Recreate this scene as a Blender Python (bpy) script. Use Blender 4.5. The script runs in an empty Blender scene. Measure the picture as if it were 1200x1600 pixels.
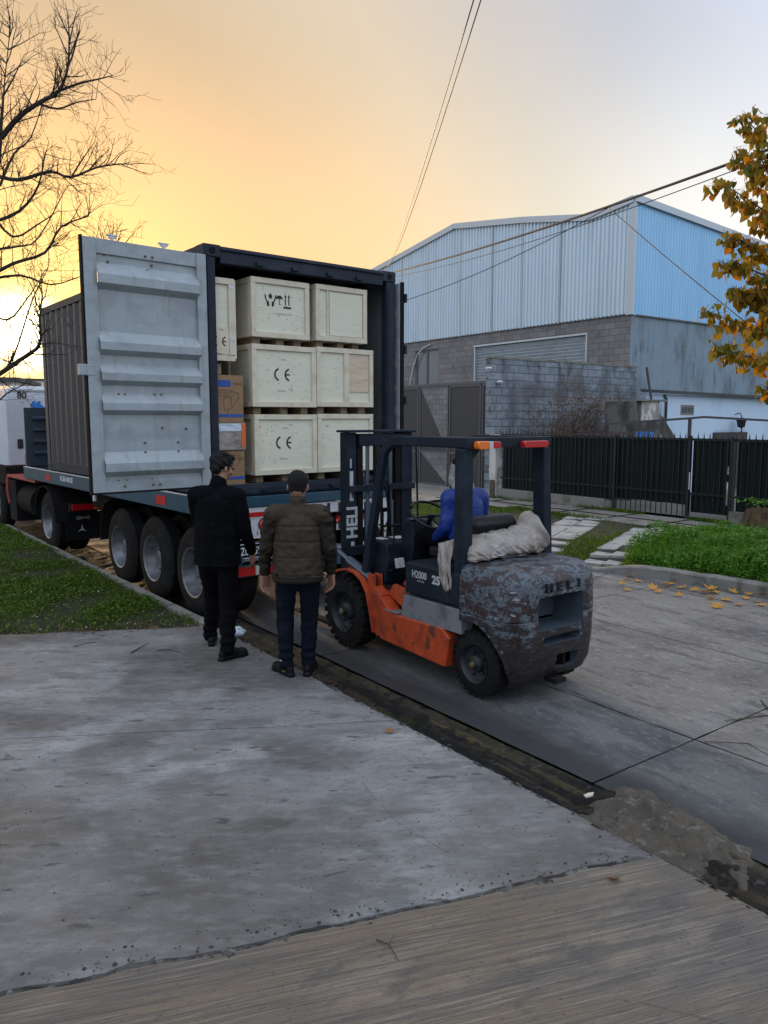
import bpy, bmesh, math, random
from math import radians, sin, cos, pi
from mathutils import Vector, Matrix, noise
random.seed(7)
scene = bpy.context.scene
C = scene.collection
# world frame: +Y runs along the street, +X across it, the camera stands over (0, 0)
# ---------------------------------------------------------------- camera
CAMH = 2.15; YAW = radians(36); PITCH = math.atan(143 / 1202.0)
cam = bpy.data.cameras.new('camera'); cam_o = bpy.data.objects.new('camera', cam); C.objects.link(cam_o)
cam_o.location = (0, 0, CAMH); cam_o.rotation_euler = (pi / 2 - PITCH, 0, -YAW)
cam.sensor_fit = 'VERTICAL'; cam.sensor_height = 36; cam.sensor_width = 27; cam.lens = 36 * 1202 / 1600.0
cam.clip_start = .05; cam.clip_end = 3000
scene.camera = cam_o
# ---------------------------------------------------------------- sky and sun
SUN_AZ = radians(11.3); SUN_EL = radians(5.75)
sund = Vector((sin(SUN_AZ) * cos(SUN_EL), cos(SUN_AZ) * cos(SUN_EL), sin(SUN_EL)))
w = bpy.data.worlds.new('World'); scene.world = w; w.use_nodes = True
nt = w.node_tree; nt.nodes.clear()
def wn(t, **k):
    n = nt.nodes.new(t)
    for a, b in k.items(): setattr(n, a, b)
    return n
def ramp_fill(r, stops, interp='LINEAR'):
    cr = r.color_ramp; cr.interpolation = interp
    while len(cr.elements) > 1: cr.elements.remove(cr.elements[-1])
    cr.elements[0].position = stops[0][0]; cr.elements[0].color = tuple(stops[0][1]) + (1,)
    for p, c in stops[1:]:
        e = cr.elements.new(p); e.color = tuple(c) + (1,)
tc = wn('ShaderNodeTexCoord')
dot = wn('ShaderNodeVectorMath', operation='DOT_PRODUCT'); dot.inputs[1].default_value = sund
nt.links.new(tc.outputs['Generated'], dot.inputs[0])
ac = wn('ShaderNodeMath', operation='ARCCOSINE'); nt.links.new(dot.outputs['Value'], ac.inputs[0])
an = wn('ShaderNodeMath', operation='DIVIDE'); an.inputs[1].default_value = pi; nt.links.new(ac.outputs[0], an.inputs[0])
sx = wn('ShaderNodeSeparateXYZ'); nt.links.new(tc.outputs['Generated'], sx.inputs[0])
D = 1 / 180.0
low = wn('ShaderNodeValToRGB'); ramp_fill(low, [(0, (1, 1, .8)), (1.3*D, (1, .95, .60)), (3.5*D, (1, .80, .34)), (7*D, (1.0, .68, .27)), (12*D, (.99, .61, .28)), (18*D, (.96, .60, .32)), (25*D, (.97, .68, .38)), (37*D, (.86, .79, .65)),
    (46*D, (1.0, .98, .93)), (60*D, (.94, .96, 1.02)), (95*D, (.90, 1.0, 1.14)), (1, (.50, .56, .66))])
high = wn('ShaderNodeValToRGB'); ramp_fill(high, [(0, (.8, .52, .26)), (12*D, (.64, .44, .25)), (21*D, (.60, .455, .30)), (30*D, (.72, .60, .46)), (44*D, (.57, .60, .69)), (60*D, (.76, .85, 1.03)), (95*D, (1.08, 1.25, 1.56)), (1, (1.05, 1.23, 1.58))])
for r in (low, high): nt.links.new(an.outputs[0], r.inputs[0])
el = wn('ShaderNodeMapRange', interpolation_type='SMOOTHSTEP'); el.inputs[1].default_value = .19; el.inputs[2].default_value = .46
nt.links.new(sx.outputs['Z'], el.inputs[0])
mx = wn('ShaderNodeMix', data_type='RGBA'); nt.links.new(el.outputs[0], mx.inputs[0]); nt.links.new(low.outputs[0], mx.inputs[6]); nt.links.new(high.outputs[0], mx.inputs[7])
# soft uneven haze in the sky
ns = wn('ShaderNodeTexNoise'); ns.inputs['Scale'].default_value = 2.2; ns.inputs['Detail'].default_value = 3
nt.links.new(tc.outputs['Generated'], ns.inputs['Vector'])
nm = wn('ShaderNodeMapRange'); nm.inputs[1].default_value = .3; nm.inputs[2].default_value = .7; nm.inputs[3].default_value = .95; nm.inputs[4].default_value = 1.05
nt.links.new(ns.outputs['Fac'], nm.inputs[0])
# glare of the low sun in the haze
gl = wn('ShaderNodeMapRange', interpolation_type='SMOOTHSTEP'); gl.inputs[1].default_value = 3.4 * D; gl.inputs[2].default_value = .7 * D; gl.inputs[3].default_value = 1; gl.inputs[4].default_value = 4.5
nt.links.new(an.outputs[0], gl.inputs[0])
ml = wn('ShaderNodeMath', operation='MULTIPLY'); nt.links.new(nm.outputs[0], ml.inputs[0]); nt.links.new(gl.outputs[0], ml.inputs[1])
bg = wn('ShaderNodeBackground'); nt.links.new(mx.outputs[2], bg.inputs[0]); nt.links.new(ml.outputs[0], bg.inputs[1])
sky = wn('ShaderNodeTexSky', sky_type='NISHITA', sun_disc=False, sun_elevation=SUN_EL, sun_rotation=SUN_AZ, air_density=1.5, dust_density=4)
bg2 = wn('ShaderNodeBackground'); nt.links.new(sky.outputs[0], bg2.inputs[0]); bg2.inputs[1].default_value = .02
ad = wn('ShaderNodeAddShader'); nt.links.new(bg.outputs[0], ad.inputs[0]); nt.links.new(bg2.outputs[0], ad.inputs[1])
wo = wn('ShaderNodeOutputWorld'); nt.links.new(ad.outputs[0], wo.inputs[0])
sl = bpy.data.lights.new('sun', 'SUN'); sl.energy = 3.2; sl.angle = radians(1.5); sl.color = (1, .66, .34)
so = bpy.data.objects.new('sun', sl); C.objects.link(so); so.rotation_euler = sund.to_track_quat('Z', 'Y').to_euler()
scene.view_settings.view_transform = 'Standard'; scene.view_settings.look = 'None'; scene.view_settings.exposure = 0; scene.view_settings.gamma = 1
scene.render.resolution_x = 768; scene.render.resolution_y = 1024

# ---------------------------------------------------------------- materials
def mat(name, base, layers=(), rough=.6, metal=0., bump=(), spec=.5, rvar=None, brick=None, trans=0., coat=0.):
    """layers: (colour, scale, stretch xyz, lo, hi, amount[, rot z]) patches of another colour; bump: (scale, stretch, strength, dist[, rot])"""
    m = bpy.data.materials.new(name); m.use_nodes = True; n = m.node_tree.nodes; l = m.node_tree.links
    b = n['Principled BSDF']; b.inputs['Roughness'].default_value = rough; b.inputs['Metallic'].default_value = metal
    b.inputs['Specular IOR Level'].default_value = spec
    if coat: b.inputs['Coat Weight'].default_value = coat
    tcx = n.new('ShaderNodeTexCoord')
    def nz(scale, st=(1, 1, 1), rot=0, det=8, r=.6):
        mp = n.new('ShaderNodeMapping'); mp.inputs['Rotation'].default_value = (0, 0, rot)
        mp2 = n.new('ShaderNodeMapping'); mp2.inputs['Scale'].default_value = st
        l.new(tcx.outputs['Object'], mp.inputs['Vector']); l.new(mp.outputs[0], mp2.inputs['Vector'])
        t = n.new('ShaderNodeTexNoise'); t.inputs['Scale'].default_value = scale; t.inputs['Detail'].default_value = det; t.inputs['Roughness'].default_value = r
        l.new(mp2.outputs[0], t.inputs['Vector']); return t
    cur = None
    if brick:
        bw, bh, mort, c1, c2, cm, plane = brick
        mp = n.new('ShaderNodeMapping')
        mp.inputs['Rotation'].default_value = {'xz': (radians(-90), 0, 0), 'yz': (0, 0, 0)}[plane]
        sp = n.new('ShaderNodeSeparateXYZ'); cb = n.new('ShaderNodeCombineXYZ'); l.new(tcx.outputs['Object'], sp.inputs[0])
        l.new(sp.outputs['X' if plane == 'xz' else 'Y'], cb.inputs[0]); l.new(sp.outputs['Z'], cb.inputs[1])
        n.remove(mp)
        bt = n.new('ShaderNodeTexBrick'); bt.inputs['Scale'].default_value = 1; bt.inputs['Brick Width'].default_value = bw; bt.inputs['Row Height'].default_value = bh
        bt.inputs['Mortar Size'].default_value = mort; bt.inputs['Color1'].default_value = c1 + (1,); bt.inputs['Color2'].default_value = c2 + (1,); bt.inputs['Mortar'].default_value = cm + (1,)
        bt.inputs['Mortar Smooth'].default_value = .3
        wb = nz(3.5); va = n.new('ShaderNodeVectorMath'); va.operation = 'MULTIPLY_ADD'; va.inputs[1].default_value = (.018, .018, 0); l.new(wb.outputs['Color'], va.inputs[0]); l.new(cb.outputs[0], va.inputs[2])
        l.new(va.outputs[0], bt.inputs['Vector']); cur = bt.outputs['Color']
        bfac = bt.outputs['Fac']
    for L in layers:
        col, sc, st, lo, hi, am = L[:6]; rot = L[6] if len(L) > 6 else 0
        t = nz(sc, st, rot); mr = n.new('ShaderNodeMapRange'); mr.inputs[1].default_value = lo; mr.inputs[2].default_value = hi; mr.inputs[4].default_value = am
        l.new(t.outputs['Fac'], mr.inputs[0]); mi = n.new('ShaderNodeMix'); mi.data_type = 'RGBA'
        if cur is None: mi.inputs[6].default_value = tuple(base) + (1,)
        else: l.new(cur, mi.inputs[6])
        mi.inputs[7].default_value = tuple(col) + (1,); l.new(mr.outputs[0], mi.inputs[0]); cur = mi.outputs[2]
    if cur is None: b.inputs['Base Color'].default_value = tuple(base) + (1,)
    else: l.new(cur, b.inputs['Base Color'])
    if rvar:
        t = nz(rvar[0]); mr = n.new('ShaderNodeMapRange'); mr.inputs[1].default_value = .35; mr.inputs[2].default_value = .65; mr.inputs[3].default_value = rvar[1]; mr.inputs[4].default_value = rvar[2]
        l.new(t.outputs['Fac'], mr.inputs[0]); l.new(mr.outputs[0], b.inputs['Roughness'])
    prev = None
    for B in bump:
        t = nz(B[0], B[1], B[4] if len(B) > 4 else 0); bn = n.new('ShaderNodeBump'); bn.inputs['Strength'].default_value = B[2]; bn.inputs['Distance'].default_value = B[3]
        l.new(t.outputs['Fac'], bn.inputs['Height'])
        if prev: l.new(prev, bn.inputs['Normal'])
        prev = bn.outputs[0]
    if brick:
        bn = n.new('ShaderNodeBump'); bn.invert = True; bn.inputs['Strength'].default_value = .8; bn.inputs['Distance'].default_value = .015; l.new(bfac, bn.inputs['Height'])
        if prev: l.new(prev, bn.inputs['Normal'])
        prev = bn.outputs[0]
    if prev: l.new(prev, b.inputs['Normal'])
    if trans:
        b.inputs['Transmission Weight'].default_value = trans
    return m
def leafmat(name, c1, c2, c3, tr=.35):
    """leaf material: colour varies from leaf to leaf (random per island), some light passes through"""
    m = bpy.data.materials.new(name); m.use_nodes = True; n = m.node_tree.nodes; l = m.node_tree.links
    b = n['Principled BSDF']; g = n.new('ShaderNodeNewGeometry'); r = n.new('ShaderNodeValToRGB'); ramp_fill(r, [(0, c1), (.5, c2), (1, c3)])
    l.new(g.outputs['Random Per Island'], r.inputs[0]); l.new(r.outputs[0], b.inputs['Base Color']); b.inputs['Roughness'].default_value = .55
    b.inputs['Specular IOR Level'].default_value = .25
    t = n.new('ShaderNodeBsdfTranslucent'); l.new(r.outputs[0], t.inputs[0]); ms = n.new('ShaderNodeMixShader'); ms.inputs[0].default_value = tr
    l.new(b.outputs[0], ms.inputs[1]); l.new(t.outputs[0], ms.inputs[2]); l.new(ms.outputs[0], n['Material Output'].inputs[0]); return m
R18 = radians(20)
MT = {}
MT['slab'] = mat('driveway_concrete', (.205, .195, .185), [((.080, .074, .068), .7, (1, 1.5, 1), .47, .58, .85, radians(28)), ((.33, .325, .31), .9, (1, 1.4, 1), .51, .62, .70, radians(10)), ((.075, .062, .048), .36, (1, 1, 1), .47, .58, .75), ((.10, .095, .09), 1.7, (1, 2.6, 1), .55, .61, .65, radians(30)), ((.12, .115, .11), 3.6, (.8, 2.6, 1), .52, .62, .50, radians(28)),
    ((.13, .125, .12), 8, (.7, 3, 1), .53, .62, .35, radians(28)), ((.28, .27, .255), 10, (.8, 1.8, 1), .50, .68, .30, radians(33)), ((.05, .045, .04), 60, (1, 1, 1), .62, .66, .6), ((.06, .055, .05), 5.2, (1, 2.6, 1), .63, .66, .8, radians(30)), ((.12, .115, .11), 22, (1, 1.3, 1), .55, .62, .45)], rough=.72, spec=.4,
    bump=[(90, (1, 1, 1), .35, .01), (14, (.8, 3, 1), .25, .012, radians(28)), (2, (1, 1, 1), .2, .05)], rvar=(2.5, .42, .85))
MT['slab2'] = mat('brushed_concrete', (.175, .132, .088), [((.115, .10, .09), .7, (1, 2, 1), .46, .60, .8, radians(19)), ((.27, .215, .155), 1.4, (1, 1.8, 1), .52, .64, .55), ((.09, .08, .07), 6, (.25, 10, 1), .49, .60, .7, radians(19)), ((.30, .25, .19), 9, (.25, 9, 1), .54, .64, .5, radians(17)),
    ((.07, .06, .05), 20, (.15, 9, 1), .54, .62, .6, radians(20)), ((.05, .045, .04), 45, (1, 1, 1), .62, .67, .6), ((.08, .072, .065), 3.5, (1, 2, 1), .60, .66, .6)], rough=.75, spec=.4, bump=[(90, (1, 1, 1), .35, .01), (12, (.2, 10, 1), .6, .015, radians(19)), (26, (.15, 9, 1), .4, .006, radians(20))], rvar=(2.5, .45, .85))
MT['road'] = mat('road_concrete', (.175, .166, .150), [((.06, .06, .065), .55, (1, .8, 1), .48, .60, .75), ((.26, .25, .235), 1.2, (1.4, .6, 1), .52, .64, .6), ((.06, .058, .055), 2.6, (2.6, .5, 1), .54, .62, .65), ((.30, .29, .28), 22, (1, .6, 1), .55, .63, .45), ((.03, .03, .03), 40, (1, 1, 1), .60, .66, .7), ((.05, .05, .05), 7, (2, .8, 1), .58, .64, .5)],
    rough=.75, spec=.4, bump=[(80, (1, 1, 1), .5, .01), (9, (1, 1, 1), .25, .02), (1.3, (1, 1, 1), .3, .05)], rvar=(1.6, .5, .9))
MT['gutter'] = mat('gutter_silt', (0.036, 0.027, 0.0168), [((0.006, 0.0054, 0.0048), 1.2, (6, .35, 1), .47, .55, .95), ((0.078, 0.057, 0.024), 1.6, (5, .35, 1), .52, .60, .75), ((0.033, 0.033, 0.0084), 2.0, (3, .5, 1), .56, .64, .6), ((0.096, 0.09, 0.084), 26, (1, 1, 1), .58, .66, .5), ((0.0036, 0.0036, 0.0036), 11, (1, .7, 1), .54, .60, .8)],
    rough=.85, spec=.25, bump=[(24, (1, 1, 1), .8, .03), (90, (1, 1, 1), .5, .01)], rvar=(3, .65, .95))
MT['rubble'] = mat('crumbled_cement', (.085, .068, .048), [((.05, .042, .03), 5, (1, 1, 1), .48, .6, .85), ((.21, .18, .14), 14, (1, 1, 1), .55, .66, .6), ((.02, .02, .018), 18, (1, 1, 1), .58, .66, .7)], rough=.85, bump=[(18, (1, 1, 1), .9, .04), (70, (1, 1, 1), .6, .01)])
MT['kerb'] = mat('kerb_concrete', (.20, .19, .17), [((.09, .085, .07), 5, (1, 1, 1), .48, .62, .8), ((.05, .06, .03), 3, (1, 1, 1), .56, .68, .6), ((.35, .34, .31), 30, (1, 1, 1), .6, .7, .4)], rough=.85, bump=[(40, (1, 1, 1), .6, .01)])
MT['soil'] = mat('verge_soil', (0.033, 0.0264, 0.0165), [((0.01375, 0.011, 0.0077), 6, (1, 1, 1), .45, .6, .8), ((0.0275, 0.04125, 0.011), 3, (1, 1, 1), .5, .65, .7)], rough=.95, bump=[(30, (1, 1, 1), .8, .03)])
MT['wet'] = mat('wet_dark_dirt', (.018, .016, .014), [((.05, .045, .04), 6, (1.5, .6, 1), .52, .62, .7), ((.12, .115, .11), 24, (1, 1, 1), .58, .66, .5)], rough=.7, spec=.3, bump=[(40, (1, 1, 1), .6, .01)])
MT['edge'] = mat('broken_edge_cement', (.085, .078, .07), [((.02, .018, .016), 9, (1, .6, 1), .48, .56, .9), ((.24, .23, .21), 17, (1, 1, 1), .55, .63, .6), ((.04, .045, .018), 5, (1, .6, 1), .56, .64, .5)], rough=.9, bump=[(26, (1, 1, 1), 1, .03), (80, (1, 1, 1), .6, .01)])
MT['gap'] = mat('joint_dirt', (.02, .017, .014), [((.045, .05, .02), 8, (1, 1, 1), .55, .65, .6)], rough=.9, bump=[(60, (1, 1, 1), .8, .01)])
MT['path'] = mat('path_tiles', (0.352, 0.344, 0.32), [((0.112, 0.108, 0.096), 4, (1, 1, 1), .48, .65, .8), ((0.336, 0.328, 0.304), 1.3, (1, 1, 1), .5, .6, .6), ((0.048, 0.056, 0.024), 9, (1, 1, 1), .62, .7, .6)], rough=.8, bump=[(50, (1, 1, 1), .4, .01)])
MT['walk'] = mat('sidewalk_concrete', (.22, .20, .175), [((.10, .09, .075), 3, (1, 1, 1), .48, .65, .8), ((.07, .08, .03), 7, (1, 1, 1), .6, .7, .7)], rough=.85, bump=[(50, (1, 1, 1), .5, .01)])
MT['far'] = mat('far_ground', (.10, .095, .08), [((.05, .06, .03), .4, (1, 1, 1), .45, .6, .8)], rough=.95)
MT['yard'] = mat('yard_ground', (.20, .19, .17), [((.1, .09, .08), 2, (1, 1, 1), .45, .6, .8)], rough=.9)
MT['navy'] = mat('container_paint_dark', (.012, .019, .032), [((0.0385, 0.04675, 0.0605), 3, (1, 1, 1), .5, .65, .5), ((0.0495, 0.02475, 0.01375), 11, (1, 1, 1), .68, .74, .6)], rough=.5, spec=.25, bump=[(60, (1, 1, 1), .1, .005)])
MT['cside'] = mat('container_side_glare_paint', (0.04675, 0.044, 0.0451), [((0.0275, 0.02475, 0.02475), 4, (1, 1, .2), .5, .65, .6), ((0.055, 0.03025, 0.0165), 9, (1, 1, .4), .65, .75, .7)], rough=.5)  # blue container paint with the sun glare's brownish tone put into the colour
MT['door'] = mat('door_inner_paint', (.30, .335, .35), [((.22, .24, .25), 2.5, (1, 1, 2), .48, .62, .6), ((.40, .43, .45), 6, (1, 1, 1), .55, .66, .4), ((.24, .22, .20), 5, (3, 1, .4), .56, .64, .5), ((.20, .17, .14), 26, (1, 1, .6), .68, .74, .7)], rough=.38, spec=.55, bump=[(3, (1, 1, 1), .12, .03)])
MT['inner'] = mat('container_inner_paint', (0.143, 0.154, 0.165), [((0.099, 0.1045, 0.11), 4, (1, 1, 1), .5, .65, .6)], rough=.55)
MT['black'] = mat('black_rubber_seal', (0.0066, 0.0066, 0.00715), rough=.7, spec=.15)
MT['bolt'] = mat('rusty_bolt', (.16, .12, .06), [((.05, .03, .02), 60, (1, 1, 1), .5, .6, .8)], rough=.6, metal=.4)
MT['floor'] = mat('container_floor_wood', (.12, .08, .05), [((.06, .04, .025), 5, (4, .5, 1), .45, .6, .7)], rough=.8)
PLYL = [((.70, .67, .54), 2.5, (1, 1, 5), .5, .66, .7), ((.46, .37, .23), 3.0, (1, 1, 9), .58, .72, .5), ((.25, .20, .13), 30, (1, 1, 2), .70, .74, .7)]
MT['ply'] = mat('pale_plywood', (.66, .64, .50), PLYL, rough=.6, spec=.35, bump=[(9, (1, 1, 8), .15, .01)])
MT['ply_warm'] = mat('warm_grained_plywood', (.60, .49, .36), [((.46, .34, .22), 2.0, (1, 1, 7), .45, .62, .7), ((.70, .60, .46), 3.0, (1, 1, 8), .55, .72, .6)], rough=.6, spec=.35)
MT['batten'] = mat('pine_batten', (.62, .56, .43), [((.48, .37, .22), 7, (1, 1, 1), .5, .68, .6), ((.74, .66, .50), 4, (1, 1, 1), .5, .66, .5)], rough=.65, spec=.3, bump=[(30, (1, 1, 1), .2, .005)])
MT['stencil'] = mat('stencil_ink', (.012, .014, .016), rough=.7)
MT['smudge'] = mat('grey_smudge', (.42, .43, .39), rough=.8)
MT['nail'] = mat('nail_rust', (.10, .07, .045), rough=.6, metal=.3)
MT['card'] = mat('cardboard', (0.264, 0.16, 0.08), [((0.192, 0.112, 0.052), 3, (1, 1, 1), .45, .65, .6), ((0.32, 0.208, 0.112), 14, (6, 6, 1), .5, .7, .4)], rough=.8, bump=[(40, (1, 1, .1), .12, .005)])
MT['bluep'] = mat('blue_print', (.012, .07, .30), rough=.6)
MT['brownp'] = mat('brown_print', (.15, .085, .045), rough=.8)
MT['redor'] = mat('orange_tape', (.62, .13, .03), rough=.4)
MT['white'] = mat('white_paint', (0.56, 0.568, 0.576), [((0.4, 0.4, 0.384), 3, (1, 1, 1), .5, .68, .5), ((0.24, 0.216, 0.176), 20, (1, 1, 1), .66, .74, .5)], rough=.4)
MT['foil'] = mat('clear_wrap', (.55, .62, .70), rough=.15, spec=.8, bump=[(14, (1, 1, 3), .9, .03)])
MT['rail'] = mat('trailer_blue_paint', (.012, .058, .092), [((0.033, 0.066, 0.0935), 4, (1, 1, 1), .5, .66, .6), ((0.055, 0.033, 0.01925), 16, (1, 1, 1), .66, .73, .6)], rough=.42)
MT['chassis'] = mat('dirty_black_chassis', (0.0099, 0.00935, 0.0099), [((0.0275, 0.022, 0.0165), 6, (1, 1, 1), .52, .66, .7)], rough=.85, spec=.15)
MT['tyre'] = mat('tyre_rubber', (0.0088, 0.00825, 0.00825), [((0.0198, 0.01815, 0.0165), 7, (1, 1, 1), .48, .64, .7)], rough=.85, spec=.15, bump=[(60, (1, 1, 1), .3, .005)])
MT['rim'] = mat('steel_rim', (0.21, 0.217, 0.231), [((0.084, 0.07, 0.063), 8, (1, 1, 1), .5, .65, .7)], rough=.38, metal=.7)
MT['rimdark'] = mat('dark_rim', (0.0099, 0.0154, 0.0198), [((0.033, 0.0275, 0.02475), 12, (1, 1, 1), .5, .65, .7)], rough=.5, metal=.2)
MT['redchas'] = mat('red_chassis_paint', (.30, .045, .035), [((.12, .03, .025), 6, (1, 1, 1), .5, .66, .7)], rough=.5)
MT['tail'] = mat('red_lens', (.45, .008, .012), rough=.15, spec=.7, coat=.5)
MT['tailor'] = mat('orange_lens', (.75, .17, .015), rough=.15, spec=.7, coat=.5)
MT['clear'] = mat('clear_lens', (.55, .50, .52), rough=.15, spec=.7)
MT['reflr'] = mat('red_reflective_tape', (.45, .02, .015), rough=.3)
MT['reflw'] = mat('cream_reflective_tape', (.55, .50, .40), rough=.35)
MT['plate'] = mat('black_plate', (0.00825, 0.0088, 0.011), rough=.4)
MT['platew'] = mat('plate_white', (.62, .64, .66), rough=.5)
MT['cabw'] = mat('cab_white_paint', (0.495, 0.5175, 0.555), [((0.39, 0.405, 0.4275), 2, (1, 1, 1), .5, .66, .5)], rough=.3, coat=.3)
MT['slate'] = mat('slate_panel_paint', (0.03025, 0.04675, 0.06875), [((0.044, 0.0605, 0.0825), 3, (1, 1, 1), .5, .66, .6)], rough=.5)
MT['logob'] = mat('logo_blue', (.03, .17, .52), rough=.5)
MT['logot'] = mat('dark_lettering', (.05, .045, .05), rough=.5)
MT['fkdark'] = mat('forklift_slate_paint', (.008, .014, .022), [((0.02475, 0.033, 0.044), 5, (1, 1, 1), .5, .66, .6), ((0.033, 0.02475, 0.01925), 22, (1, 1, 1), .66, .72, .6)], rough=.5, spec=.2, rvar=(5, .42, .65))
MT['fkor'] = mat('forklift_orange_paint', (0.414, 0.0495, 0.009), [((0.18, 0.0252, 0.009), 3.0, (1, 1.4, 1), .50, .60, .75), ((0.036, 0.0225, 0.0162), 7, (1, 1, 1), .56, .62, .8), ((0.522, 0.081, 0.018), 4, (1, 1, 1), .52, .62, .5), ((0.027, 0.0225, 0.018), 24, (1, 1, 1), .62, .66, .7)], rough=.5, bump=[(50, (1, 1, 1), .12, .005)])
MT['fkgrey'] = mat('forklift_grey_band', (.16, .165, .175), [((.07, .07, .07), 5, (1, 1, 1), .5, .64, .7), ((.22, .05, .02), 14, (1, 1, 1), .68, .72, .6)], rough=.5)
MT['cw'] = mat('chipped_counterweight_paint', (.070, .086, .104), [((.10, .118, .135), 5, (1, 1, 1), .5, .62, .6), ((.030, .011, .011), 9, (1, 1, 1.6), .520, .530, .95), ((.009, .008, .009), 21, (1, 1, 2.0), .545, .555, .90), ((.010, .009, .009), 60, (1, 1, 1.4), .59, .605, .8), ((.28, .30, .32), 9, (1, 1, 2.2), .650, .656, .8), ((.16, .18, .20), 30, (3, 3, .5), .60, .62, .6)], rough=.45, spec=.5,
    bump=[(9, (1, 1, 1.6), .35, .01), (50, (1, 1, 1), .3, .006)])
MT['cwin'] = mat('recess_blue_grey_paint', (.055, .078, .10), [((.05, .06, .07), 6, (1, 1, 1), .5, .62, .7)], rough=.5)
def edge_dirt_shade(m, x0, x1, col, am, axis='X'):
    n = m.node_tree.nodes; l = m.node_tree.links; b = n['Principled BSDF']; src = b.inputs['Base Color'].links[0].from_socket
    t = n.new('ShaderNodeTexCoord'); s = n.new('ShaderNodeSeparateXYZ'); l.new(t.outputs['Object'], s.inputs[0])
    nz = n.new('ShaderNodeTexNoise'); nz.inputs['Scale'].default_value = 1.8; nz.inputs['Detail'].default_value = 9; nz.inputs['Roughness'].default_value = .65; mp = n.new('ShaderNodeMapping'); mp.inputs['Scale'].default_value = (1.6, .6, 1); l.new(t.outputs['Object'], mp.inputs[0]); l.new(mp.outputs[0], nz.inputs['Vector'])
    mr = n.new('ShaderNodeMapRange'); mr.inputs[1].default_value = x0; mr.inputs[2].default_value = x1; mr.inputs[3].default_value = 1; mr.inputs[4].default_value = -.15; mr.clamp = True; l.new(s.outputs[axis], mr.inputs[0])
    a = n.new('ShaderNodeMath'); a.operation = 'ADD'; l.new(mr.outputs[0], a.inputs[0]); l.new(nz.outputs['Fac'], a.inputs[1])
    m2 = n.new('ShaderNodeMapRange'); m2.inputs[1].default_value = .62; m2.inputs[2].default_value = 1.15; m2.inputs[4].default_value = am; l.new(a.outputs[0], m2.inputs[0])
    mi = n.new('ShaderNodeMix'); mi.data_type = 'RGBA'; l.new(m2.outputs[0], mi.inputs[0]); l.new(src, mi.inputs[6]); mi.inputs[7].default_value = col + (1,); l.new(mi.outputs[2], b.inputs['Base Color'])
edge_dirt_shade(MT['road'], 3.55, 4.2, (.018, .016, .015), .93); edge_dirt_shade(MT['road'], 3.6, 6.0, (.04, .04, .042), .42)  # gutter dirt first; the wide band paints shade around the forklift into the road
# lower half of the counterweight is worn down to old primer
def worn_low(m):
    n = m.node_tree.nodes; l = m.node_tree.links; b = n['Principled BSDF']; src = b.inputs['Base Color'].links[0].from_socket
    t = n.new('ShaderNodeTexCoord'); s = n.new('ShaderNodeSeparateXYZ'); l.new(t.outputs['Object'], s.inputs[0])
    nz = n.new('ShaderNodeTexNoise'); nz.inputs['Scale'].default_value = 9; nz.inputs['Detail'].default_value = 8; mp = n.new('ShaderNodeMapping'); mp.inputs['Scale'].default_value = (1, 1, 3); l.new(t.outputs['Object'], mp.inputs[0]); l.new(mp.outputs[0], nz.inputs['Vector'])
    a = n.new('ShaderNodeMath'); a.operation = 'MULTIPLY_ADD'; a.inputs[1].default_value = -1.0; a.inputs[2].default_value = 1.13; l.new(s.outputs['Z'], a.inputs[0])
    c = n.new('ShaderNodeMath'); c.operation = 'MULTIPLY_ADD'; c.inputs[1].default_value = 1.1; l.new(nz.outputs['Fac'], c.inputs[0]); l.new(a.outputs[0], c.inputs[2])
    mr = n.new('ShaderNodeMapRange'); mr.inputs[1].default_value = 1.07; mr.inputs[2].default_value = 1.11; mr.inputs[4].default_value = .93; l.new(c.outputs[0], mr.inputs[0])
    n2 = n.new('ShaderNodeTexNoise'); n2.inputs['Scale'].default_value = 26; n2.inputs['Detail'].default_value = 6; l.new(mp.outputs[0], n2.inputs['Vector'])
    r = n.new('ShaderNodeValToRGB'); ramp_fill(r, [(.35, (.007, .006, .007)), (.5, (.018, .009, .009)), (.58, (.030, .020, .014)), (.64, (.012, .011, .012)), (.72, (.09, .10, .11))]); l.new(n2.outputs['Fac'], r.inputs[0])
    mi = n.new('ShaderNodeMix'); mi.data_type = 'RGBA'; l.new(mr.outputs[0], mi.inputs[0]); l.new(src, mi.inputs[6]); l.new(r.outputs[0], mi.inputs[7]); l.new(mi.outputs[2], b.inputs['Base Color'])
worn_low(MT['cw'])
MT['decal'] = mat('white_decal', (0.434, 0.441, 0.434), [((0.21, 0.21, 0.21), 30, (1, 1, 1), .58, .66, .7)], rough=.5)
MT['chrome'] = mat('cylinder_steel', (.12, .15, .19), rough=.28, metal=.6)
MT['plastic'] = mat('cloudy_plastic_sheet', (0.3, 0.2625, 0.225), [((0.165, 0.1275, 0.0975), 4, (1, 1, 1), .48, .60, .7), ((0.39, 0.375, 0.36), 7, (1, 1, 1), .54, .64, .5)], rough=.3, spec=.6, bump=[(4, (.6, 2, 1), .7, .05), (15, (.7, 2, 1), .35, .012)])
MT['skid'] = mat('brown_skid_wood', (.24, .17, .10), [((.12, .08, .05), 6, (1, 1, 1), .48, .62, .7)], rough=.8)
MT['vinyl'] = mat('black_vinyl', (0.0066, 0.0066, 0.0077), rough=.4, spec=.3)
MT['skin'] = mat('skin', (0.294, 0.154, 0.105), [((0.238, 0.105, 0.07), 12, (1, 1, 1), .5, .65, .6)], rough=.5, spec=.4)
MT['hair'] = mat('dark_hair', (0.0055, 0.00495, 0.0055), rough=.6, spec=.2, bump=[(70, (1, 1, .3), .8, .01)])
MT['hairs'] = mat('cropped_hair', (0.0121, 0.011, 0.0121), rough=.8, spec=.15, bump=[(160, (1, 1, 1), .6, .003)])
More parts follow.
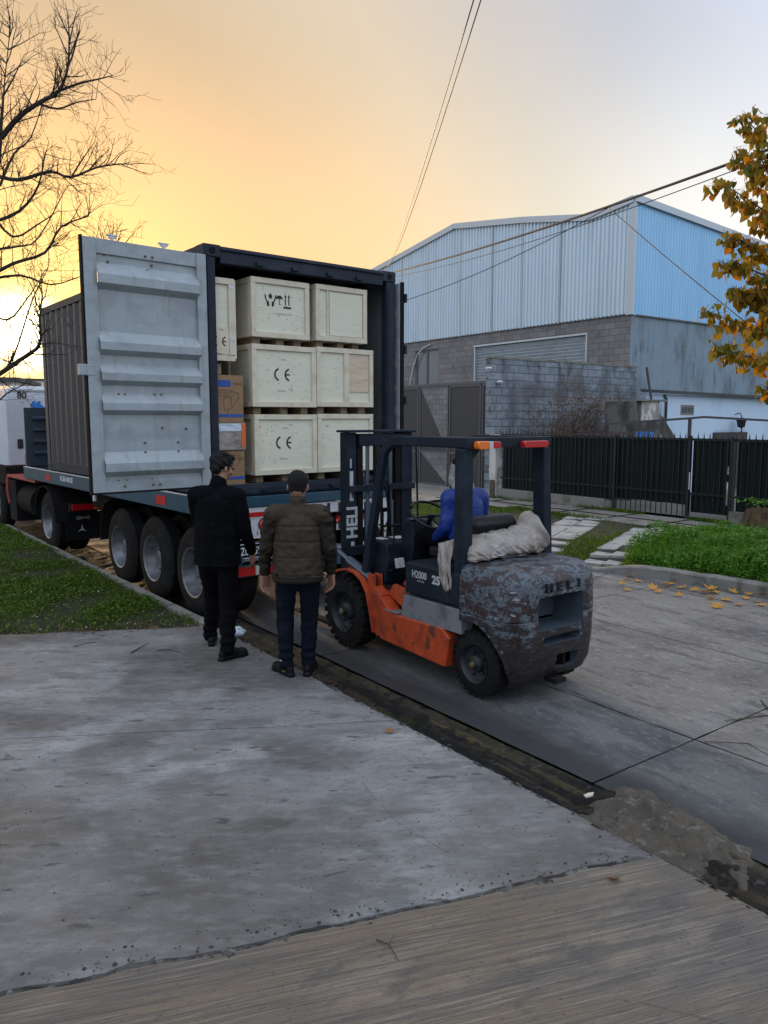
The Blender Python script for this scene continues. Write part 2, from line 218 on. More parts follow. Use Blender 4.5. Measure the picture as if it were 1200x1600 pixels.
MT['coat'] = mat('black_wool', (.0035, .0035, .0045), [((0.0077, 0.0077, 0.00935), 12, (1, 1, 1), .5, .65, .5)], rough=.92, spec=.06, bump=[(120, (1, 1, 1), .3, .002)])
MT['trblack'] = mat('black_trousers', (.004, .004, .005), rough=.9, spec=.06, bump=[(6, (1, 1, 2), .5, .02)])
MT['jean'] = mat('dark_denim', (.005, .007, .013), [((0.0154, 0.0198, 0.03025), 5, (1, 1, 1), .52, .68, .6)], rough=.85, spec=.08, bump=[(9, (1, 1, 1.5), .5, .015)])
MT['puff'] = mat('brown_puffer_fabric', (.040, .029, .019), [((0.0253, 0.0187, 0.0143), 6, (1, 1, 1), .5, .65, .6)], rough=.62, spec=.15, bump=[(10, (1, 1, .7), .5, .02), (40, (1, 1, 1), .15, .004)])
MT['puffs'] = mat('shaded_sleeve_dark_hem_fabric', (.018, .014, .010), rough=.65, spec=.15, bump=[(10, (1, 1, 1.5), .6, .02)])  # jacket fabric with the sleeves' shading put into the colour; also the dark hem
MT['shoe'] = mat('black_shoe', (0.0055, 0.0055, 0.00605), rough=.6, spec=.15, bump=[(40, (1, 1, 1), .2, .003)])
MT['bluej'] = mat('blue_jacket_fabric', (.006, .030, .20), rough=.45, spec=.4, bump=[(9, (1, 1, 1), .5, .02)])
MT['whood'] = mat('pale_grey_cloth', (.34, .33, .32), [((.36, .34, .32), 9, (1, 1, 1), .5, .65, .5)], rough=.7, bump=[(14, (1, 1, 1), .4, .01)])
MT['block'] = mat('concrete_blocks', (0.24, 0.24, 0.24), [((0.104, 0.1, 0.096), 1.1, (1, 1, 1), .5, .68, .6), ((0.064, 0.056, 0.044), 3, (1, 1, .6), .60, .70, .6)], rough=.9, brick=(.4, .2, .008, (0.216, 0.208, 0.2), (0.168, 0.16, 0.156), (0.096, 0.092, 0.088), 'yz'), bump=[(25, (1, 1, 1), .4, .01)])
MT['blockx'] = mat('weathered_block_wall', (.3, .3, .3), [((.09, .09, .095), .8, (1, 1, 1.2), .48, .60, .8), ((.05, .045, .04), 3.2, (1, 1, .5), .55, .68, .75), ((.42, .43, .44), 2.4, (1, 1, 1), .58, .7, .5)], rough=.9, brick=(.4, .2, .010, (.26, .295, .33), (.19, .22, .25), (.085, .09, .095), 'xz'), bump=[(25, (1, 1, 1), .5, .01)])
MT['render'] = mat('stained_cement_render', (.22, .285, .33), [((.10, .10, .10), 1.2, (1, 1, .35), .48, .68, .85), ((.05, .05, .045), 2.6, (1.6, 1, .25), .55, .7, .75), ((.32, .33, .34), 3.2, (1, 1, 1), .55, .7, .5), ((.06, .065, .06), 14, (1, 1, .3), .62, .7, .5)], rough=.9, bump=[(20, (1, 1, 1), .4, .01)])
MT['dirty'] = mat('mossy_dirty_cement', (.13, .125, .115), [((.045, .038, .028), 2.5, (1, 1, .6), .46, .58, .85), ((.30, .31, .31), 4, (1, 1, .6), .58, .66, .7), ((.03, .026, .02), 11, (1, 1, .5), .56, .64, .7)], rough=.95, bump=[(20, (1, 1, 1), .6, .02)])
MT['clad'] = mat('zinc_cladding', (.54, .63, .70), [((.38, .50, .56), .9, (1, 3, .3), .48, .66, .5), ((.60, .72, .76), 3, (1, 6, .2), .55, .7, .5), ((.35, .25, .18), 10, (1, 1, .2), .70, .76, .5)], rough=.40, metal=.35, spec=.5)
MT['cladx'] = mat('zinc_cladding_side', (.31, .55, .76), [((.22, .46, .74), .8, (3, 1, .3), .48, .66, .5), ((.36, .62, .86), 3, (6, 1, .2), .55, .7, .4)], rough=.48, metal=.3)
MT['trim'] = mat('zinc_trim', (.44, .48, .51), rough=.4, metal=.4)
MT['shutter'] = mat('roller_shutter_steel', (.44, .48, .51), [((.30, .33, .36), 2, (1, 1, 4), .5, .66, .6)], rough=.4, metal=.4)
MT['gate'] = mat('grey_gate_sheet', (0.033, 0.033, 0.0363), [((0.04675, 0.044, 0.044), 1.2, (1, 1, 1), .48, .66, .6)], rough=.5)
MT['gatef'] = mat('gate_frame_steel', (.085, .085, .09), rough=.5)
MT['glass'] = mat('dull_window_glass', (.10, .12, .14), rough=.12, spec=.6)
MT['wframe'] = mat('window_frame_paint', (.12, .12, .12), rough=.6)
MT['fence'] = mat('dark_green_fence_paint', (0.0044, 0.01045, 0.011), [((0.0077, 0.0154, 0.01485), 3, (1, 1, .4), .5, .66, .7)], rough=.6, spec=.25)
MT['fbar'] = mat('black_fence_bars', (0.0055, 0.0088, 0.0099), rough=.5)
MT['plinth'] = mat('plinth_cement', (.21, .20, .175), [((.09, .085, .06), 3, (1, 1, 1), .48, .66, .8), ((.08, .10, .03), 6, (1, 1, 1), .58, .7, .6)], rough=.9, bump=[(30, (1, 1, 1), .5, .01)])
MT['pillar'] = mat('flaking_whitewash', (.56, .55, .51), [((.24, .21, .18), 3.5, (1, 1, .5), .47, .56, .9), ((.09, .08, .07), 9, (1, 1, .4), .6, .68, .7)], rough=.9, bump=[(20, (1, 1, 1), .6, .01)])
MT['hwall'] = mat('white_house_render', (.52, .64, .76), [((.42, .50, .60), 1.2, (1, 1, .6), .5, .68, .6)], rough=.85)
MT['rusty'] = mat('rusty_beam', (.10, .05, .03), rough=.8)
MT['roofd'] = mat('dark_roof_edge', (.06, .058, .06), rough=.8)
MT['brownd'] = mat('brown_shutter', (.045, .035, .032), rough=.7)
MT['bark'] = mat('bark', (0.036, 0.0288, 0.024), [((0.072, 0.06, 0.048), 12, (1, 1, .3), .52, .66, .6)], rough=.9, bump=[(30, (1, 1, .3), .6, .02)])
MT['twig'] = mat('dry_twigs', (.11, .075, .045), rough=.9)
MT['cable'] = mat('black_cable', (.015, .015, .02), rough=.5)
MT['stump'] = mat('rotten_stump', (.10, .062, .035), [((.02, .012, .008), 4, (1, 1, .4), .48, .58, .9), ((.2, .13, .07), 14, (1, 1, .3), .58, .68, .6)], rough=.95, bump=[(14, (1, 1, .3), 1, .05)])
MT['farwall'] = mat('pale_far_wall', (.62, .58, .50), rough=.9)
MT['grass'] = leafmat('grass_blades', (.016, .055, .002), (.055, .125, .005), (.18, .26, .03), .4)
MT['clover'] = leafmat('verge_leaves', (.030, .11, .006), (.07, .20, .012), (.16, .33, .035), .4)
MT['autumn'] = leafmat('autumn_leaves', (.20, .18, .010), (.42, .23, .010), (.50, .19, .008), .5)
MT['autumng'] = leafmat('yellow_green_leaves', (.06, .10, .012), (.20, .16, .018), (.34, .18, .015), .45)
MT['fallen'] = leafmat('fallen_leaves', (.45, .22, .03), (.60, .30, .03), (.30, .13, .03), .2)
MT['dryleaf'] = mat('dry_brown_leaf', (.20, .085, .03), rough=.6)
MT['pebble'] = mat('dark_grit', (.03, .027, .025), rough=.9)
MT['tin'] = mat('galvanised_tin', (.5, .52, .55), rough=.35, metal=.6)
MT['bluelet'] = mat('bright_blue_letters', (.02, .22, .75), rough=.4)
MT['yellow'] = mat('yellow_tag', (.65, .48, .10), rough=.5)
MT['redcloth'] = mat('red_rag', (.32, .02, .03), rough=.8)

# ---------------------------------------------------------------- mesh helpers
class MB:
    def __init__(s): s.v = []; s.f = []
    def add(s, vs, fs):
        o = len(s.v); s.v += [tuple(v) for v in vs]; s.f += [tuple(i + o for i in f) for f in fs]; return s
    def box(s, x0, x1, y0, y1, z0, z1, M=None):
        vs = [Vector((x, y, z)) for z in (z0, z1) for y in (y0, y1) for x in (x0, x1)]
        if M: vs = [M @ v for v in vs]
        return s.add(vs, [(0, 2, 3, 1), (4, 5, 7, 6), (0, 1, 5, 4), (2, 6, 7, 3), (0, 4, 6, 2), (1, 3, 7, 5)])
    def bar(s, p0, p1, wx, wz, up=(0, 0, 1)):
        p0, p1 = Vector(p0), Vector(p1); d = (p1 - p0).normalized(); u = Vector(up)
        if abs(d.dot(u)) > .98: u = Vector((1, 0, 0))
        a = d.cross(u).normalized() * wx / 2; b = a.cross(d).normalized() * wz / 2
        vs = [p + i * a + j * b for p in (p0, p1) for i, j in ((-1, -1), (1, -1), (1, 1), (-1, 1))]
        return s.add(vs, [(0, 1, 2, 3), (7, 6, 5, 4), (0, 4, 5, 1), (1, 5, 6, 2), (2, 6, 7, 3), (3, 7, 4, 0)])
    def tube(s, pts, rs, n=8, cap=True):
        pts = [Vector(p) for p in pts]
        if not hasattr(rs, '__len__'): rs = [rs] * len(pts)
        N = len(pts); base = len(s.v); pu = None
        for i, p in enumerate(pts):
            d = (pts[min(i + 1, N - 1)] - pts[max(i - 1, 0)]).normalized()
            if pu is None:
                pu = Vector((0, 0, 1)) if abs(d.z) < .9 else Vector((1, 0, 0))
            a = d.cross(pu).normalized(); b = a.cross(d).normalized(); pu = b
            for k in range(n):
                t = 2 * pi * k / n; s.v.append(tuple(p + (a * cos(t) + b * sin(t)) * rs[i]))
        for i in range(N - 1):
            for k in range(n):
                k2 = (k + 1) % n; s.f.append((base + i * n + k, base + i * n + k2, base + (i + 1) * n + k2, base + (i + 1) * n + k))
        if cap:
            s.f.append(tuple(base + k for k in range(n))[::-1]); s.f.append(tuple(base + (N - 1) * n + k for k in range(n)))
        return s
    def lathe(s, prof, c, axis='x', n=32, cap=False):
        """prof: (offset along axis, radius)"""
        base = len(s.v); c = Vector(c)
        for (o, r) in prof:
            for k in range(n):
                t = 2 * pi * k / n
                v = {'x': (o, r * cos(t), r * sin(t)), 'y': (r * sin(t), o, r * cos(t)), 'z': (r * cos(t), r * sin(t), o)}[axis]
                s.v.append(tuple(c + Vector(v)))
        for i in range(len(prof) - 1):
            for k in range(n):
                k2 = (k + 1) % n; s.f.append((base + i * n + k, base + i * n + k2, base + (i + 1) * n + k2, base + (i + 1) * n + k))
        if cap:
            s.f.append(tuple(base + k for k in range(n))[::-1]); s.f.append(tuple(base + (len(prof) - 1) * n + k for k in range(n)))
        return s
    def prism(s, poly, a0, a1, axis='x'):
        """poly of 2D points extruded along an axis: x -> (y,z), y -> (x,z), z -> (x,y)"""
        n = len(poly)
        f = {'x': lambda a, p: (a, p[0], p[1]), 'y': lambda a, p: (p[0], a, p[1]), 'z': lambda a, p: (p[0], p[1], a)}[axis]
        vs = [f(a0, p) for p in poly] + [f(a1, p) for p in poly]
        fs = [tuple(range(n))[::-1], tuple(range(n, 2 * n))] + [(i, (i + 1) % n, n + (i + 1) % n, n + i) for i in range(n)]
        return s.add(vs, fs)
    def sphere(s, c, r, n=10, m=8, sc=(1, 1, 1)):
        c = Vector(c); base = len(s.v)
        s.v.append(tuple(c + Vector((0, 0, r * sc[2]))))
        for i in range(1, m):
            ph = pi * i / m
            for k in range(n):
                t = 2 * pi * k / n; s.v.append(tuple(c + Vector((r * sc[0] * sin(ph) * cos(t), r * sc[1] * sin(ph) * sin(t), r * sc[2] * cos(ph)))))
        s.v.append(tuple(c - Vector((0, 0, r * sc[2])))); last = len(s.v) - 1
        for k in range(n):
            s.f.append((base, base + 1 + k, base + 1 + (k + 1) % n)); s.f.append((last, last - n + (k + 1) % n, last - n + k))
        for i in range(m - 2):
            for k in range(n):
                a = base + 1 + i * n + k; b = base + 1 + i * n + (k + 1) % n; s.f.append((a, a + n, b + n, b))
        return s
    def grid(s, xs, ys, fz):
        base = len(s.v); nx = len(xs)
        for y in ys:
            for x in xs: s.v.append((x, y, fz(x, y)))
        for j in range(len(ys) - 1):
            for i in range(nx - 1):
                a = base + j * nx + i; s.f.append((a, a + 1, a + nx + 1, a + nx))
        return s
    def build(s, name, m, parent=None, smooth=False, bevel=0, seg=2, fix=True):
        me = bpy.data.meshes.new(name); me.from_pydata(s.v, [], s.f); me.validate()
        if fix:
            bm = bmesh.new(); bm.from_mesh(me); bmesh.ops.recalc_face_normals(bm, faces=bm.faces); bm.to_mesh(me); bm.free()
        me.materials.append(MT[m]); me.update()
        o = bpy.data.objects.new(name, me); C.objects.link(o)
        if parent: o.parent = parent
        if smooth:
            for p in me.polygons: p.use_smooth = True
            if smooth == 'auto': me.set_sharp_from_angle(angle=radians(35))
        if bevel:
            b = o.modifiers.new('bevel', 'BEVEL'); b.width = bevel; b.segments = seg; b.limit_method = 'ANGLE'; b.angle_limit = radians(40)
            for p in me.polygons: p.use_smooth = True
            b.harden_normals = True
        return o
def tag(o, label=None, cat=None, group=None, kind=None):
    if label: o['label'] = label
    if cat: o['category'] = cat
    if group: o['group'] = group
    if kind: o['kind'] = kind
    return o
def empty(name, loc=(0, 0, 0), rz=0, **k):
    o = bpy.data.objects.new(name, None); C.objects.link(o); o.location = loc; o.rotation_euler = (0, 0, rz); o.empty_display_size = .2
    return tag(o, **k)
def struct(name, mb, m, **k): return tag(mb.build(name, m, **k), kind='structure')
def copy_tree(o, parent=None):
    c = o.copy(); C.objects.link(c); c.parent = parent
    for ch in list(o.children): copy_tree(ch, c)
    return c
def text(s_, size, m, parent, M, name='lettering', ext=.002, sx=1., bold=0., align='CENTER'):
    cu = bpy.data.curves.new('t', 'FONT'); cu.body = s_; cu.size = size; cu.extrude = ext; cu.offset = bold; cu.align_x = align; cu.align_y = 'CENTER'
    cu.resolution_u = 4
    t = bpy.data.objects.new('t', cu); C.objects.link(t)
    me = bpy.data.meshes.new_from_object(t.evaluated_get(bpy.context.evaluated_depsgraph_get()))
    bpy.data.objects.remove(t); bpy.data.curves.remove(cu)
    me.transform(M @ Matrix.Diagonal((sx, 1, 1, 1))); me.materials.clear(); me.materials.append(MT[m])
    o = bpy.data.objects.new(name, me); C.objects.link(o); o.parent = parent; return o
def face_neg_y(x, y, z, roll=0):      # text plane facing -Y, reading along +X
    return Matrix.Translation((x, y, z)) @ Matrix.Rotation(pi / 2, 4, 'X') @ Matrix.Rotation(roll, 4, 'Z')
def face_neg_x(x, y, z, roll=0):      # text plane facing -X, reading along -Y
    return Matrix.Translation((x, y, z)) @ Matrix.Rotation(-pi / 2, 4, 'Z') @ Matrix.Rotation(pi / 2, 4, 'X') @ Matrix.Rotation(roll, 4, 'Z')
_c, _s = cos(PITCH), sin(PITCH)
def at(px, py, Y):
    """point seen at a pixel of the 1200x1600 photograph, at a distance Y in front of the camera"""
    a = (px - 600) / 1202.; b = (800 - py) / 1202.; dy = _c + b * _s; t = Y / dy; X = a * t; z = CAMH + (-_s + b * _c) * t
    return Vector((X * cos(YAW) + Y * sin(YAW), -X * sin(YAW) + Y * cos(YAW), z))
def fastmesh(name, verts, faces, m, parent=None):
    me = bpy.data.meshes.new(name); me.from_pydata(verts, [], faces); me.materials.append(MT[m]); me.update()
    o = bpy.data.objects.new(name, me); C.objects.link(o); o.parent = parent; return o
def frange(a, b, st):
    n = max(1, int(round((b - a) / st))); return [a + (b - a) * i / n for i in range(n + 1)]
def evaluate(o):
    dg = bpy.context.evaluated_depsgraph_get(); dg.update(); me = bpy.data.meshes.new_from_object(o.evaluated_get(dg)); old = o.data; o.modifiers.clear(); o.data = me; bpy.data.meshes.remove(old); return o

# ---------------------------------------------------------------- ground, road, driveway
GX = 3.06                      # kerb line / driveway edge
def nzv(x, y, s, k=0): return noise.noise(Vector((x * s + k, y * s, k * 1.7)))
def gutter_z(x, y):
    # wet channel between the driveway and the road slabs
    t = (x - GX) / .50
    z = -.085 * (1 - min(1, max(0, (t - .12) / .88)) ** 1.3) if t > .05 else -.085
    if y < 2.75:               # filled with broken cement beyond the cross joint
        k = min(1, (2.75 - y) / .12) * min(1, max(0, (y - 1.75) / .6)); z += k * (.035 + .025 * (1 - t))
    return z + .012 * nzv(x, y, 6) + .008 * nzv(x, y, 19, 3)
struct('ground', MB().grid([-400, -60, 60, 400], [-400, -60, 60, 900], lambda x, y: -.16), 'far')
struct('gutter', MB().grid(frange(GX - .06, 3.57, .03), frange(-2, 60, .06), lambda x, y: gutter_z(x, y) - (.015 if x > 3.55 else 0)), 'gutter', smooth=True)
rb = MB().grid(frange(GX - .01, 3.66, .014), frange(1.0, 3.0, .016), lambda x, y: gutter_z(x, y) + .026 - .060 * min(1.5, max(0, abs(y - 2.3) / .5 - .35)) + .030 * nzv(x, y, 3, 2) + .024 * nzv(x, y, 10, 5) + .010 * nzv(x, y, 34, 5) - .12 * max(0, x - 3.52))
struct('broken_cement', rb, 'rubble', smooth=True)
# driveway slabs with open joints (real gaps); joint lines run skew to the kerb
def jl(a, b, x): return a[1] + (b[1] - a[1]) * (x - a[0]) / (b[0] - a[0])
J1 = ((.79, 5.29), (3.0, 4.13)); J2 = ((.37, 2.84), (2.95, 2.05))
def j1(x): return jl(*J1, x) + .004 * nzv(x, 0, 9)
def j2(x): return jl(*J2, x) + .05 * nzv(x, 0, .9, 4) + .018 * nzv(x, 0, 5, 5) + .008 * nzv(x, 0, 30, 6)
def vb(x): return jl((1.25, 7.98), (2.97, 7.18), x) + .035 * nzv(x, 0, 3, 8)
DZ = .10
def slabz(x, y): return DZ + .012 * max(0, 2.4 - x) + .004 * nzv(x, y, 1.1) + .0015 * nzv(x, y, 8)
def slab(lo, hi, m, x0=-14, x1=GX, rag=.010):
    xs = frange(x0, -1, 1.0) + frange(-.92, x1, .04); N = 60; mb = MB(); rows = []
    for i, x in enumerate(xs):
        for k in range(N + 1):
            a, b = lo(x), hi(x); y = a + (b - a) * k / N; xx = x
            if i == len(xs) - 1: xx = x + rag * nzv(y, 0, 4, 2) + .007 * nzv(y, 0, 23, 3)
            mb.v.append((xx, y, slabz(x, y) - (.006 if k in (0, N) or i == len(xs) - 1 else 0)))
    for i in range(len(xs) - 1):
        for k in range(N): a = i * (N + 1) + k; mb.f.append((a, a + N + 1, a + N + 2, a + 1))
    # skirts
    n = len(xs); W = N + 1
    def skirt(ids):
        b = len(mb.v)
        for q in ids: v = mb.v[q]; mb.v.append((v[0] - .004, v[1], v[2] - .22))
        for k in range(len(ids) - 1): mb.f.append((ids[k], ids[k + 1], b + k + 1, b + k))
    skirt([i * W for i in range(n)]); skirt([i * W + N for i in range(n)]); skirt([(n - 1) * W + k for k in range(W)])
    return struct('driveway', mb, m, smooth='auto')
slab(lambda x: -7 if x > -20 else 0, lambda x: j2(x) - .012 - .012 * abs(nzv(x, 0, 7, 1)), 'slab2')
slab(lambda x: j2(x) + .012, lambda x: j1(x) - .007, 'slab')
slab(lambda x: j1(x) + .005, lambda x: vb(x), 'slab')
jt = MB()
for f, wd in ((j1, .05), (j2, .08)):
    xs = frange(-3, GX - .02, .05); b = len(jt.v)
    for x in xs: jt.v += [(x, f(x) - wd, slabz(x, f(x)) - .035), (x, f(x) + wd, slabz(x, f(x)) - .035)]
    for k in range(len(xs) - 1): jt.f.append((b + 2 * k, b + 2 * k + 2, b + 2 * k + 3, b + 2 * k + 1))
struct('joint_dirt', jt, 'gap')
jd = MB(); xs = frange(-1.2, GX - .01, .012); W = 12
for x in xs:
    for k in range(W + 1):
        d = (k / W - .5) * .16; y = j2(x) + d; jd.v.append((x, y, slabz(x, y) - .014 + .30 * abs(nzv(x, y, 5, 3)) * .05 + .012 * nzv(x, y, 18, 5) + .010 * nzv(x, y, 45, 5) - abs(d) * .12))
for i in range(len(xs) - 1):
    for k in range(W): a = i * (W + 1) + k; jd.f.append((a, a + W + 1, a + W + 2, a + 1))
struct('joint_dirt', jd, 'edge', smooth=True)
# small concrete chips and grit along the ragged joint and the driveway edge
gv, gf = [], []
def chip(x, y, z, r):
    b = len(gv); a = random.uniform(0, 6)
    for k in range(5):
        t = a + 2 * pi * k / 5; rr = r * random.uniform(.6, 1.2); gv.append((x + rr * cos(t), y + rr * sin(t), z))
    gv.append((x + random.uniform(-.3, .3) * r, y + random.uniform(-.3, .3) * r, z + r * random.uniform(.5, 1)))
    for k in range(5): gf.append((b + k, b + (k + 1) % 5, b + 5))
for _ in range(110):
    x = random.uniform(.3, 3.0); y = j2(x) + abs(random.gauss(0, .05)) + .02; chip(x, y, slabz(x, y), random.choice((.003, .004, .005, .007, .010)))
for _ in range(130):
    x = random.uniform(1.2, 2.9); y = j2(x) + random.uniform(.05, .8) ** 1.2; chip(x, y, slabz(x, y), random.uniform(.002, .006))
for _ in range(200):
    x = random.uniform(.5, 3.0); y = random.uniform(2.9, 7.4); chip(x, y, slabz(x, y), random.uniform(.002, .007))
for _ in range(120):
    x = random.uniform(-.5, 3); y = random.uniform(.8, 2.4); chip(x, y, slabz(x, y), random.uniform(.002, .004))
for _ in range(160):
    y = random.uniform(1.4, 7.3); x = GX + random.gauss(.03, .05); chip(x, y, (gutter_z(x, y) if x > GX else DZ), random.uniform(.002, .008) if random.random() < .85 else random.uniform(.008, .014))
for _ in range(500):
    x = random.uniform(3.8, 9); y = random.uniform(1.5, 9); chip(x, y, .0, random.uniform(.002, .006))
tag(fastmesh('grit', gv, gf, 'pebble'), 'dark grit and concrete chips scattered over the driveway and gutter', 'grit', kind='stuff')
# broken edge of the driveway and silt creeping over the edge of the road slabs
struct('driveway_edge', MB().grid(frange(GX - .02, GX + .17, .012), frange(1.2, 7.3, .012), lambda x, y: DZ - .018 - .62 * (x - GX) - (.03 if abs(x - GX - .055 - .012 * nzv(y, 0, 3)) < .014 else 0) + .022 * nzv(x, y, 7, 4) + .022 * nzv(x, y, 26, 6)), 'edge', smooth=True)
# road slabs with joints
def roadz(x, y): return 0.0 + .010 * (1 - abs(x - 6.4) / 2.8) + .004 * nzv(x, y, .9)
xj = [3.58, 4.65, 6.65, 9.12]; yj = [2.81 + 3.1 * k for k in range(-3, 22)]
def rslab(x0, x1, y0, y1):
    g = .006; st = .12 if y0 < 12 else 1.0
    xs = frange(x0 + g, x1 - g, st); ys = frange(y0 + g, y1 - g, st); mb = MB(); nx = len(xs)
    for y in ys:
        for i, x in enumerate(xs):
            xx = x + (.006 * nzv(y, 0, 2.5, 7) if (i == 0 and x0 < 3.9) else .006 * nzv(y, x0, 3)); 
            mb.v.append((xx, y + .007 * nzv(x, y0, 4, 2), roadz(x, y) - (.006 if i in (0, nx - 1) or y in (ys[0], ys[-1]) else 0)))
    for j in range(len(ys) - 1):
        for i in range(nx - 1): a = j * nx + i; mb.f.append((a, a + 1, a + nx + 1, a + nx))
    return mb
rm = MB()
for i in range(3):
    for j in range(len(yj) - 1):
        q = rslab(xj[i], xj[i + 1], yj[j], yj[j + 1]); rm.add(q.v, q.f)
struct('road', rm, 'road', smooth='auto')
struct('road_base', MB().grid([3.78, 9.12], [-8, 70], lambda x, y: -.012), 'gap')
# cracks: thin open lines of dirt in the road surface, following the tracks seen in the photograph
def crack(pts, wd, zf, seed=0):
    mb = MB(); P_ = []
    for a, b in zip(pts, pts[1:]):
        n = max(2, int((Vector(b) - Vector(a)).length / .05))
        for k in range(n): t = k / n; P_.append((a[0] + (b[0] - a[0]) * t, a[1] + (b[1] - a[1]) * t))
    P_ = [(x + .02 * nzv(x, y, 5, seed), y + .02 * nzv(x, y, 5, seed + 9)) for x, y in P_]
    for k, (x, y) in enumerate(P_):
        q = P_[min(k + 1, len(P_) - 1)]; p = P_[max(k - 1, 0)]; d = Vector((q[0] - p[0], q[1] - p[1])); d.normalize(); w_ = wd * (.35 + .65 * abs(nzv(x, y, 12, seed)) * 2)
        mb.v += [(x - d.y * w_, y + d.x * w_, zf(x, y) + .004), (x + d.y * w_, y - d.x * w_, zf(x, y) + .004)]
    for k in range(len(P_) - 1): mb.f.append((2 * k, 2 * k + 2, 2 * k + 3, 2 * k + 1))
    return mb
ck = MB()
for pts, wd, sd in (([(4.66, 2.82), (4.6, 3.3), (4.7, 3.9), (4.52, 4.3)], .006, 1), ([(4.66, 2.75), (4.85, 2.55), (4.72, 2.2)], .007, 2), ([(5.1, 2.86), (5.5, 2.70), (5.75, 2.95)], .012, 3),
                    ([(6.6, 6.9), (7.3, 7.1), (8.2, 6.6), (8.9, 6.8)], .010, 4), ([(7.6, 7.0), (7.9, 7.9), (8.6, 8.0)], .008, 5), ([(8.62, 3.2), (8.6, 5.2), (8.5, 7.4)], .008, 6)):
    q = crack(pts, wd, roadz, sd); ck.add(q.v, q.f)
struct('road_cracks', ck, 'gap', fix=False)
ck = MB()
for pts, wd, sd in (([(2.35, 3.45), (2.25, 3.0), (2.28, 2.55)], .0009, 7), ([(2.2, 1.5), (2.42, 1.15), (2.7, 1.1)], .0009, 9)):
    q = crack(pts, wd, slabz, sd); ck.add(q.v, q.f)
struct('driveway_cracks', ck, 'gap', fix=False)
# left kerb with grass verge
def kbx(y): return jl((7.45, 3.09), (17.3, 2.85), y) if y < 17.3 else 2.85
kb = MB(); ys = frange(7.22, 60, .25); b = len(kb.v)
prof = [(-.12, -.02), (-.12, .108), (-.02, .118), (0, .10), (.01, -.14)]
for y in ys:
    for (dx, z) in prof: kb.v.append((kbx(y) + dx + .008 * nzv(y, dx, 3), y, z + .006 * nzv(y, dx, 7)))
for k in range(len(ys) - 1):
    for i in range(4): a = b + k * 5 + i; kb.f.append((a, a + 1, a + 6, a + 5))
kb.f.append((0, 1, 2, 3, 4))
struct('kerb', kb, 'kerb')
def vz(x, y): return .085 + .03 * nzv(x, y, .8, 3) + .02 * nzv(x, y, 4, 1) + .02 * max(0, 2 - x) * .5
vg = MB().grid(frange(-14, 2.95, .25), frange(7.0, 60, .25), lambda x, y: vz(x, y) if y > vb(x) - .02 else DZ - .06)
struct('verge', vg, 'soil', smooth=True)
def blades(region, n, h, wdt, zf, lean=.5, dens=None):
    vs, fs = [], []
    while len(fs) < n:
        x, y = region()
        if dens and random.random() > dens(x, y): continue
        z = zf(x, y) - .01; a = random.uniform(0, 2 * pi); hh = h * random.uniform(.4, 1.25); ww = wdt * random.uniform(.6, 1.3); L = hh * random.uniform(0, lean); q = random.uniform(0, 2 * pi)
        b = len(vs); vs += [(x - ww * cos(a), y - ww * sin(a), z), (x + ww * cos(a), y + ww * sin(a), z), (x + L * cos(q), y + L * sin(q), z + hh)]; fs.append((b, b + 1, b + 2))
    return vs, fs
def leafs(region, n, size, zf, hmax, dens=None):
    """little trefoil leaflets facing roughly upward, at mixed heights"""
    vs, fs = [], []
    k = 0
    while k < n:
        x, y = region()
        if dens and random.random() > dens(x, y): continue
        k += 1; top = hmax(x, y) if callable(hmax) else hmax; z = zf(x, y) + top * random.uniform(.25, 1) ** .6
        sz = size * random.uniform(.6, 1.4); a = random.uniform(0, 2 * pi); tx, ty = random.uniform(-.6, .6), random.uniform(-.6, .6)
        u = Vector((cos(a), sin(a), tx)) * sz; v = Vector((-sin(a), cos(a), ty)) * sz * .7; c = Vector((x, y, z)); b = len(vs)
        vs += [tuple(c - u), tuple(c - v + u * .1), tuple(c + u), tuple(c + v + u * .1)]; fs.append((b, b + 1, b + 2, b + 3))
    return vs, fs
def regL():
    while True:
        y = 7.15 + 13 * random.random() ** 1.6; x = random.uniform(.15 * y - 1.0, kbx(y) - .10)
        if y > vb(x) + .02: return x, y
def dL(x, y):
    e = (y - vb(x)) / .45
    return max(.12, min(1, .55 + 1.1 * nzv(x, y, 1.3, 5))) * (min(1, max(.12, e)))
v1, f1 = blades(regL, 80000, .055, .0035, vz, .9, dL); v2, f2 = leafs(regL, 46000, .013, vz, .045, dL)
o = len(v1); v1 += v2; f1 += [tuple(i + o for i in f) for f in f2]
tag(fastmesh('grass', v1, f1, 'grass'), 'short green grass and clover on the verge left of the truck', 'grass', kind='stuff')
v3, f3 = leafs(regL, 260, .012, vz, .06, None)
tag(fastmesh('fallen_leaf_litter', v3, f3, 'path'), 'tiny pale bits of litter lying in the left grass', 'leaf litter', kind='stuff')
v3, f3 = leafs(lambda: (random.uniform(.6, 3.0), 0), 0, .02, vz, .01) if False else ([], [])
for _ in range(500):
    x = random.uniform(-.6, 2.9); y = vb(x) + random.gauss(.05, .13); b = len(v3); a = random.uniform(0, 6); s_ = random.uniform(.008, .022); z = max(DZ + .003, vz(x, y)) + .006
    v3 += [(x - s_ * cos(a), y - s_ * sin(a), z), (x + s_ * .5 * sin(a), y - s_ * .5 * cos(a), z + .004), (x + s_ * cos(a), y + s_ * sin(a), z), (x - s_ * .5 * sin(a), y + s_ * .5 * cos(a), z + .007)]; f3.append((b, b + 1, b + 2, b + 3))
tag(fastmesh('dead_leaf_litter', v3, f3, 'dryleaf'), 'dead brown leaf litter where the left grass meets the driveway', 'leaf litter', kind='stuff')
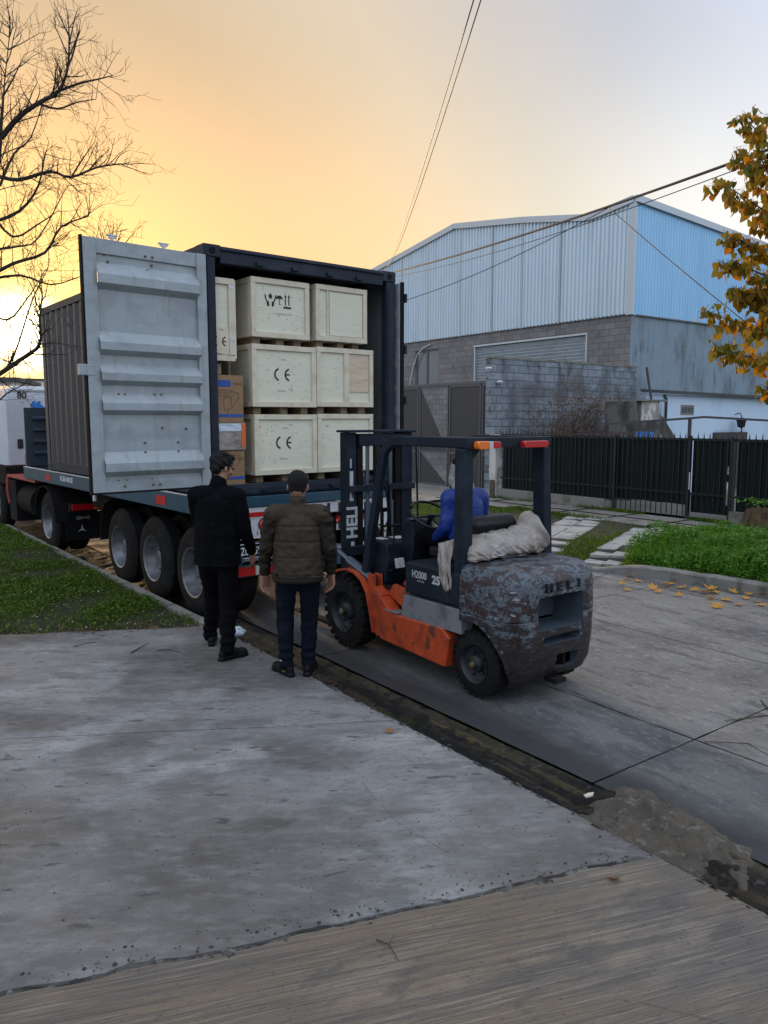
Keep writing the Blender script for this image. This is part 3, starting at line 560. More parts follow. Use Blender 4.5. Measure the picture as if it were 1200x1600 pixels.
# right side: kerb, verge, sidewalk
def rkx(y): return 9.12 + (.10 if y < 5.5 else 0) - (.35 * min(1, max(0, (y - 6.0) / 1.2)) if y < 7.3 else .35)
kb = MB(); ys = frange(-3, 60, .2); b = 0
for y in ys:
    drop = .10 if y > 7.0 else .10 * max(0, (y - 6.5) / .5)   # the kerb drops to the crossover
    for (dx, z) in [(-.02, -.12), (0, .125 - drop), (.03, .145 - drop), (.15, .15 - drop), (.15, 0)]: kb.v.append((rkx(y) + dx + .006 * nzv(y, dx, 3), y, z))
for k in range(len(ys) - 1):
    for i in range(4): a = b + k * 5 + i; kb.f.append((a, a + 1, a + 6, a + 5))
struct('kerb', kb, 'kerb')
def rz(x, y):
    s_ = min(1, max(0, (x - 9.0) / 1.0)); return .02 + .12 * s_ + .03 * nzv(x, y, .9, 6) * s_ + (.0 if y > 6.8 else .06)
struct('verge', MB().grid(frange(8.85, 12.9, .15), frange(-3, 60, .2), lambda x, y: rz(x, y) if x > rkx(y) + .06 else -.15), 'soil', smooth=True)
struct('sidewalk', MB().grid(frange(12.55, 14.06, .5), frange(-3, 60, .6), lambda x, y: .165 + .01 * nzv(x, y, 1.5)), 'walk', smooth=True)
sj = MB()
for y in frange(5, 20, 1.2): sj.box(12.55, 14.05, y, y + .02, .16, .182)
sj.box(13.28, 13.3, 4, 22, .16, .183)
struct('sidewalk_joints', sj, 'gap')
struct('yard', MB().grid([14.1, 15, 60], [14.9, 60], lambda x, y: .19), 'yard')
struct('lot', MB().grid([14.2, 60], [-10, 14.6], lambda x, y: .20), 'far')
struct('crossover', MB().grid(frange(9.0, 15.2, .5), frange(14.6, 19.5, .5), lambda x, y: .15 + .01 * nzv(x, y, 1) + .04 * (x > 12)), 'walk', smooth=True)
# two tiled paths across the verge, every tile laid on its own
tl = MB()
def tilepath(p0, p1, wd, rows, cols, m2=None):
    p0, p1 = Vector(p0), Vector(p1); d = (p1 - p0); L = d.length; d.normalize(); nrm = Vector((-d.y, d.x))
    for i in range(rows):
        for j in range(cols):
            a = p0 + d * (L * (i + .03) / rows) + nrm * (wd * ((j + .03) / cols - .5)); bq = p0 + d * (L * (i + .97) / rows) + nrm * (wd * ((j + .97) / cols - .5))
            if random.random() < .08: continue
            c = (a + bq) / 2; ja = random.uniform(-.03, .03); z = rz(c.x, c.y) + random.uniform(.004, .022)
            M = Matrix.Translation((c.x, c.y, z)) @ Matrix.Rotation(math.atan2(d.y, d.x) + ja, 4, 'Z') @ Matrix.Rotation(random.uniform(-.02, .02), 4, 'Y')
            tl.box(-L / rows * .47, L / rows * .47, -wd / cols * .47, wd / cols * .47, -.05, 0, M)
tilepath((9.15, 8.45), (12.75, 10.35), .85, 9, 2); tilepath((9.1, 7.1), (12.75, 8.75), .62, 9, 2)
struct('garden_path', tl, 'path', bevel=.004)
def inpath(x, y):
    for p0, p1, wd in (((9.15, 8.45), (12.75, 10.35), .85), ((9.1, 7.1), (12.75, 8.75), .62)):
        t = (x - p0[0]) / (p1[0] - p0[0]); yy = p0[1] + t * (p1[1] - p0[1])
        if abs(y - yy) < wd * (.50 - .12 * abs(nzv(x, y, 3))): return True
    return False
def regR():
    while True:
        y = random.uniform(5.0, 17.5); x = random.uniform(9.0, 12.75)
        if not inpath(x, y) and x > rkx(y) + .1: return x, y
v1, f1 = blades(regR, 60000, .06, .006, rz, .9, lambda x, y: max(.06, min(1, .45 + 1.6 * nzv(x, y, .9, 2))))
v2, f2 = blades(lambda: (random.choice((14.02, 13.98, 12.6)) + random.gauss(0, .05), random.uniform(5.5, 15)), 6000, .09, .006, lambda x, y: .17, .8, lambda x, y: max(0, min(1, .3 + 2 * nzv(x, y, 1.1, 12))))
o = len(v1); v1 += v2; f1 += [tuple(i + o for i in f) for f in f2]
tag(fastmesh('grass', v1, f1, 'grass'), 'patchy grass between the tiled paths across the street', 'grass', kind='stuff')
def gch(x, y):      # height of the leafy ground cover
    e = min(1, (x - 9.25) / .35, (12.75 - x) / .5, (7.35 + .1 * (x - 9.2) - y) / .4)
    return max(0, .25 * e * (1 + 1.1 * nzv(x, y, 1.5, 3)) + .11 * nzv(x, y, 4, 2))
def regC():
    while True:
        y = random.uniform(2.6, 8.6); x = random.uniform(9.2, 12.9)
        if y < 7.35 + .45 * (x - 9.2) * (x - 9.2 < 2.6) and not inpath(x, y) and gch(x, y) > .03: return x, y
v1, f1 = leafs(regC, 52000, .020, rz, gch); v2, f2 = blades(regC, 12000, .30, .005, rz, .7)
o = len(v1); v1 += v2; f1 += [tuple(i + o for i in f) for f in f2]
tag(fastmesh('ground_cover', v1, f1, 'clover'), 'dense leafy bright green ground cover along the right kerb', 'ground cover', kind='stuff')

# ---------------------------------------------------------------- warehouse
WX, WY = 20.1, 14.9
wh = empty('warehouse', (WX, WY, .19), label='large warehouse of grey concrete block below and pale ribbed zinc cladding above', cat='warehouse')
def wl(y, z): return (y - WY, z - .19)
roofl = [(14.9, 8.73), (16.3, 8.56), (16.6, 8.54), (19.4, 9.03), (23.0, 9.52), (27.7, 8.78), (33.5, 7.9)]
def roofz(y):
    for a, b in zip(roofl, roofl[1:]):
        if y <= b[0]: return jl(a, b, y)
    return roofl[-1][1]
# front block wall with openings for the shutter and the window
fw = MB()
def wpiece(y0, y1, z0, z1): fw.box(0, .2, y0 - WY, y1 - WY, z0 - .19, z1 - .19)
wpiece(14.9 + .003, 16.55, .19, 5.42); wpiece(16.55, 21.9, 4.95, 5.42); wpiece(21.9, 23.95, .19, 5.42); wpiece(23.95, 25.45, 5.0, 5.42); wpiece(23.95, 25.45, .19, 3.5); wpiece(25.45, 33.5, .19, 5.42)
fw.build('block_wall', 'block', wh)
sw = MB().box(.2, 30, -.001, .2, 0, 5.22); sw.box(-.004, .2, -.006, .003, 0, 5.22); sw.build('rendered_wall', 'render', wh)
# ribbed cladding, front
cl = MB(); P_ = 0.18; ys = []
y = 14.93
while y < 33.4:
    ys += [(y, 0), (y + .06, 0), (y + .085, .045), (y + .12, .045), (y + .145, 0)]; y += .16
b = 0
for (yy, dx) in ys: cl.v += [(-.03 - dx, yy - WY, 5.36 - .19), (-.03 - dx, yy - WY, roofz(yy) - .19 - .05)]
for k in range(len(ys) - 1): cl.f.append((2 * k, 2 * k + 2, 2 * k + 3, 2 * k + 1))
cl.build('cladding', 'clad', wh, fix=False)
seam = MB()
for yy in (17.7, 19.4, 20.9, 22.6, 24.5, 26.3): seam.box(-.075, -.05, yy - WY, yy - WY + .05, 5.35 - .19, roofz(yy) - .19 - .06)
seam.build('cladding_seam', 'trim', wh)
def sidez(x): return 8.70 - (x - WX) * .055
cs = MB(); xs = []; x = WX + .03
while x < WX + 22: xs += [(x, 0), (x + .10, 0), (x + .115, .018), (x + .135, .018), (x + .15, 0)]; x += .15
for (xx, dy) in xs: cs.v += [(xx - WX, -.04 - dy, 5.33 - .19), (xx - WX, -.04 - dy, sidez(xx) - .19 - .05)]
for k in range(len(xs) - 1): cs.f.append((2 * k, 2 * k + 1, 2 * k + 3, 2 * k + 2))
cs.build('cladding', 'cladx', wh, fix=False)
tr_ = MB()
for a, b2 in zip(roofl, roofl[1:]): tr_.bar((-.07, a[0] - WY, a[1] - .19 - .03), (-.07, b2[0] - WY, b2[1] - .19 - .03), .12, .20)
tr_.bar((-.07, -.08, 8.73 - .22), (22, -.08, sidez(WX + 22) - .22), .12, .20)
tr_.build('roof_trim', 'trim', wh)
MB().box(-.09, .02, -.075, .16, 5.33 - .19, 8.73 - .30).build('corner_trim', 'trim', wh, bevel=.01)
MB().box(-.05, 0, .02, 18.5, 5.16, 5.20).box(.2, 22, -.06, 0, 5.13, 5.17).build('base_flashing', 'wframe', wh)
rf = MB()
for a, b2 in zip(roofl, roofl[1:]): rf.add([(0.05, a[0] - WY, a[1] - .25), (30, a[0] - WY, a[1] - 1.4), (30, b2[0] - WY, b2[1] - 1.4), (.05, b2[0] - WY, b2[1] - .25)], [(0, 1, 2, 3)])
rf.build('roof', 'trim', wh)
sh = MB(); z = .2
while z < 4.95 - .19: sh.add([(.12, 1.65, z), (.12, 7.0, z), (.05, 7.0, z + .06), (.05, 1.65, z + .06), (.12, 1.65, z + .11), (.12, 7.0, z + .11)], [(0, 1, 2, 3), (3, 2, 5, 4)]); z += .11
sh.build('roller_shutter', 'shutter', wh, fix=False)
MB().box(.0, .12, 1.66, 1.72, 0, 4.7).box(.0, .12, 6.93, 6.99, 0, 4.7).box(-.02, .12, 1.65, 7.0, 4.70, 4.76).build('shutter_guide', 'trim', wh)
win = MB().box(.05, .10, 9.05, 10.55, 3.31, 3.38).box(.05, .10, 9.05, 10.55, 4.74, 4.81).box(.05, .10, 9.05, 9.12, 3.38, 4.74).box(.05, .10, 10.48, 10.55, 3.38, 4.74).box(.04, .11, 9.80, 9.90, 3.38, 4.74).build('window', 'wframe', wh)
MB().box(.08, .09, 9.12, 9.80, 3.38, 4.74).build('pane', 'glass', win); MB().box(.08, .09, 9.90, 10.48, 3.38, 4.74).build('pane', 'glass', win)
MB().box(.03, .2, 8.95, 10.65, 4.81, 4.86).build('lintel', 'plinth', wh)
hp = [at(645, 604, 27) , at(648, 588, 27), at(652, 566, 27), at(657, 554, 27), at(668, 550, 27), at(679, 549, 27)]
hp = [Vector((-.06, *wl(25.6 - .0, 3.4)))] ; hp = [Vector((-.06, 10.9, 3.2)), Vector((-.06, 10.8, 3.6)), Vector((-.06, 10.6, 4.2)), Vector((-.06, 10.35, 4.65)), Vector((-.06, 9.95, 4.90)), Vector((-.06, 9.5, 5.0))]
MB().tube(hp, .022, 8).build('conduit', 'white', wh, smooth=True)
MB().box(-.22, 0, 11.3, 11.8, 3.2, 3.65).build('meter_box', 'platew', wh, bevel=.02)
# block boundary wall with its camera and lamp
bw = empty('block_boundary_wall', (14.02, 14.6, .2), label='tall weathered bare block wall running from the pillar back to the warehouse', cat='wall')
MB().box(0, 6.05, 0, .2, 0, 3.53).build('block_wall', 'blockx', bw)
MB().box(-.03, 6.05, -.015, .215, 3.53, 3.60).build('coping', 'plinth', bw, bevel=.008)
pl = empty('wall_pillar', (13.98, 14.35, .17), label='flaking whitewashed pillar at the end of the black fence', cat='pillar')
MB().box(0, .42, 0, .24, 0, 1.62).build('shaft', 'pillar', pl, bevel=.012)
MB().box(-.03, .0, .0, .18, 0, .45).build('brick_base', 'rubble', pl, bevel=.01)
for k, (px, py) in enumerate(((777, 602), (757, 575))):
    sc_ = empty('security_camera', (14.3 if k == 0 else 13.9, 14.5, 3.12 if k == 0 else 3.45), label='small white camera on the face of the block wall' if k == 0 else 'small white lamp on the edge of the block wall', cat='camera')
    MB().box(-.03, .03, .02, .1, -.03, .03).build('bracket', 'white', sc_); MB().lathe([(-.14, 0), (-.14, .035), (.02, .035), (.02, 0)], (-.02, 0, .02), 'x', 12).build('housing', 'white', sc_, smooth='auto')
# gate
gt = empty('metal_gate', (15.0, 14.9, .19), label='wide dark grey sheet metal gate between block wall and container', cat='gate')
GH = 2.98
fr = MB()
for y0, y1 in ((.0, 1.05), (1.10, 2.45), (2.50, 3.85), (3.9, 5.2), (5.25, 6.6)):
    fr.box(-.03, .03, y0, y0 + .05, 0, GH).box(-.03, .03, y1 - .05, y1, 0, GH).box(-.03, .03, y0 + .05, y1 - .05, GH - .06, GH).box(-.03, .03, y0 + .05, y1 - .05, 0, .06).box(-.03, .03, y0 + .05, y1 - .05, .98, 1.04)
fr.build('gate_frame', 'gatef', gt, bevel=.004)
MB().box(-.04, .04, 0, 6.6, GH + .003, GH + .08).build('top_rail', 'gatef', gt)
sm = MB()
for k, (y0, y1) in enumerate(((.0, 1.05), (1.10, 2.45), (2.50, 3.85), (3.9, 5.2), (5.25, 6.6))):
    a, b2 = y0 + .05, y1 - .05
    if k == 2 or k == 3:
        if k == 2: sm.prism([(a, 1.04), (b2, 1.04), (b2, GH - .06), ], -.008, .008, 'x')
        else: sm.box(-.008, .008, a, b2, 1.04, GH - .06)
        if k == 2: sm.prism([(a, .06), (b2, .06), (b2, .98)], -.008, .008, 'x')
        else: sm.box(-.008, .008, a, b2, .06, .98)
    else: sm.box(-.008, .008, a, b2, 1.04, GH - .06).box(-.008, .008, a, b2, .06, .98)
sm.build('sheet_panel', 'gate', gt)
# ---------------------------------------------------------------- fence with sheet backing and spiked bars
fn = empty('spiked_fence', (14.1, 14.3, .17), label='dark green sheet fence behind black spiked bars along the far pavement', cat='fence')
def fl(y): return y - 14.3
MB().box(-.09, .12, fl(10.95), fl(14.28), -.05, .24).build('plinth', 'plinth', fn, bevel=.01)
MB().box(-.09, .12, fl(2), fl(8.0), -.05, .24).build('plinth', 'plinth', fn, bevel=.01)
for y0, y1, zb in ((10.75, 14.27, .22), (8.95, 10.68, .28), (8.05, 8.88, .14), (2.0, 7.98, .22)):
    s_ = MB(); y = y0; P2 = []
    while y < y1: P2 += [(y, 0), (y + .055, 0), (y + .075, .028), (y + .13, .028), (y + .15, 0)]; y += .15
    P2 = [p for p in P2 if p[0] <= y1]
    for (yy, dx) in P2:
        zz = zb + (.05 * nzv(yy, 0, 2, 9) if zb > .25 else 0); s_.v += [(.05 - dx, fl(yy), zz), (.05 - dx, fl(yy), 1.62)]
    for k in range(len(P2) - 1): s_.f.append((2 * k, 2 * k + 2, 2 * k + 3, 2 * k + 1))
    s_.build('sheet_panel', 'fence', fn, fix=False)
    bb = MB(); y = y0 + .06
    while y < y1 - .02:
        z0 = .24 if zb < .25 else .02 + .05 * abs(nzv(y, 0, 1)); bb.box(-.055, -.040, fl(y) - .009, fl(y) + .009, z0, 1.66); bb.add([(-.055, fl(y) - .009, 1.66), (-.040, fl(y) - .009, 1.66), (-.040, fl(y) + .009, 1.66), (-.055, fl(y) + .009, 1.66), (-.047, fl(y) + .006 * random.uniform(-1, 1), 1.75)], [(0, 1, 4), (1, 2, 4), (2, 3, 4), (3, 0, 4)]); y += .125
    bb.build('spiked_bars', 'fbar', fn)
    MB().box(-.04, -.02, fl(y0), fl(y1), 1.58, 1.63).build('fence_rail', 'fbar', fn); MB().box(-.04, -.02, fl(y0), fl(y1), .50, .54).build('fence_rail', 'fbar', fn)
for y, wdt in ((10.71, .06), (8.915, .07), (8.01, .07)):
    MB().box(-.07, .0, fl(y) - wdt / 2, fl(y) + wdt / 2, 0, 1.68).build('fence_post', 'fbar', fn, bevel=.004)
for y, z0, z1 in ((8.87, .6, .95), (8.06, .95, 1.1), (8.06, .35, .8)):
    MB().box(-.075, -.071, fl(y) - .012, fl(y) + .012, z0, z1).build('peeling_paint', 'pillar', fn)
# ---------------------------------------------------------------- house behind the fence
hs = empty('low_house', (17.5, 12.0, .2), label='low white rendered house with a dark roof edge behind the fence', cat='house')
MB().box(0.1, 12, 0, .5, 0, 2.62).build('wall', 'hwall', hs)
MB().add([(.0, -.12, 2.64), (12.2, -.25, 2.50), (12.2, .6, 2.56), (0, .6, 2.70), (.0, -.12, 2.72), (12.2, -.25, 2.58), (12.2, .6, 2.64), (0, .6, 2.78)], [(0, 1, 2, 3), (4, 5, 6, 7), (0, 1, 5, 4), (1, 2, 6, 5), (2, 3, 7, 6), (3, 0, 4, 7)]).build('roof', 'roofd', hs)
MB().tube([(.22, -.04, .6), (.22, -.04, 2.5), (.12, -.04, 2.6)], .03, 8).build('downpipe', 'roofd', hs, smooth=True)
vt = MB()
for k in range(4): vt.box(.98 + .13 * k, 1.07 + .13 * k, -.02, .0, 2.16, 2.30)
vt.build('air_vent', 'logot', hs)
MB().box(.92, 1.52, -.012, 0, 2.10, 2.36).build('vent_surround', 'plinth', hs)
sk = MB().box(2.5, 4.2, -.06, -.003, 0, 1.62)
for k in range(18): sk.add([(2.55 + .09 * k, -.05, 1.62), (2.57 + .09 * k, -.05, 1.62), (2.56 + .09 * k, -.04, 1.74)], [(0, 1, 2)])
sk.build('spiked_panel', 'brownd', hs)
ln = empty('wall_lantern', (21.0, 11.95, 2.0), label='black wrought wall lantern under the white house eave', cat='lantern')
MB().tube([(0, .0, .32), (0, -.15, .36), (0, -.2, .25)], .015, 6).build('arm', 'fbar', ln); MB().lathe([(0, .03), (.03, .10), (.2, .13), (.22, .16), (.30, .02)], (0, -.2, -.06), 'z', 8, True).build('lamp_body', 'fbar', ln, smooth='auto')
MB().tube([(.04, -.2, -.05), (.02, -.2, -.2)], .02, 6).build('finial', 'fbar', ln)
shd = empty('cement_shed', (15.6, 11.6, .2), label='dirty cement shed with a sloping roof against the white house', cat='shed')
MB().prism([(.3, 0), (2.25, 0), (2.15, 1.42), (1.45, 2.05), (1.28, 2.12), (1.28, 2.42), (.35, 2.42)], 0, .9, 'y').build('wall', 'dirty', shd)
MB().box(.55, 1.25, -.03, -.0, 1.95, 2.42).build('white_patch', 'pillar', shd); MB().box(.35, 1.5, -.1, 1, 2.42, 2.46).build('slab', 'plinth', shd)
MB().bar((1.1, .1, 2.46), (.85, .1, 3.25), .04, .04).build('leaning_board', 'roofd', shd)
pg = empty('rusty_pergola', (15.2, 9.9, .2), label='thin rusty metal frame standing behind the fence in front of the white house', cat='pergola')
MB().bar((1.0, .4, .0), (1.0, .4, 1.98), .06, .06).build('post', 'roofd', pg)
MB().bar((-.9, 1.3, 1.87), (1.0, .4, 2.0), .035, .05).bar((1.0, .4, 2.0), (1.3, .25, 2.03), .035, .05).bar((1.3, .25, 2.03), (4.6, -1.4, 1.85), .035, .05).build('beam', 'roofd', pg)
MB().bar((-2.0 + 1.2, 3.0, 1.62), (.4, 1.2, 1.66), .03, .03).build('rusty_rail', 'rusty', pg)
be = empty('blue_sign', (14.35, 10.15, 1.80), label='small bright blue letters standing just above the fence spikes', cat='sign')
text('E D E N', .15, 'bluelet', be, face_neg_x(-.05, 0, .05), ext=.01, bold=.002, sx=.9)
MB().box(.01, .02, -.22, .22, -.9, -.03).build('backing_board', 'fbar', be)

# ---------------------------------------------------------------- bare tree, dry bush, far tree
def twigs(mb, p, d, L, r, depth, droop=0., spread=.75, seg=4, jit=.28, rmin=.0022, cnt=3):
    pts = [Vector(p)]; d = Vector(d).normalized(); q = Vector(p)
    for k in range(seg):
        d = (d + Vector((random.gauss(0, jit), random.gauss(0, jit), random.gauss(0, jit) + droop)) * .5).normalized(); q = q + d * (L / seg); pts.append(q)
    rs = [max(rmin, r * (1 - .62 * k / seg)) for k in range(seg + 1)]
    mb.tube(pts, rs, 5 if r > .012 else 3, cap=False)
    if depth <= 0: return
    for k in range(cnt + (1 if depth > 1 else 0)):
        i = random.randint(1, seg); t = pts[i]; dd = (pts[i] - pts[i - 1]).normalized()
        rv = Vector((random.gauss(0, 1), random.gauss(0, 1), random.gauss(0, 1) + .25)); rv = (rv - dd * rv.dot(dd)).normalized()
        nd = dd * random.uniform(.5, 1) + rv * spread
        twigs(mb, t, nd, L * random.uniform(.42, .75), max(rmin, rs[i] * random.uniform(.5, .75)), depth - 1, droop, spread, seg, jit, rmin, cnt)
def smooth_path(P_, n=4):
    out = []
    for i in range(len(P_) - 1):
        a, b = P_[i], P_[i + 1]; pa = P_[i - 1] if i else a; pb = P_[i + 2] if i + 2 < len(P_) else b
        for k in range(n):
            t = k / n; out.append(.5 * ((2 * a) + (-pa + b) * t + (2 * pa - 5 * a + 4 * b - pb) * t * t + (-pa + 3 * a - 3 * b + pb) * t ** 3))
    return out + [P_[-1]]
bt = empty('bare_tree', tuple(Vector((at(-130, 900, 10).x, at(-130, 900, 10).y, .1))), label='leafless street tree reaching over the truck at the left edge', cat='tree')
off = Vector(bt.location)
def bp(px, py, Y=10): return at(px, py, Y) - off
tk = MB(); base = Vector((0, 0, -.1))
tp = smooth_path([base, bp(-110, 760), bp(-75, 600), bp(-35, 420), bp(-6, 270), bp(2, 190, 9.9), bp(8, 120, 9.9), bp(16, 45, 10)], 4)
tk.tube(tp, [max(.006, .13 * (1 - i / (len(tp) - 1)) ** 1.5) for i in range(len(tp))], 10)
tk.build('trunk', 'bark', bt, smooth=True)
cr = MB()
for i in range(10, len(tp)):
    for _ in range(3): twigs(cr, tp[i], Vector((random.gauss(0, .8), random.gauss(0, .6), .8)), random.uniform(.3, .6), .008, 2, .05, .8, 4, .3, .0019, 2)
limbs = [([(2, 215, 9.95), (30, 182, 9.8), (62, 160, 9.7), (92, 142, 9.6), (106, 105, 9.5), (108, 58, 9.4)], .045), ([(92, 142, 9.6), (125, 130, 9.4), (152, 124, 9.3), (176, 118, 9.2)], .022), ([(60, 162, 9.7), (90, 170, 9.7), (120, 160, 9.8), (150, 155, 9.9)], .02),
    ([(-5, 275, 10), (30, 281, 9.9), (78, 268, 9.8), (110, 277, 9.7), (150, 262, 9.6), (188, 256, 9.5)], .035), ([(112, 276, 9.7), (128, 250, 9.6), (148, 222, 9.5)], .015), ([(-20, 350, 10), (30, 330, 9.8), (60, 290, 9.9), (70, 240, 10)], .03),
    ([(-30, 440, 10), (20, 412, 9.8), (70, 395, 9.7), (95, 355, 9.6), (138, 338, 9.5)], .032), ([(-30, 440, 10), (30, 430, 10), (80, 445, 10.2), (125, 432, 10.3)], .026), ([(-60, 620, 10), (-10, 590, 9.6), (35, 560, 9.4), (62, 538, 9.3), (62, 500, 9.2), (66, 462, 9.2)], .045),
    ([(62, 538, 9.3), (90, 536, 9.2), (132, 545, 9.1)], .014), ([(-10, 592, 9.6), (20, 560, 9.5), (50, 470, 9.6), (75, 420, 9.7)], .02), ([(-40, 480, 10), (10, 500, 9.8), (40, 470, 9.6), (60, 440, 9.6)], .022), ([(-15, 330, 10), (20, 370, 9.9), (60, 350, 9.8), (90, 330, 9.7)], .022),
    ([(0, 210, 9.9), (-30, 170, 10), (-60, 120, 10.2)], .03), ([(-20, 350, 10), (-90, 300, 10.2), (-150, 220, 10.4)], .05), ([(-40, 450, 10), (-130, 420, 9.6), (-210, 330, 9.3)], .05), ([(0, 290, 10), (22, 240, 10.3), (48, 215, 10.5), (70, 150, 10.6)], .022), ([(5, 150, 9.9), (22, 120, 9.8), (38, 85, 9.8)], .016),
    ([(-12, 390, 10), (28, 385, 10.3), (60, 372, 10.5), (105, 290, 10.6)], .024), ([(-60, 620, 10), (-20, 640, 9.7), (10, 615, 9.5), (40, 600, 9.4)], .02)]
for P_, r in limbs:
    pts = smooth_path([bp(*p) for p in P_], 3); n = len(pts)
    cr.tube(pts, [max(.003, r * .80 * (1 - .75 * i / (n - 1))) for i in range(n)], 6, cap=False)
    for i in range(1, n):
        dd = (pts[i] - pts[i - 1]).normalized()
        for _ in range(2 if r > .028 else 1):
            rv = Vector((random.gauss(0, 1), random.gauss(0, 1), random.gauss(0, 1) + .5)).normalized()
            twigs(cr, pts[i], dd * .6 + rv * .8, random.uniform(.20, .48), max(.003, r * .22), 2, .05, .8, 4, .3, .0019, 2)
cr.build('crown', 'bark', bt, fix=False)
ft = empty('bare_tree', tuple(Vector((at(172, 650, 22).x, at(172, 650, 22).y, .1))), label='bare treetop poking up behind the open container door', cat='tree')
o2 = Vector(ft.location); m_ = MB(); top = at(165, 420, 22) - o2
m_.tube([(0, 0, 0), top * .5, top], [.12, .08, .04], 8).build('trunk', 'bark', ft)
m_ = MB()
for q in ((150, 372), (160, 362), (178, 350), (190, 360), (205, 368), (168, 375)): 
    t_ = at(q[0], q[1], 22) - o2; m_.tube([top, (top + t_) / 2 + Vector((.05, 0, .05)), t_], [.035, .02, .008], 5)
    twigs(m_, (top + t_) / 2, t_ - top, .7, .014, 2, 0, .8, 4, .3, .005, 3)
m_.build('crown', 'bark', ft, fix=False)
db = empty('dry_bush', (15.4, 13.6, .2), label='dry brown leafless bush climbing against the block wall behind the fence', cat='bush')
m_ = MB()
for k in range(26): twigs(m_, (random.uniform(-.6, 2.4), random.uniform(-.4, .5), random.uniform(.6, 1.3)), (random.uniform(-.3, .5), random.uniform(-.3, .3), 1), random.uniform(.7, 1.5), .014, 3, -.02, .8, 5, .35, .004, 3)
m_.build('branches', 'twig', db, fix=False)
m_ = MB(); m_.tube([(0.9, 0, 0), (1.0, 0, .8), (.9, .1, 1.7)], [.07, .05, .03], 7).build('trunk', 'bark', db)
vs, fs = leafs(lambda: (random.gauss(.9, .7), random.gauss(0, .3)), 1600, .022, lambda x, y: .9, 1.7)
fastmesh('dry_leaves', vs, fs, 'dryleaf', db)
# ---------------------------------------------------------------- autumn tree at the right edge
au = empty('autumn_tree', (at(1300, 800, 9.9).x, at(1300, 800, 9.9).y, .15), label='tree with drooping orange and green leaves hanging in at the right edge', cat='tree')
ao = Vector(au.location)
def ap(px, py, Y=9.8): return at(px, py, Y) - ao
m_ = MB(); m_.tube(smooth_path([Vector((0, 0, -.1)), ap(1296, 700), ap(1285, 520), ap(1280, 350), ap(1270, 200), ap(1285, 60)], 4), [.17 - .006 * i for i in range(21)], 10).build('trunk', 'bark', au, smooth=True)
hang = [[(1278, 330), (1235, 262), (1205, 232), (1178, 200), (1160, 180)], [(1278, 360), (1240, 320), (1200, 290), (1172, 262), (1150, 230)], [(1280, 400), (1240, 360), (1195, 330), (1150, 300), (1116, 288)], [(1240, 365), (1215, 352), (1198, 345), (1190, 340)], [(1282, 440), (1240, 420), (1190, 395), (1160, 378), (1140, 365)],
    [(1282, 460), (1235, 440), (1190, 428), (1155, 412), (1130, 412)], [(1282, 480), (1235, 465), (1190, 462), (1160, 458), (1143, 452)], [(1284, 530), (1240, 520), (1190, 512), (1140, 500), (1103, 484)], [(1286, 560), (1240, 555), (1190, 560), (1150, 552), (1116, 540)], [(1240, 420), (1210, 430), (1185, 450), (1175, 470)],
    [(1280, 300), (1250, 225), (1225, 195), (1205, 178)], [(1286, 590), (1250, 590), (1215, 600), (1198, 606)], [(1250, 400), (1220, 320), (1195, 260), (1180, 235)], [(1250, 320), (1225, 300), (1210, 310), (1198, 335)], [(1240, 480), (1215, 490), (1195, 500), (1178, 520)]]
for k in range(34): # the rest of the crown, outside the frame
    a = random.uniform(-.6, 1.6); z = random.uniform(2.2, 6.2); R_ = random.uniform(1.0, 2.3)
    s0 = Vector((0, 0, z)); e = s0 + Vector((R_ * cos(a * 2), R_ * sin(a * 2), random.uniform(-.2, .8)))
    P_ = [s0, (s0 + e) / 2 + Vector((0, 0, .15)), e]
    qx = (e + ao); X = qx.x * cos(YAW) - qx.y * sin(YAW); Yd = qx.x * sin(YAW) + qx.y * cos(YAW)
    if Yd < .5 or X / Yd * 1202 + 600 > 1260: hang.append(P_)
br = MB(); lv, lf = [[], []], [[], []]
def heart(c, dn, sz, sel):
    """one heart-shaped, slightly cupped leaf hanging from its stalk"""
    dn = dn.normalized(); a = Vector((random.gauss(0, 1), random.gauss(0, 1), random.gauss(0, .4))); sd = dn.cross(a).normalized(); nn = sd.cross(dn)
    pr = [(0, 0, 0), (.42, -.10, .05), (.52, .22, .10), (.36, .62, .08), (0, 1.05, -.04)]
    b = len(lv[sel]); V = []
    for (u, v, h) in pr: V.append(c + sd * u * sz + dn * v * sz + nn * h * sz)
    for (u, v, h) in pr[1:4]: V.append(c - sd * u * sz + dn * v * sz + nn * h * sz)
    V.append(c + dn * .45 * sz - nn * .03 * sz)
    lv[sel].extend(tuple(q) for q in V)
    for f in ((8, 0, 1), (8, 1, 2), (8, 2, 3), (8, 3, 4), (8, 4, 7), (8, 7, 6), (8, 6, 5), (8, 5, 0)): lf[sel].append(tuple(b + i for i in f))
for hi_, P_ in enumerate(hang):
    pts = smooth_path([ap(p[0], p[1], 9.8 + .5 * sin(hi_ * 2.1)) for p in P_], 6) if not isinstance(P_[0], Vector) else smooth_path(P_, 8)
    n = len(pts); br.tube(pts, [max(.003, .016 * (1 - .85 * i / (n - 1))) for i in range(n)], 5, cap=False)
    for i in range(n // 4, n):
        m0 = 7 if i < n - 2 else 4
        for _ in range(m0):
            t_ = pts[i] + Vector((random.gauss(0, .065), random.gauss(0, .065), random.gauss(0, .055)))
            dn = Vector((random.gauss(0, .5), random.gauss(0, .5), -1 + random.gauss(0, .25)))
            e = t_ + dn * .04; br.tube([pts[i], t_, e], .0018, 3, cap=False); heart(e, dn, random.uniform(.065, .11), 1 if (i / n > .8 and random.random() < .8) or random.random() < .3 else 0)
br.build('branches', 'bark', au, fix=False)
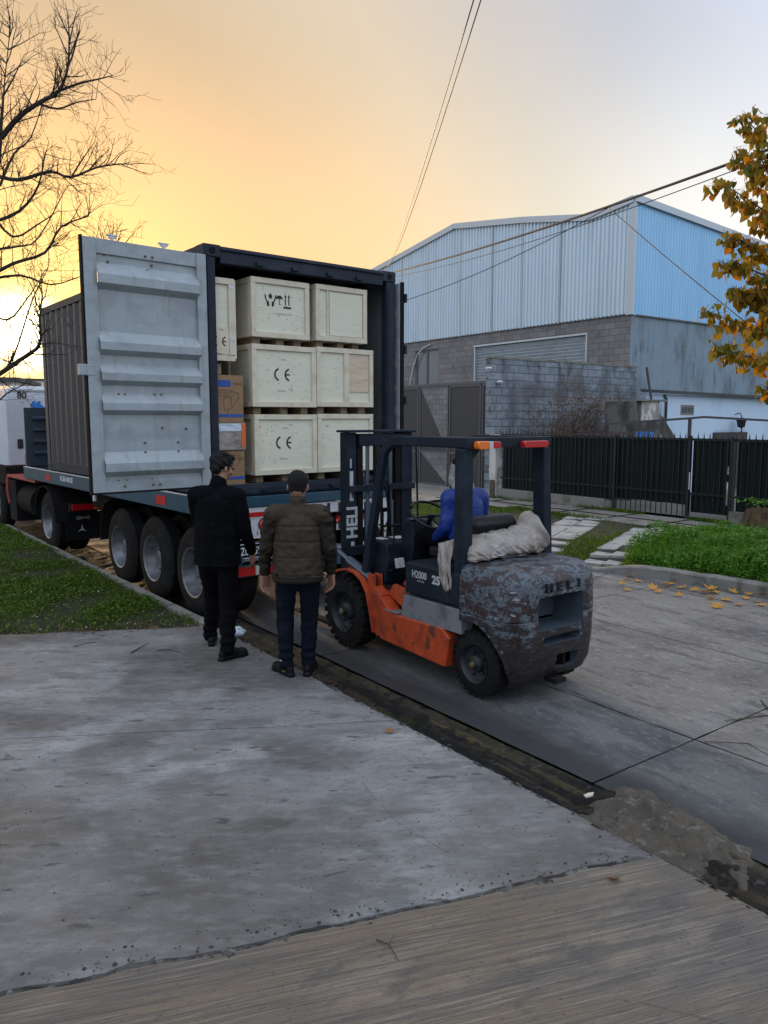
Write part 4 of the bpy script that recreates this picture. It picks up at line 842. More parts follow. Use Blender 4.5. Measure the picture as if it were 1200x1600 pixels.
fastmesh('leaves', lv[0], lf[0], 'autumn', au); fastmesh('leaves', lv[1], lf[1], 'autumng', au)
# stump
st = empty('tree_stump', (13.15, 6.75, .10), label='rotten hollow tree stump at the right edge among the ground cover', cat='stump')
m_ = MB(); n = 26
for (z, r) in ((-.1, .62), (.1, .50), (.3, .43), (.42, .40), (.52, .36)):
    for k in range(n):
        t = 2 * pi * k / n; rr = r * (1 + .16 * nzv(cos(t) * 1.5, sin(t) * 1.5, 1.5, 3)); zz = z + (.22 * nzv(cos(t), sin(t), 3, 5) if z > .45 else 0); m_.v.append((rr * cos(t), rr * sin(t), zz))
for (z, r) in ((.44, .28), (.1, .24)):
    for k in range(n): t = 2 * pi * k / n; m_.v.append((r * cos(t), r * sin(t), z))
for i in range(6):
    for k in range(n): m_.f.append((i * n + k, i * n + (k + 1) % n, (i + 1) * n + (k + 1) % n, (i + 1) * n + k))
m_.f.append(tuple(6 * n + k for k in range(n)))
m_.build('wood', 'stump', st, smooth='auto')
vs, fs = leafs(lambda: (random.gauss(0, .25), random.gauss(0, .25)), 260, .03, lambda x, y: .55, .15); fastmesh('weeds', vs, fs, 'clover', st)
# fallen leaves
k = 0
spots = [(1112, 920, 'large yellow leaf'), (1150, 918, ''), (1165, 935, ''), (1135, 937, ''), (1040, 915, ''), (1048, 912, ''), (1020, 920, ''), (1065, 918, ''), (980, 905, ''), (985, 900, ''), (972, 912, ''), (996, 908, ''), (1085, 922, ''), (1100, 926, ''), (1180, 925, ''), (1192, 930, ''), (1175, 915, ''), (1155, 945, ''), (1120, 948, ''), (980, 922, ''), (1030, 925, ''), (1190, 945, ''), (1145, 925, ''), (1182, 940, ''), (1060, 930, ''), (1110, 935, ''), (1170, 928, ''), (1197, 922, '')]
def fallen(p, sz, m='fallen', label=None, group='yellow autumn leaves fallen in the far gutter'):
    vs, fs = [], []
    a = random.uniform(0, 2 * pi); M = Matrix.Rotation(a, 4, 'Z') @ Matrix.Rotation(random.uniform(-.35, .35), 4, 'X') @ Matrix.Rotation(random.uniform(-.3, .3), 4, 'Y')
    out = [(0, -.5, .05), (.14, -.2, 0), (.48, -.25, .12), (.30, .05, .02), (.45, .35, .14), (.14, .25, 0), (0, .55, .12), (-.14, .25, 0), (-.45, .35, .10), (-.30, .05, .02), (-.48, -.25, .14), (-.14, -.2, 0)]
    vs = [tuple(M @ Vector(q) * sz) for q in out] + [(0, 0, 0)]; fs = [(12, i, (i + 1) % 12) for i in range(12)]
    mn = min(v[2] for v in vs); vs = [(x, y, z - mn) for x, y, z in vs]
    o = fastmesh('fallen_leaf', vs, fs, m); o.location = p
    tag(o, label or 'yellow fallen leaf lying among others by the far kerb', 'leaf', group); return o
def gp(px, py, z):
    v0 = at(px, py, 5); c0 = Vector((0, 0, CAMH)); d_ = v0 - c0; return c0 + d_ * ((z - CAMH) / d_.z)
for px, py, _ in spots: fallen(gp(px, py, .016), random.uniform(.10, .17))
fallen(gp(608, 1143, DZ + .004), .075, 'dryleaf', 'curled red brown leaf on the driveway edge below the men', None)
o = fallen(gp(960, 1374, DZ + .004), .07, 'dryleaf', 'single orange brown leaf near the corner of the front driveway slab', None)
fallen(gp(1112, 926, .01), .26, 'fallen', 'largest orange leaf standing up against the far kerb', None)
def twig(p0, p1, r, label):
    m_ = MB(); p0, p1 = Vector(p0), Vector(p1); md = (p0 + p1) / 2 + Vector((.02, .015, .004)); m_.tube([p0 - p0, md - p0, p1 - p0], [r, r * .8, r * .5], 5); m_.tube([md - p0, md - p0 + Vector((.05, .03, .006))], [r * .6, r * .3], 4)
    o = m_.build('twig', 'bark'); o.location = p0; tag(o, label, 'twig')
def pz(px, py, dz=.006): v = gp(px, py, DZ); return gp(px, py, slabz(v.x, v.y) + dz)
twig(pz(588, 1468), pz(622, 1500), .0028, 'thin dark twig lying on the front slab below the joint')
twig(pz(205, 1020), pz(232, 1004), .005, 'forked twig on the driveway close to the left grass'); twig(pz(115, 1010), pz(150, 1003), .004, 'short twig on the driveway left of the forked one'); twig(pz(245, 1016), pz(280, 1018), .004, 'straight twig on the driveway near the men\'s feet')
pb = empty('crumpled_bag', tuple(gp(372, 996, .0) + Vector((0, 0, .03))), label='crumpled grey plastic bag in the gutter behind the men', cat='bag')
m_ = MB().sphere((0, 0, .03), .09, 14, 10, (1.1, .8, .6)); m_.v = [tuple(Vector(v) * (1 + .35 * nzv(v[0] * 9, v[1] * 9 + v[2] * 9, 1.5, 2))) for v in m_.v]; m_.build('film', 'foil', pb)
mt = MB().prism([(-.035, -.012), (.01, -.02), (.045, .0), (.01, .014), (-.03, .012)], 0, .008, 'z').build('cement_chip', 'reflw'); mt.location = gp(920, 1243, .02); tag(mt, 'white chip of cement at the end of the wet gutter', 'debris')
# ---------------------------------------------------------------- overhead cables
def cable(P_, r, sag, label, group=None):
    a, b = P_; pts = [a.lerp(b, t / 24) - Vector((0, 0, sag * 4 * (t / 24) * (1 - t / 24))) for t in range(25)]
    m_ = MB(); m_.tube([p - a for p in pts], r, 6); o = m_.build('power_cable', 'cable', smooth=True); o.location = a; tag(o, label, 'cable', group)
cable((at(560, 437, 26), at(1330, 186, 9)), .020, .18, 'thick black cable crossing in front of the warehouse roof')
cable((at(560, 440, 26.5), at(1330, 196, 9.2)), .007, .30, 'thin cable hanging just beneath the thick black cable')
cable((at(540, 492, 27), at(955, 322, 18)), .010, .35, 'thin curved cable sagging across the ribbed front of the warehouse')
cable((at(948, 322, 18), at(1300, 610, 12)), .010, .05, 'thin service cable slanting down across the blue side cladding')
cable((at(596, 432, 40), at(764, -40, 7)), .006, .5, 'right one of the two steep wires rising to the top of the photo')
cable((at(594, 432, 40), at(752, -40, 7)), .006, .5, 'left one of the two steep wires rising to the top of the photo')
cable((at(-20, 413, 30), at(140, 422, 28)), .008, .1, 'thin horizontal wire behind the bare tree')
# ---------------------------------------------------------------- far background at the left
fb = empty('far_building', (at(60, 640, 60).x, at(60, 640, 60).y, 0), rz=-.1, label='pale far building behind the truck cab', cat='building')
MB().box(-1.6, 6, 0, 8, 0, 5.2).build('wall', 'farwall', fb); MB().box(-1.75, 6.1, -.1, 8.1, 5.2, 5.35).build('parapet', 'roofd', fb)
mw = empty('radio_mast', (at(21, 640, 75).x, at(21, 640, 75).y, 0), label='thin lattice mast in front of the low sun', cat='mast')
m_ = MB()
for k in range(30): z = k * .42; s_ = 1 if k % 2 else -1; m_.bar((-.18 * s_, 0, z), (.18 * s_, 0, z + .42), .05, .05)
m_.bar((-.18, 0, 0), (-.18, 0, 13), .06, .06).bar((.18, 0, 0), (.18, 0, 13), .06, .06).bar((0, 0, 13), (0, 0, 14.2), .04, .04).build('lattice', 'redchas', mw)
for k, (px, Yd, wd, hh) in enumerate(((-120, 40, 9, 4.2), (250, 60, 9, 4.0), (420, 55, 12, 4.4))):
    p = at(px, 650, Yd); e = empty('far_house', (p.x, p.y, 0), rz=-YAW * .6, label=('low plain house beyond the left edge of the street', 'low plain house hidden far behind the container', 'low wide house far behind the container on the right side')[k], cat='house')
    MB().box(-wd / 2, wd / 2, 0, 6, 0, hh).build('wall', 'farwall', e); MB().box(-wd / 2 - .2, wd / 2 + .2, -.2, 6.2, hh, hh + .2).build('roof', 'roofd', e)

# ---------------------------------------------------------------- truck frame: x' across, y' towards the cab
TB = radians(2.7); TO = Vector((3.154, 7.356, 0))
TM = Matrix.Translation(TO) @ Matrix.Rotation(TB, 4, 'Z')
def tl_(x, y, z): return tuple(TM @ Vector((x, y, z)))
def tempty(name, x, y, z, **k): return empty(name, tl_(x, y, z), TB, **k)
CZ = 1.36; CW, CLn, CH = 2.44, 5.75, 2.52
ct = tempty('shipping_container', 0, 0, CZ, label='open dark blue shipping container on the trailer, loaded with crates', cat='shipping container')
def prof_wall(L, horiz=True):
    y = .18; out = []
    while y < L - .2: out += [(y, 0), (y + .07, 0), (y + .14, .036), (y + .21, .036), (y + .28, 0)]; y += .28
    return out
for side in (0, 1):
    m_ = MB(); P_ = prof_wall(CLn); x0 = .01 if side == 0 else CW - .01; s_ = 1 if side == 0 else -1
    for (yy, d) in P_: m_.v += [(x0 + s_ * d, yy, .15), (x0 + s_ * d, yy, CH - .06)]
    for (yy, d) in P_: m_.v += [(x0 + s_ * (d + .004), yy, .15), (x0 + s_ * (d + .004), yy, CH - .06)]
    o_ = 2 * len(P_)
    for k in range(len(P_) - 1): m_.f.append((2 * k, 2 * k + 2, 2 * k + 3, 2 * k + 1)); m_.f.append((o_ + 2 * k, o_ + 2 * k + 1, o_ + 2 * k + 3, o_ + 2 * k + 2))
    m_.build('side_wall', 'cside', ct, fix=False)
MB().box(.02, CW - .02, CLn - .06, CLn - .02, .1, CH - .04).build('front_wall', 'cside', ct)
rf = MB(); y = .12
while y < CLn - .15: rf.add([(.04, y, CH - .03), (CW - .04, y, CH - .03), (CW - .04, y + .08, CH - .005), (.04, y + .08, CH - .005), (.04, y + .2, CH - .005), (CW - .04, y + .2, CH - .005), (.04, y + .27, CH - .03), (CW - .04, y + .27, CH - .03)], [(0, 1, 2, 3), (3, 2, 5, 4), (4, 5, 7, 6)]); y += .27
rf.build('roof', 'cside', ct, fix=False)
MB().box(.05, CW - .05, .03, CLn - .08, .06, .12).build('floor', 'floor', ct)
MB().box(.055, CW - .055, .1, CLn - .08, CH - .045, CH - .040).box(.056, .060, .1, CLn - .08, .12, CH - .05).box(CW - .060, CW - .056, .1, CLn - .08, .12, CH - .05).box(.06, CW - .06, CLn - .1, CLn - .09, .12, CH - .05).build('inner_lining', 'inner', ct)
for x0, x1 in ((0, .07), (CW - .07, CW)):
    MB().box(x0, x1, .19, CLn - .18, CH - .10, CH).box(x0, x1, .19, CLn - .18, 0.02, .16).build('side_rail', 'navy', ct, bevel=.006)
for x0, x1 in ((0, .12), (CW - .13, CW)):
    MB().box(x0, x1, .0, .10, .12, CH - .12).box(x0 + .02, x1 - .02, -.012, .0, .2, CH - .2).build('corner_post', 'navy', ct, bevel=.008)
    MB().box(x0 if x0 < 1 else x1 - .08, x0 + .08 if x0 < 1 else x1, CLn - .14, CLn, .12, CH - .12).build('corner_post', 'bolt' if False else 'cside', ct, bevel=.008)
for x0 in (0, CW - .18):
    for y0 in (0, CLn - .18):
        for z0 in (0, CH - .12):
            c_ = MB().box(x0 - .006, x0 + .186, y0 - .006, y0 + .184, z0, z0 + .124).build('corner_casting', 'navy', ct, bevel=.012)
            if y0 == 0: MB().lathe([(0, 0), (0, .032), (.01, .032)], (x0 + .09, -.012, z0 + .062), 'y', 16).build('lifting_hole', 'black', c_)
hd = MB().box(.18, CW - .18, 0, .10, CH - .17, CH - .005).box(.18, CW - .18, -.02, .0, CH - .05, CH - .02).build('door_header', 'navy', ct, bevel=.008)
for x in (.62, 1.05, 1.5, 1.9): MB().box(x - .04, x + .04, -.03, -.001, CH - .15, CH - .11).build('cam_keeper', 'navy', hd, bevel=.004)
sl_ = MB().box(.18, CW - .18, 0, .10, .0, .125).box(.18, CW - .18, -.018, -.0, .02, .10).build('door_sill', 'navy', ct, bevel=.008)
for x in (.62, 1.05, 1.5, 1.9): MB().box(x - .04, x + .04, -.045, -.019, .055, .085).box(x - .012, x + .012, -.06, -.019, .04, .06).build('cam_keeper', 'navy', sl_, bevel=.004)
# doors: panel with horizontal ridges seen from the inside
DW, DH = 1.20, 2.27
def make_door(name_label, loc, rz):
    ridges = [(3.56, 3.32), (2.95, 2.74), (2.67, 2.47), (2.40, 2.20), (1.86, 1.63)]
    z0 = .0; P_ = [(0.0, 0)]
    for a, b in sorted([(r[1] - 1.49, r[0] - 1.49) for r in ridges]):
        h = b - a; P_ += [(a, 0), (a + h * .22, .065), (a + h * .55, .065), (b, 0)]
    P_.append((DH, 0)); m_ = MB()
    for (z, d) in P_: m_.v += [(.09, d, z), (DW - .11, d, z)]
    for (z, d) in P_: m_.v += [(.09, d - .006, z), (DW - .11, d - .006, z)]
    o_ = 2 * len(P_)
    for k in range(len(P_) - 1): m_.f.append((2 * k, 2 * k + 2, 2 * k + 3, 2 * k + 1)); m_.f.append((o_ + 2 * k, o_ + 2 * k + 1, o_ + 2 * k + 3, o_ + 2 * k + 2))
    dr = m_.build('door', 'door', ct, fix=True); dr['label'] = name_label
    dr.location = loc; dr.rotation_euler = (0, 0, rz)
    MB().box(0, .10, -.03, .035, 0, DH).build('hinge_stile', 'door', dr, bevel=.006)
    MB().box(DW - .12, DW, -.03, .030, 0, DH).build('lock_stile', 'door', dr, bevel=.006)
    MB().box(.10, DW - .12, -.035, .020, 0, .10).build('bottom_rail', 'door', dr, bevel=.004)
    MB().box(.10, DW - .12, -.035, .020, DH - .13, DH).build('top_rail', 'door', dr, bevel=.004)
    MB().box(-.018, -.001, -.02, .03, -.015, DH + .01).box(-.018, DW + .01, -.02, .024, -.016, -.001).box(DW + .001, DW + .018, -.02, .024, -.015, DH + .01).build('rubber_gasket', 'black', dr)
    bl = MB()
    for (u, v) in ((.62, .05), (.62, .10) , (.90, .05), (.95, .10), (.87, .10), (.55, .05), (.28 + .4, .36), (.28 + .4, .45), (.34, .36), (.34, .45), (.86, .90), (.92, .90), (.50, .905), (.57, .905), (.55, 2.10), (.60, 2.05), (.55, 2.17), (.62, 2.17), (.97, 2.08), (1.0, 2.14), (.25, .58), (.5, .59)):
        q = DW - u if False else u; y0 = .0205 if (v < .1 or v > 2.14) else .002
        MB().lathe([(0, 0), (0, .012), (.012, .010), (.014, 0)][::-1], (q, y0, v), 'y', 8).build('bolt', 'bolt', dr, fix=True)
    for u in (.40, .90): MB().tube([(u, -.05, .05), (u, -.05, DH + .06)], .017, 8).box(u - .035, u + .035, -.06, -.035, DH + .03, DH + .045).box(u - .05, u + .05, -.07, -.035, DH + .05, DH + .062).build('lock_rod', 'trim', dr, smooth='auto')
    for z in (.25, .85, 1.45, 2.05): MB().box(-.03, .03, -.06, -.031, z, z + .10).build('hinge', 'navy', dr, bevel=.004)
    MB().box(DW - .07, DW + .075, -.028, .034, 1.06, 1.16).build('lock_tab', 'door', dr, bevel=.006)
    return dr
make_door('pale grey door swung wide open to the left, seen from its ridged inner side', (-.005, -.02, .13), radians(182.9))
make_door('door folded back flat along the right side wall', (CW + .075, -.035, .13), radians(180 + 180 - 91.0 - 178))
# ---------------------------------------------------------------- crates and cartons
def crate(x0, x1, z0, z1, y0, dep, label, kind, mark=None, pallet=.075, panelmat='ply'):
    e = tempty('wooden_crate', (x0 + x1) / 2, y0 + dep / 2, z0 - pallet, label=label, cat='crate', group='plywood crates stacked in the container')
    wx = (x1 - x0) / 2; h = z1 - z0; p = pallet; yf = -dep / 2
    MB().box(-wx + .02, wx - .02, yf + .02, dep / 2 - .02, p, p + h - .006).build('panel', panelmat, e)
    b = MB(); t = .055
    b.box(-wx, -wx + t, yf, yf + .0195, p + t, p + h - t).box(wx - t, wx, yf, yf + .0195, p + t, p + h - t).box(-wx, wx, yf - .002, yf + .0195, p, p + t).box(-wx, wx, yf - .002, yf + .0195, p + h - t, p + h)
    b.box(-wx, -wx + .0195, yf + .02, yf + .08, p, p + h - .001).box(-wx, -wx + .0195, yf + .09, dep / 2, p + h - t, p + h).box(-wx, -wx + .0195, yf + .09, dep / 2, p, p + t).box(-wx, -wx + .0195, -.03, .03, p + t + .001, p + h - t - .001).box(-wx, -wx + .0195, dep / 2 - .07, dep / 2 - .005, p + t + .001, p + h - t - .001)
    if kind == 'mid': b.box(-.02, .05, yf, yf + .0195, p + t, p + h - t)
    if kind == 'left': b.box(-wx + .13 + .02, -wx + .15 + .02, yf + .004, yf + .0195, p + t, p + h - t)
    b.build('frame', 'batten', e, bevel=.002, seg=1)
    if kind == 'mid': MB().box(.055, wx - t - .01, yf + .012, yf + .0198, p + .17, p + h - t - .01).build('warm_panel', 'ply_warm', e)
    if kind == 'left': MB().box(-wx + .19, wx - t - .01, yf + .010, yf + .0198, p + t + .01, p + h - t - .02).build('flat_board', 'ply', e)
    sk = MB()
    for xx in (-wx + .09, .02, wx - .12): sk.box(xx - .045, xx + .045, yf + .07, dep / 2 - .03, 0, p - .002)
    sk.build('skids', 'skid', e, bevel=.002, seg=1)
    nl = MB()
    for _ in range(26):
        nx = random.uniform(-wx + t + .02, wx - t - .02); nz = random.uniform(p + t + .03, p + h - t - .03)
        if kind != 'left' or nx < -wx + .15: 
            if kind != 'mid' or nx < -.04: nl.lathe([(0, .0), (0, .0045), (.004, .003), (.004, 0)], (nx, yf + .0145, nz), 'y', 6)
    nl.build('nail_heads', 'nail', e)
    if mark == 'CE':
        CEmark(e, -.02 if wx > .2 else 0, yf + .0185, p + h * .53)
    if mark == 'sym': symbols(e, -.01, yf + .0185, p + h * .66)
    return e
def arc(mb, cx, cz, y, r, wd, a0, a1, n=18):
    b = len(mb.v)
    for k in range(n + 1):
        t = a0 + (a1 - a0) * k / n
        for rr in (r - wd / 2, r + wd / 2):
            for yy in (y, y + .002): mb.v.append((cx + rr * cos(t), yy, cz + rr * sin(t)))
    for k in range(n):
        a = b + 4 * k; mb.f += [(a, a + 4, a + 6, a + 2), (a + 1, a + 3, a + 7, a + 5), (a, a + 1, a + 5, a + 4), (a + 2, a + 6, a + 7, a + 3)]
def CEmark(e, cx, y, cz, s_=1.0, nm='stencil_mark'):
    m_ = MB(); r = .062 * s_
    arc(m_, cx - .035 * s_, cz, y - .0015, r, .018 * s_, radians(105), radians(255)); arc(m_, cx + .095 * s_, cz, y - .0015, r, .018 * s_, radians(105), radians(255)); m_.box(cx + .04 * s_, cx + .088 * s_, y - .0015, y + .0005, cz - .008 * s_, cz + .008 * s_)
    m_.build(nm, 'stencil', e)
    MB().prism([(cx - .07 * s_, cz - .16 * s_), (cx + .04 * s_, cz - .172 * s_), (cx + .03 * s_, cz - .185 * s_), (cx - .06 * s_, cz - .18 * s_)], y, y + .001, 'y').build('smudge', 'smudge', e); MB().prism([(cx - .05 * s_, cz + .155 * s_), (cx + .06 * s_, cz + .15 * s_), (cx + .03 * s_, cz + .17 * s_)], y, y + .001, 'y').build('smudge', 'smudge', e)
def symbols(e, cx, y, cz):
    m_ = MB(); y -= .0015
    # two hands holding a box
    for s_ in (-1, 1):
        m_.prism([(cx - .11 + s_ * .014, cz - .075), (cx - .11 + s_ * .040, cz - .075), (cx - .11 + s_ * .046, cz - .035), (cx - .11 + s_ * .018, cz - .022)], y, y + .002, 'y')
        m_.prism([(cx - .11 + s_ * .032, cz - .030), (cx - .11 + s_ * .046, cz - .035), (cx - .11 + s_ * .066, cz + .005), (cx - .11 + s_ * .070, cz + .045), (cx - .11 + s_ * .058, cz + .045), (cx - .11 + s_ * .052, cz + .008)], y, y + .002, 'y')
    m_.prism([(cx - .11, cz - .004), (cx - .084, cz + .028), (cx - .11, cz + .062), (cx - .136, cz + .028)], y, y + .002, 'y')
    # umbrella
    P_ = [(cx + .0 + .042 * cos(radians(a)), cz + .01 + .036 * sin(radians(a))) for a in range(0, 181, 15)]; m_.prism(P_, y, y + .002, 'y'); m_.box(cx - .003, cx + .003, y, y + .002, cz - .05, cz + .012).box(cx + .003, cx + .016, y, y + .002, cz - .05, cz - .044)
    # two arrows on a bar
    for s_ in (.075, .118):
        m_.box(cx + s_ - .006, cx + s_ + .006, y, y + .002, cz - .05, cz + .035); m_.prism([(cx + s_ - .014, cz + .035), (cx + s_ + .014, cz + .035), (cx + s_, cz + .065)], y, y + .002, 'y')
    m_.box(cx + .05, cx + .145, y, y + .002, cz - .085, cz - .066)
    m_.build('stencil_marks', 'stencil', e)
    MB().prism([(cx - .10, cz - .14), (cx + .15, cz - .135), (cx + .16, cz - .15), (cx - .02, cz - .16)], y + .0015, y + .0025, 'y').build('smudge', 'smudge', e)
FZ = 1.483
crate(.56, 1.355, 1.565, 2.215, .06, 1.1, 'bottom crate of the left column, marked CE, just behind the men', 'full', 'CE', pallet=.08)
crate(1.365, 2.155, 1.565, 2.225, .06, 1.1, 'bottom crate of the right column, partly hidden by the forklift mast', 'full', None, pallet=.08)
crate(.54, 1.345, 2.295, 2.95, .05, 1.1, 'middle crate of the left column, marked CE', 'full', 'CE')
crate(1.352, 2.15, 2.305, 2.965, .05, 1.1, 'middle crate of the right column with a warm brown panel beside its centre batten', 'mid', None)
crate(.545, 1.265, 3.025, 3.635, .05, 1.0, 'top crate of the left column with stencilled hands, umbrella and arrows', 'full', 'sym')
crate(1.35, 2.06, 3.035, 3.645, .05, 1.0, 'top crate of the right column with a flat pale board on its face', 'left', None)
e = tempty('wooden_crate', .215, .55, 2.62, label='tall narrow crate marked CE wedged high up behind the open door', cat='crate', group='plywood crates stacked in the container')
MB().box(-.15, .13, -.48, .5, .16, .95).build('panel', 'ply', e)
MB().box(.07, .135, -.50, -.481, .20, .90).box(-.155, .135, -.502, -.481, .90, .96).box(-.155, .135, -.502, -.481, .135, .19).box(.131, .15, -.50, .5, .16, .95).build('frame', 'batten', e, bevel=.002, seg=1)
MB().box(-.155, .068, -.4935, -.481, .20, .475).build('lower_board', 'batten', e); MB().box(-.12, .12, -.2, .5, .02, .132).build('skids', 'batten', e)
CEmark(e, -.028, -.4935, .33, .72); MB().box(.08, .125, -.504, -.5005, .86, .89).box(.08, .125, -.504, -.5005, .34, .37).build('tin_strap', 'tin', e)
def carton(z0, z1, label, x0=.09, x1=.43, art=True):
    e = tempty('cardboard_box', (x0 + x1) / 2, .35, z0, label=label, cat='cardboard box', group='cardboard boxes stacked left of the crates')
    w_ = (x1 - x0) / 2; h = z1 - z0
    MB().box(-w_, w_, -.3, .3, 0, h - .002).build('carton', 'card', e, bevel=.004)
    MB().box(-w_ + .01, w_ * .15, -.3025, -.301, h - .12, h - .055).build('blue_label', 'bluep', e)
    text('ITM-85', .035, 'brownp', e, face_neg_y(w_ * .62, -.3025, h - .09), ext=.0006, name='printing')
    m_ = MB()
    for k in range(3):
        for j in range(5 - k): m_.box(-w_ * .75 + j * .034, -w_ * .75 + j * .034 + random.uniform(.016, .028), -.3025, -.301, h - .165 - k * .028, h - .150 - k * .028)
    m_.build('printing', 'brownp', e)
    if art:
        MB().box(-w_ + .01, w_, -.3025, -.301, .055, .085).build('blue_stripe', 'bluep', e)
        m_ = MB()
        for a, b2 in (((-.05, .12), (.04, .15)), ((.04, .15), (.12, .26)), ((-.05, .12), (-.06, .24)), ((-.06, .24), (.02, .27)), ((.02, .27), (.04, .15)), ((-.02, .09), (.0, .14)), ((.10, .22), (.12, .30)), ((-.06, .24), (.04, .32)), ((.04, .32), (.12, .30))): m_.bar((a[0], -.302, a[1]), (b2[0], -.302, b2[1]), .005, .002, up=(0, 1, 0))
        m_.build('printed_drawing', 'brownp', e)
    return e
carton(2.13, 2.615, 'top cardboard box with a blue label, under the tall narrow crate')
e = carton(1.845, 2.125, 'cardboard box wrapped in clear film and orange tape, middle of the carton stack', art=False)
MB().box(-.178, .178, -.318, -.3035, .0, .282).build('clear_wrap', 'plastic', e, bevel=.004)
MB().box(-.18, -.14, -.321, -.3185, .06, .275).box(.13, .178, -.321, -.3185, .03, .275).build('orange_tape', 'redor', e); MB().box(-.138, .128, -.321, -.3185, .195, .272).box(-.178, -.155, -.323, -.3215, .0, .20).build('white_tape', 'foil', e)
carton(1.483, 1.842, 'lowest cardboard box, beside the dark haired man\'s head')
# ---------------------------------------------------------------- semi-trailer
sm_ = tempty('semi_trailer', 0, 0, 0, label='low blue flatbed trailer with red and white rear markings under the container', cat='trailer')
MB().box(-.03, .06, .02, 7.15, 1.16, 1.352).box(2.38, 2.47, .02, 7.15, 1.16, 1.352).build('side_rail', 'rail', sm_, bevel=.006)
MB().box(-.032, .0, .03, 7.14, 1.352, 1.362).build('rail_edge', 'white', sm_)
MB().box(.062, 2.378, .06, 7.1, 1.27, 1.345).build('deck', 'chassis', sm_)
MB().box(.75, .9, .2, 7.0, .82, 1.268).box(1.55, 1.7, .2, 7.0, .82, 1.268).box(.9, 1.55, .4, .5, .9, 1.2).box(.9, 1.55, 3.4, 3.5, .9, 1.2).build('frame_beam', 'chassis', sm_)
rp = MB().box(.05, 2.39, -.03, .0, .90, 1.235).build('rear_panel', 'white', sm_, bevel=.004)
MB().box(.0, 2.44, -.05, .018, 1.245, 1.354).build('rear_beam', 'rail', sm_, bevel=.006)
MB().box(.3, .74, -.036, -.031, 1.135, 1.185).build('red_stripe', 'reflr', rp, bevel=.002); MB().box(.05, 2.39, -.034, -.0305, 1.115, 1.124).build('seam', 'smudge', rp)
for x in (.60, 1.53, 1.88): MB().lathe([(0, 0), (-.028, .03), (-.03, .05), (-.012, .060), (.0, .062)], (x, -.031, 1.045), 'y', 24).build('tail_light', 'tail', sm_, smooth=True); MB().lathe([(-.001, .066), (-.010, .070), (0, .072)], (x, -.031, 1.045), 'y', 24).build('light_rim', 'black', sm_)
MB().box(1.42, 1.46, -.036, -.031, .95, 1.22).box(1.575, 1.61, -.036, -.031, .91, 1.22).box(1.75, 1.79, -.036, -.031, .95, 1.22).box(1.34, 1.42, -.036, -.031, .905, .95).build('black_bars', 'stencil', rp)
text('NZ', .10, 'stencil', rp, face_neg_y(1.51, -.033, .96, radians(90)), name='lettering', ext=.001, bold=.003)
pt = MB().box(.20, .60, -.045, -.032, .70, .86).build('number_plate', 'plate', sm_, bevel=.003)
MB().box(.205, .595, -.048, -.0452, .850, .858).box(.205, .595, -.048, -.0452, .702, .710).box(.205, .213, -.048, -.0452, .711, .849).box(.587, .595, -.048, -.0452, .711, .849).build('plate_border', 'platew', pt); text('GZU 059', .115, 'platew', pt, face_neg_y(.40, -.047, .775), ext=.001, sx=.66, bold=.002)
MB().box(.10, 2.34, -.02, .06, .66, .72).build('bumper_bar', 'trim', sm_, bevel=.01); MB().box(.10, 2.34, .0, .06, .49, .62).build('under_run_bar', 'rail', sm_, bevel=.01)
m_ = MB()
for x in (.2, .62, 1.04): MB().box(x, x + .30, -.004, -.001, .505, .605).build('red_band', 'reflr', sm_)
for x in (.505, .925): MB().box(x, x + .11, -.004, -.001, .505, .605).build('white_band', 'reflw', sm_)
MB().tube([(.28, -.05, .69), (.28, .3, .69)], .06, 14).build('tube', 'chrome', sm_, smooth='auto')
MB().box(.25, .33, .0, .05, .62, .9).box(2.1, 2.18, 0, .05, .62, .9).build('bracket', 'chassis', sm_)
for (y, l_, m0) in ((1.05, .28, 'reflr'), (.15, .14, 'reflw'), (5.55, .26, 'reflr'), (3.2, .25, 'reflr'), (.33, .10, 'redor')):
    MB().box(-.034, -.0305, y, y + l_, 1.20, 1.30).build('reflector', m0, sm_)
text('RG IEU 438 SZE', .10, 'platew', sm_, face_neg_x(-.031, 4.72, 1.27), ext=.001, sx=.9, bold=.002)
MB().box(.02, 2.35, 7.12, 7.15, 1.365, 2.37).build('headboard', 'slate', sm_)
m_ = MB()
for z in (1.55, 1.75, 1.95, 2.15): m_.prism([(7.12, z), (7.085, z + .02), (7.085, z + .05), (7.12, z + .07)], .15, 2.2, 'x')
m_.build('headboard_ribs', 'slate', sm_)
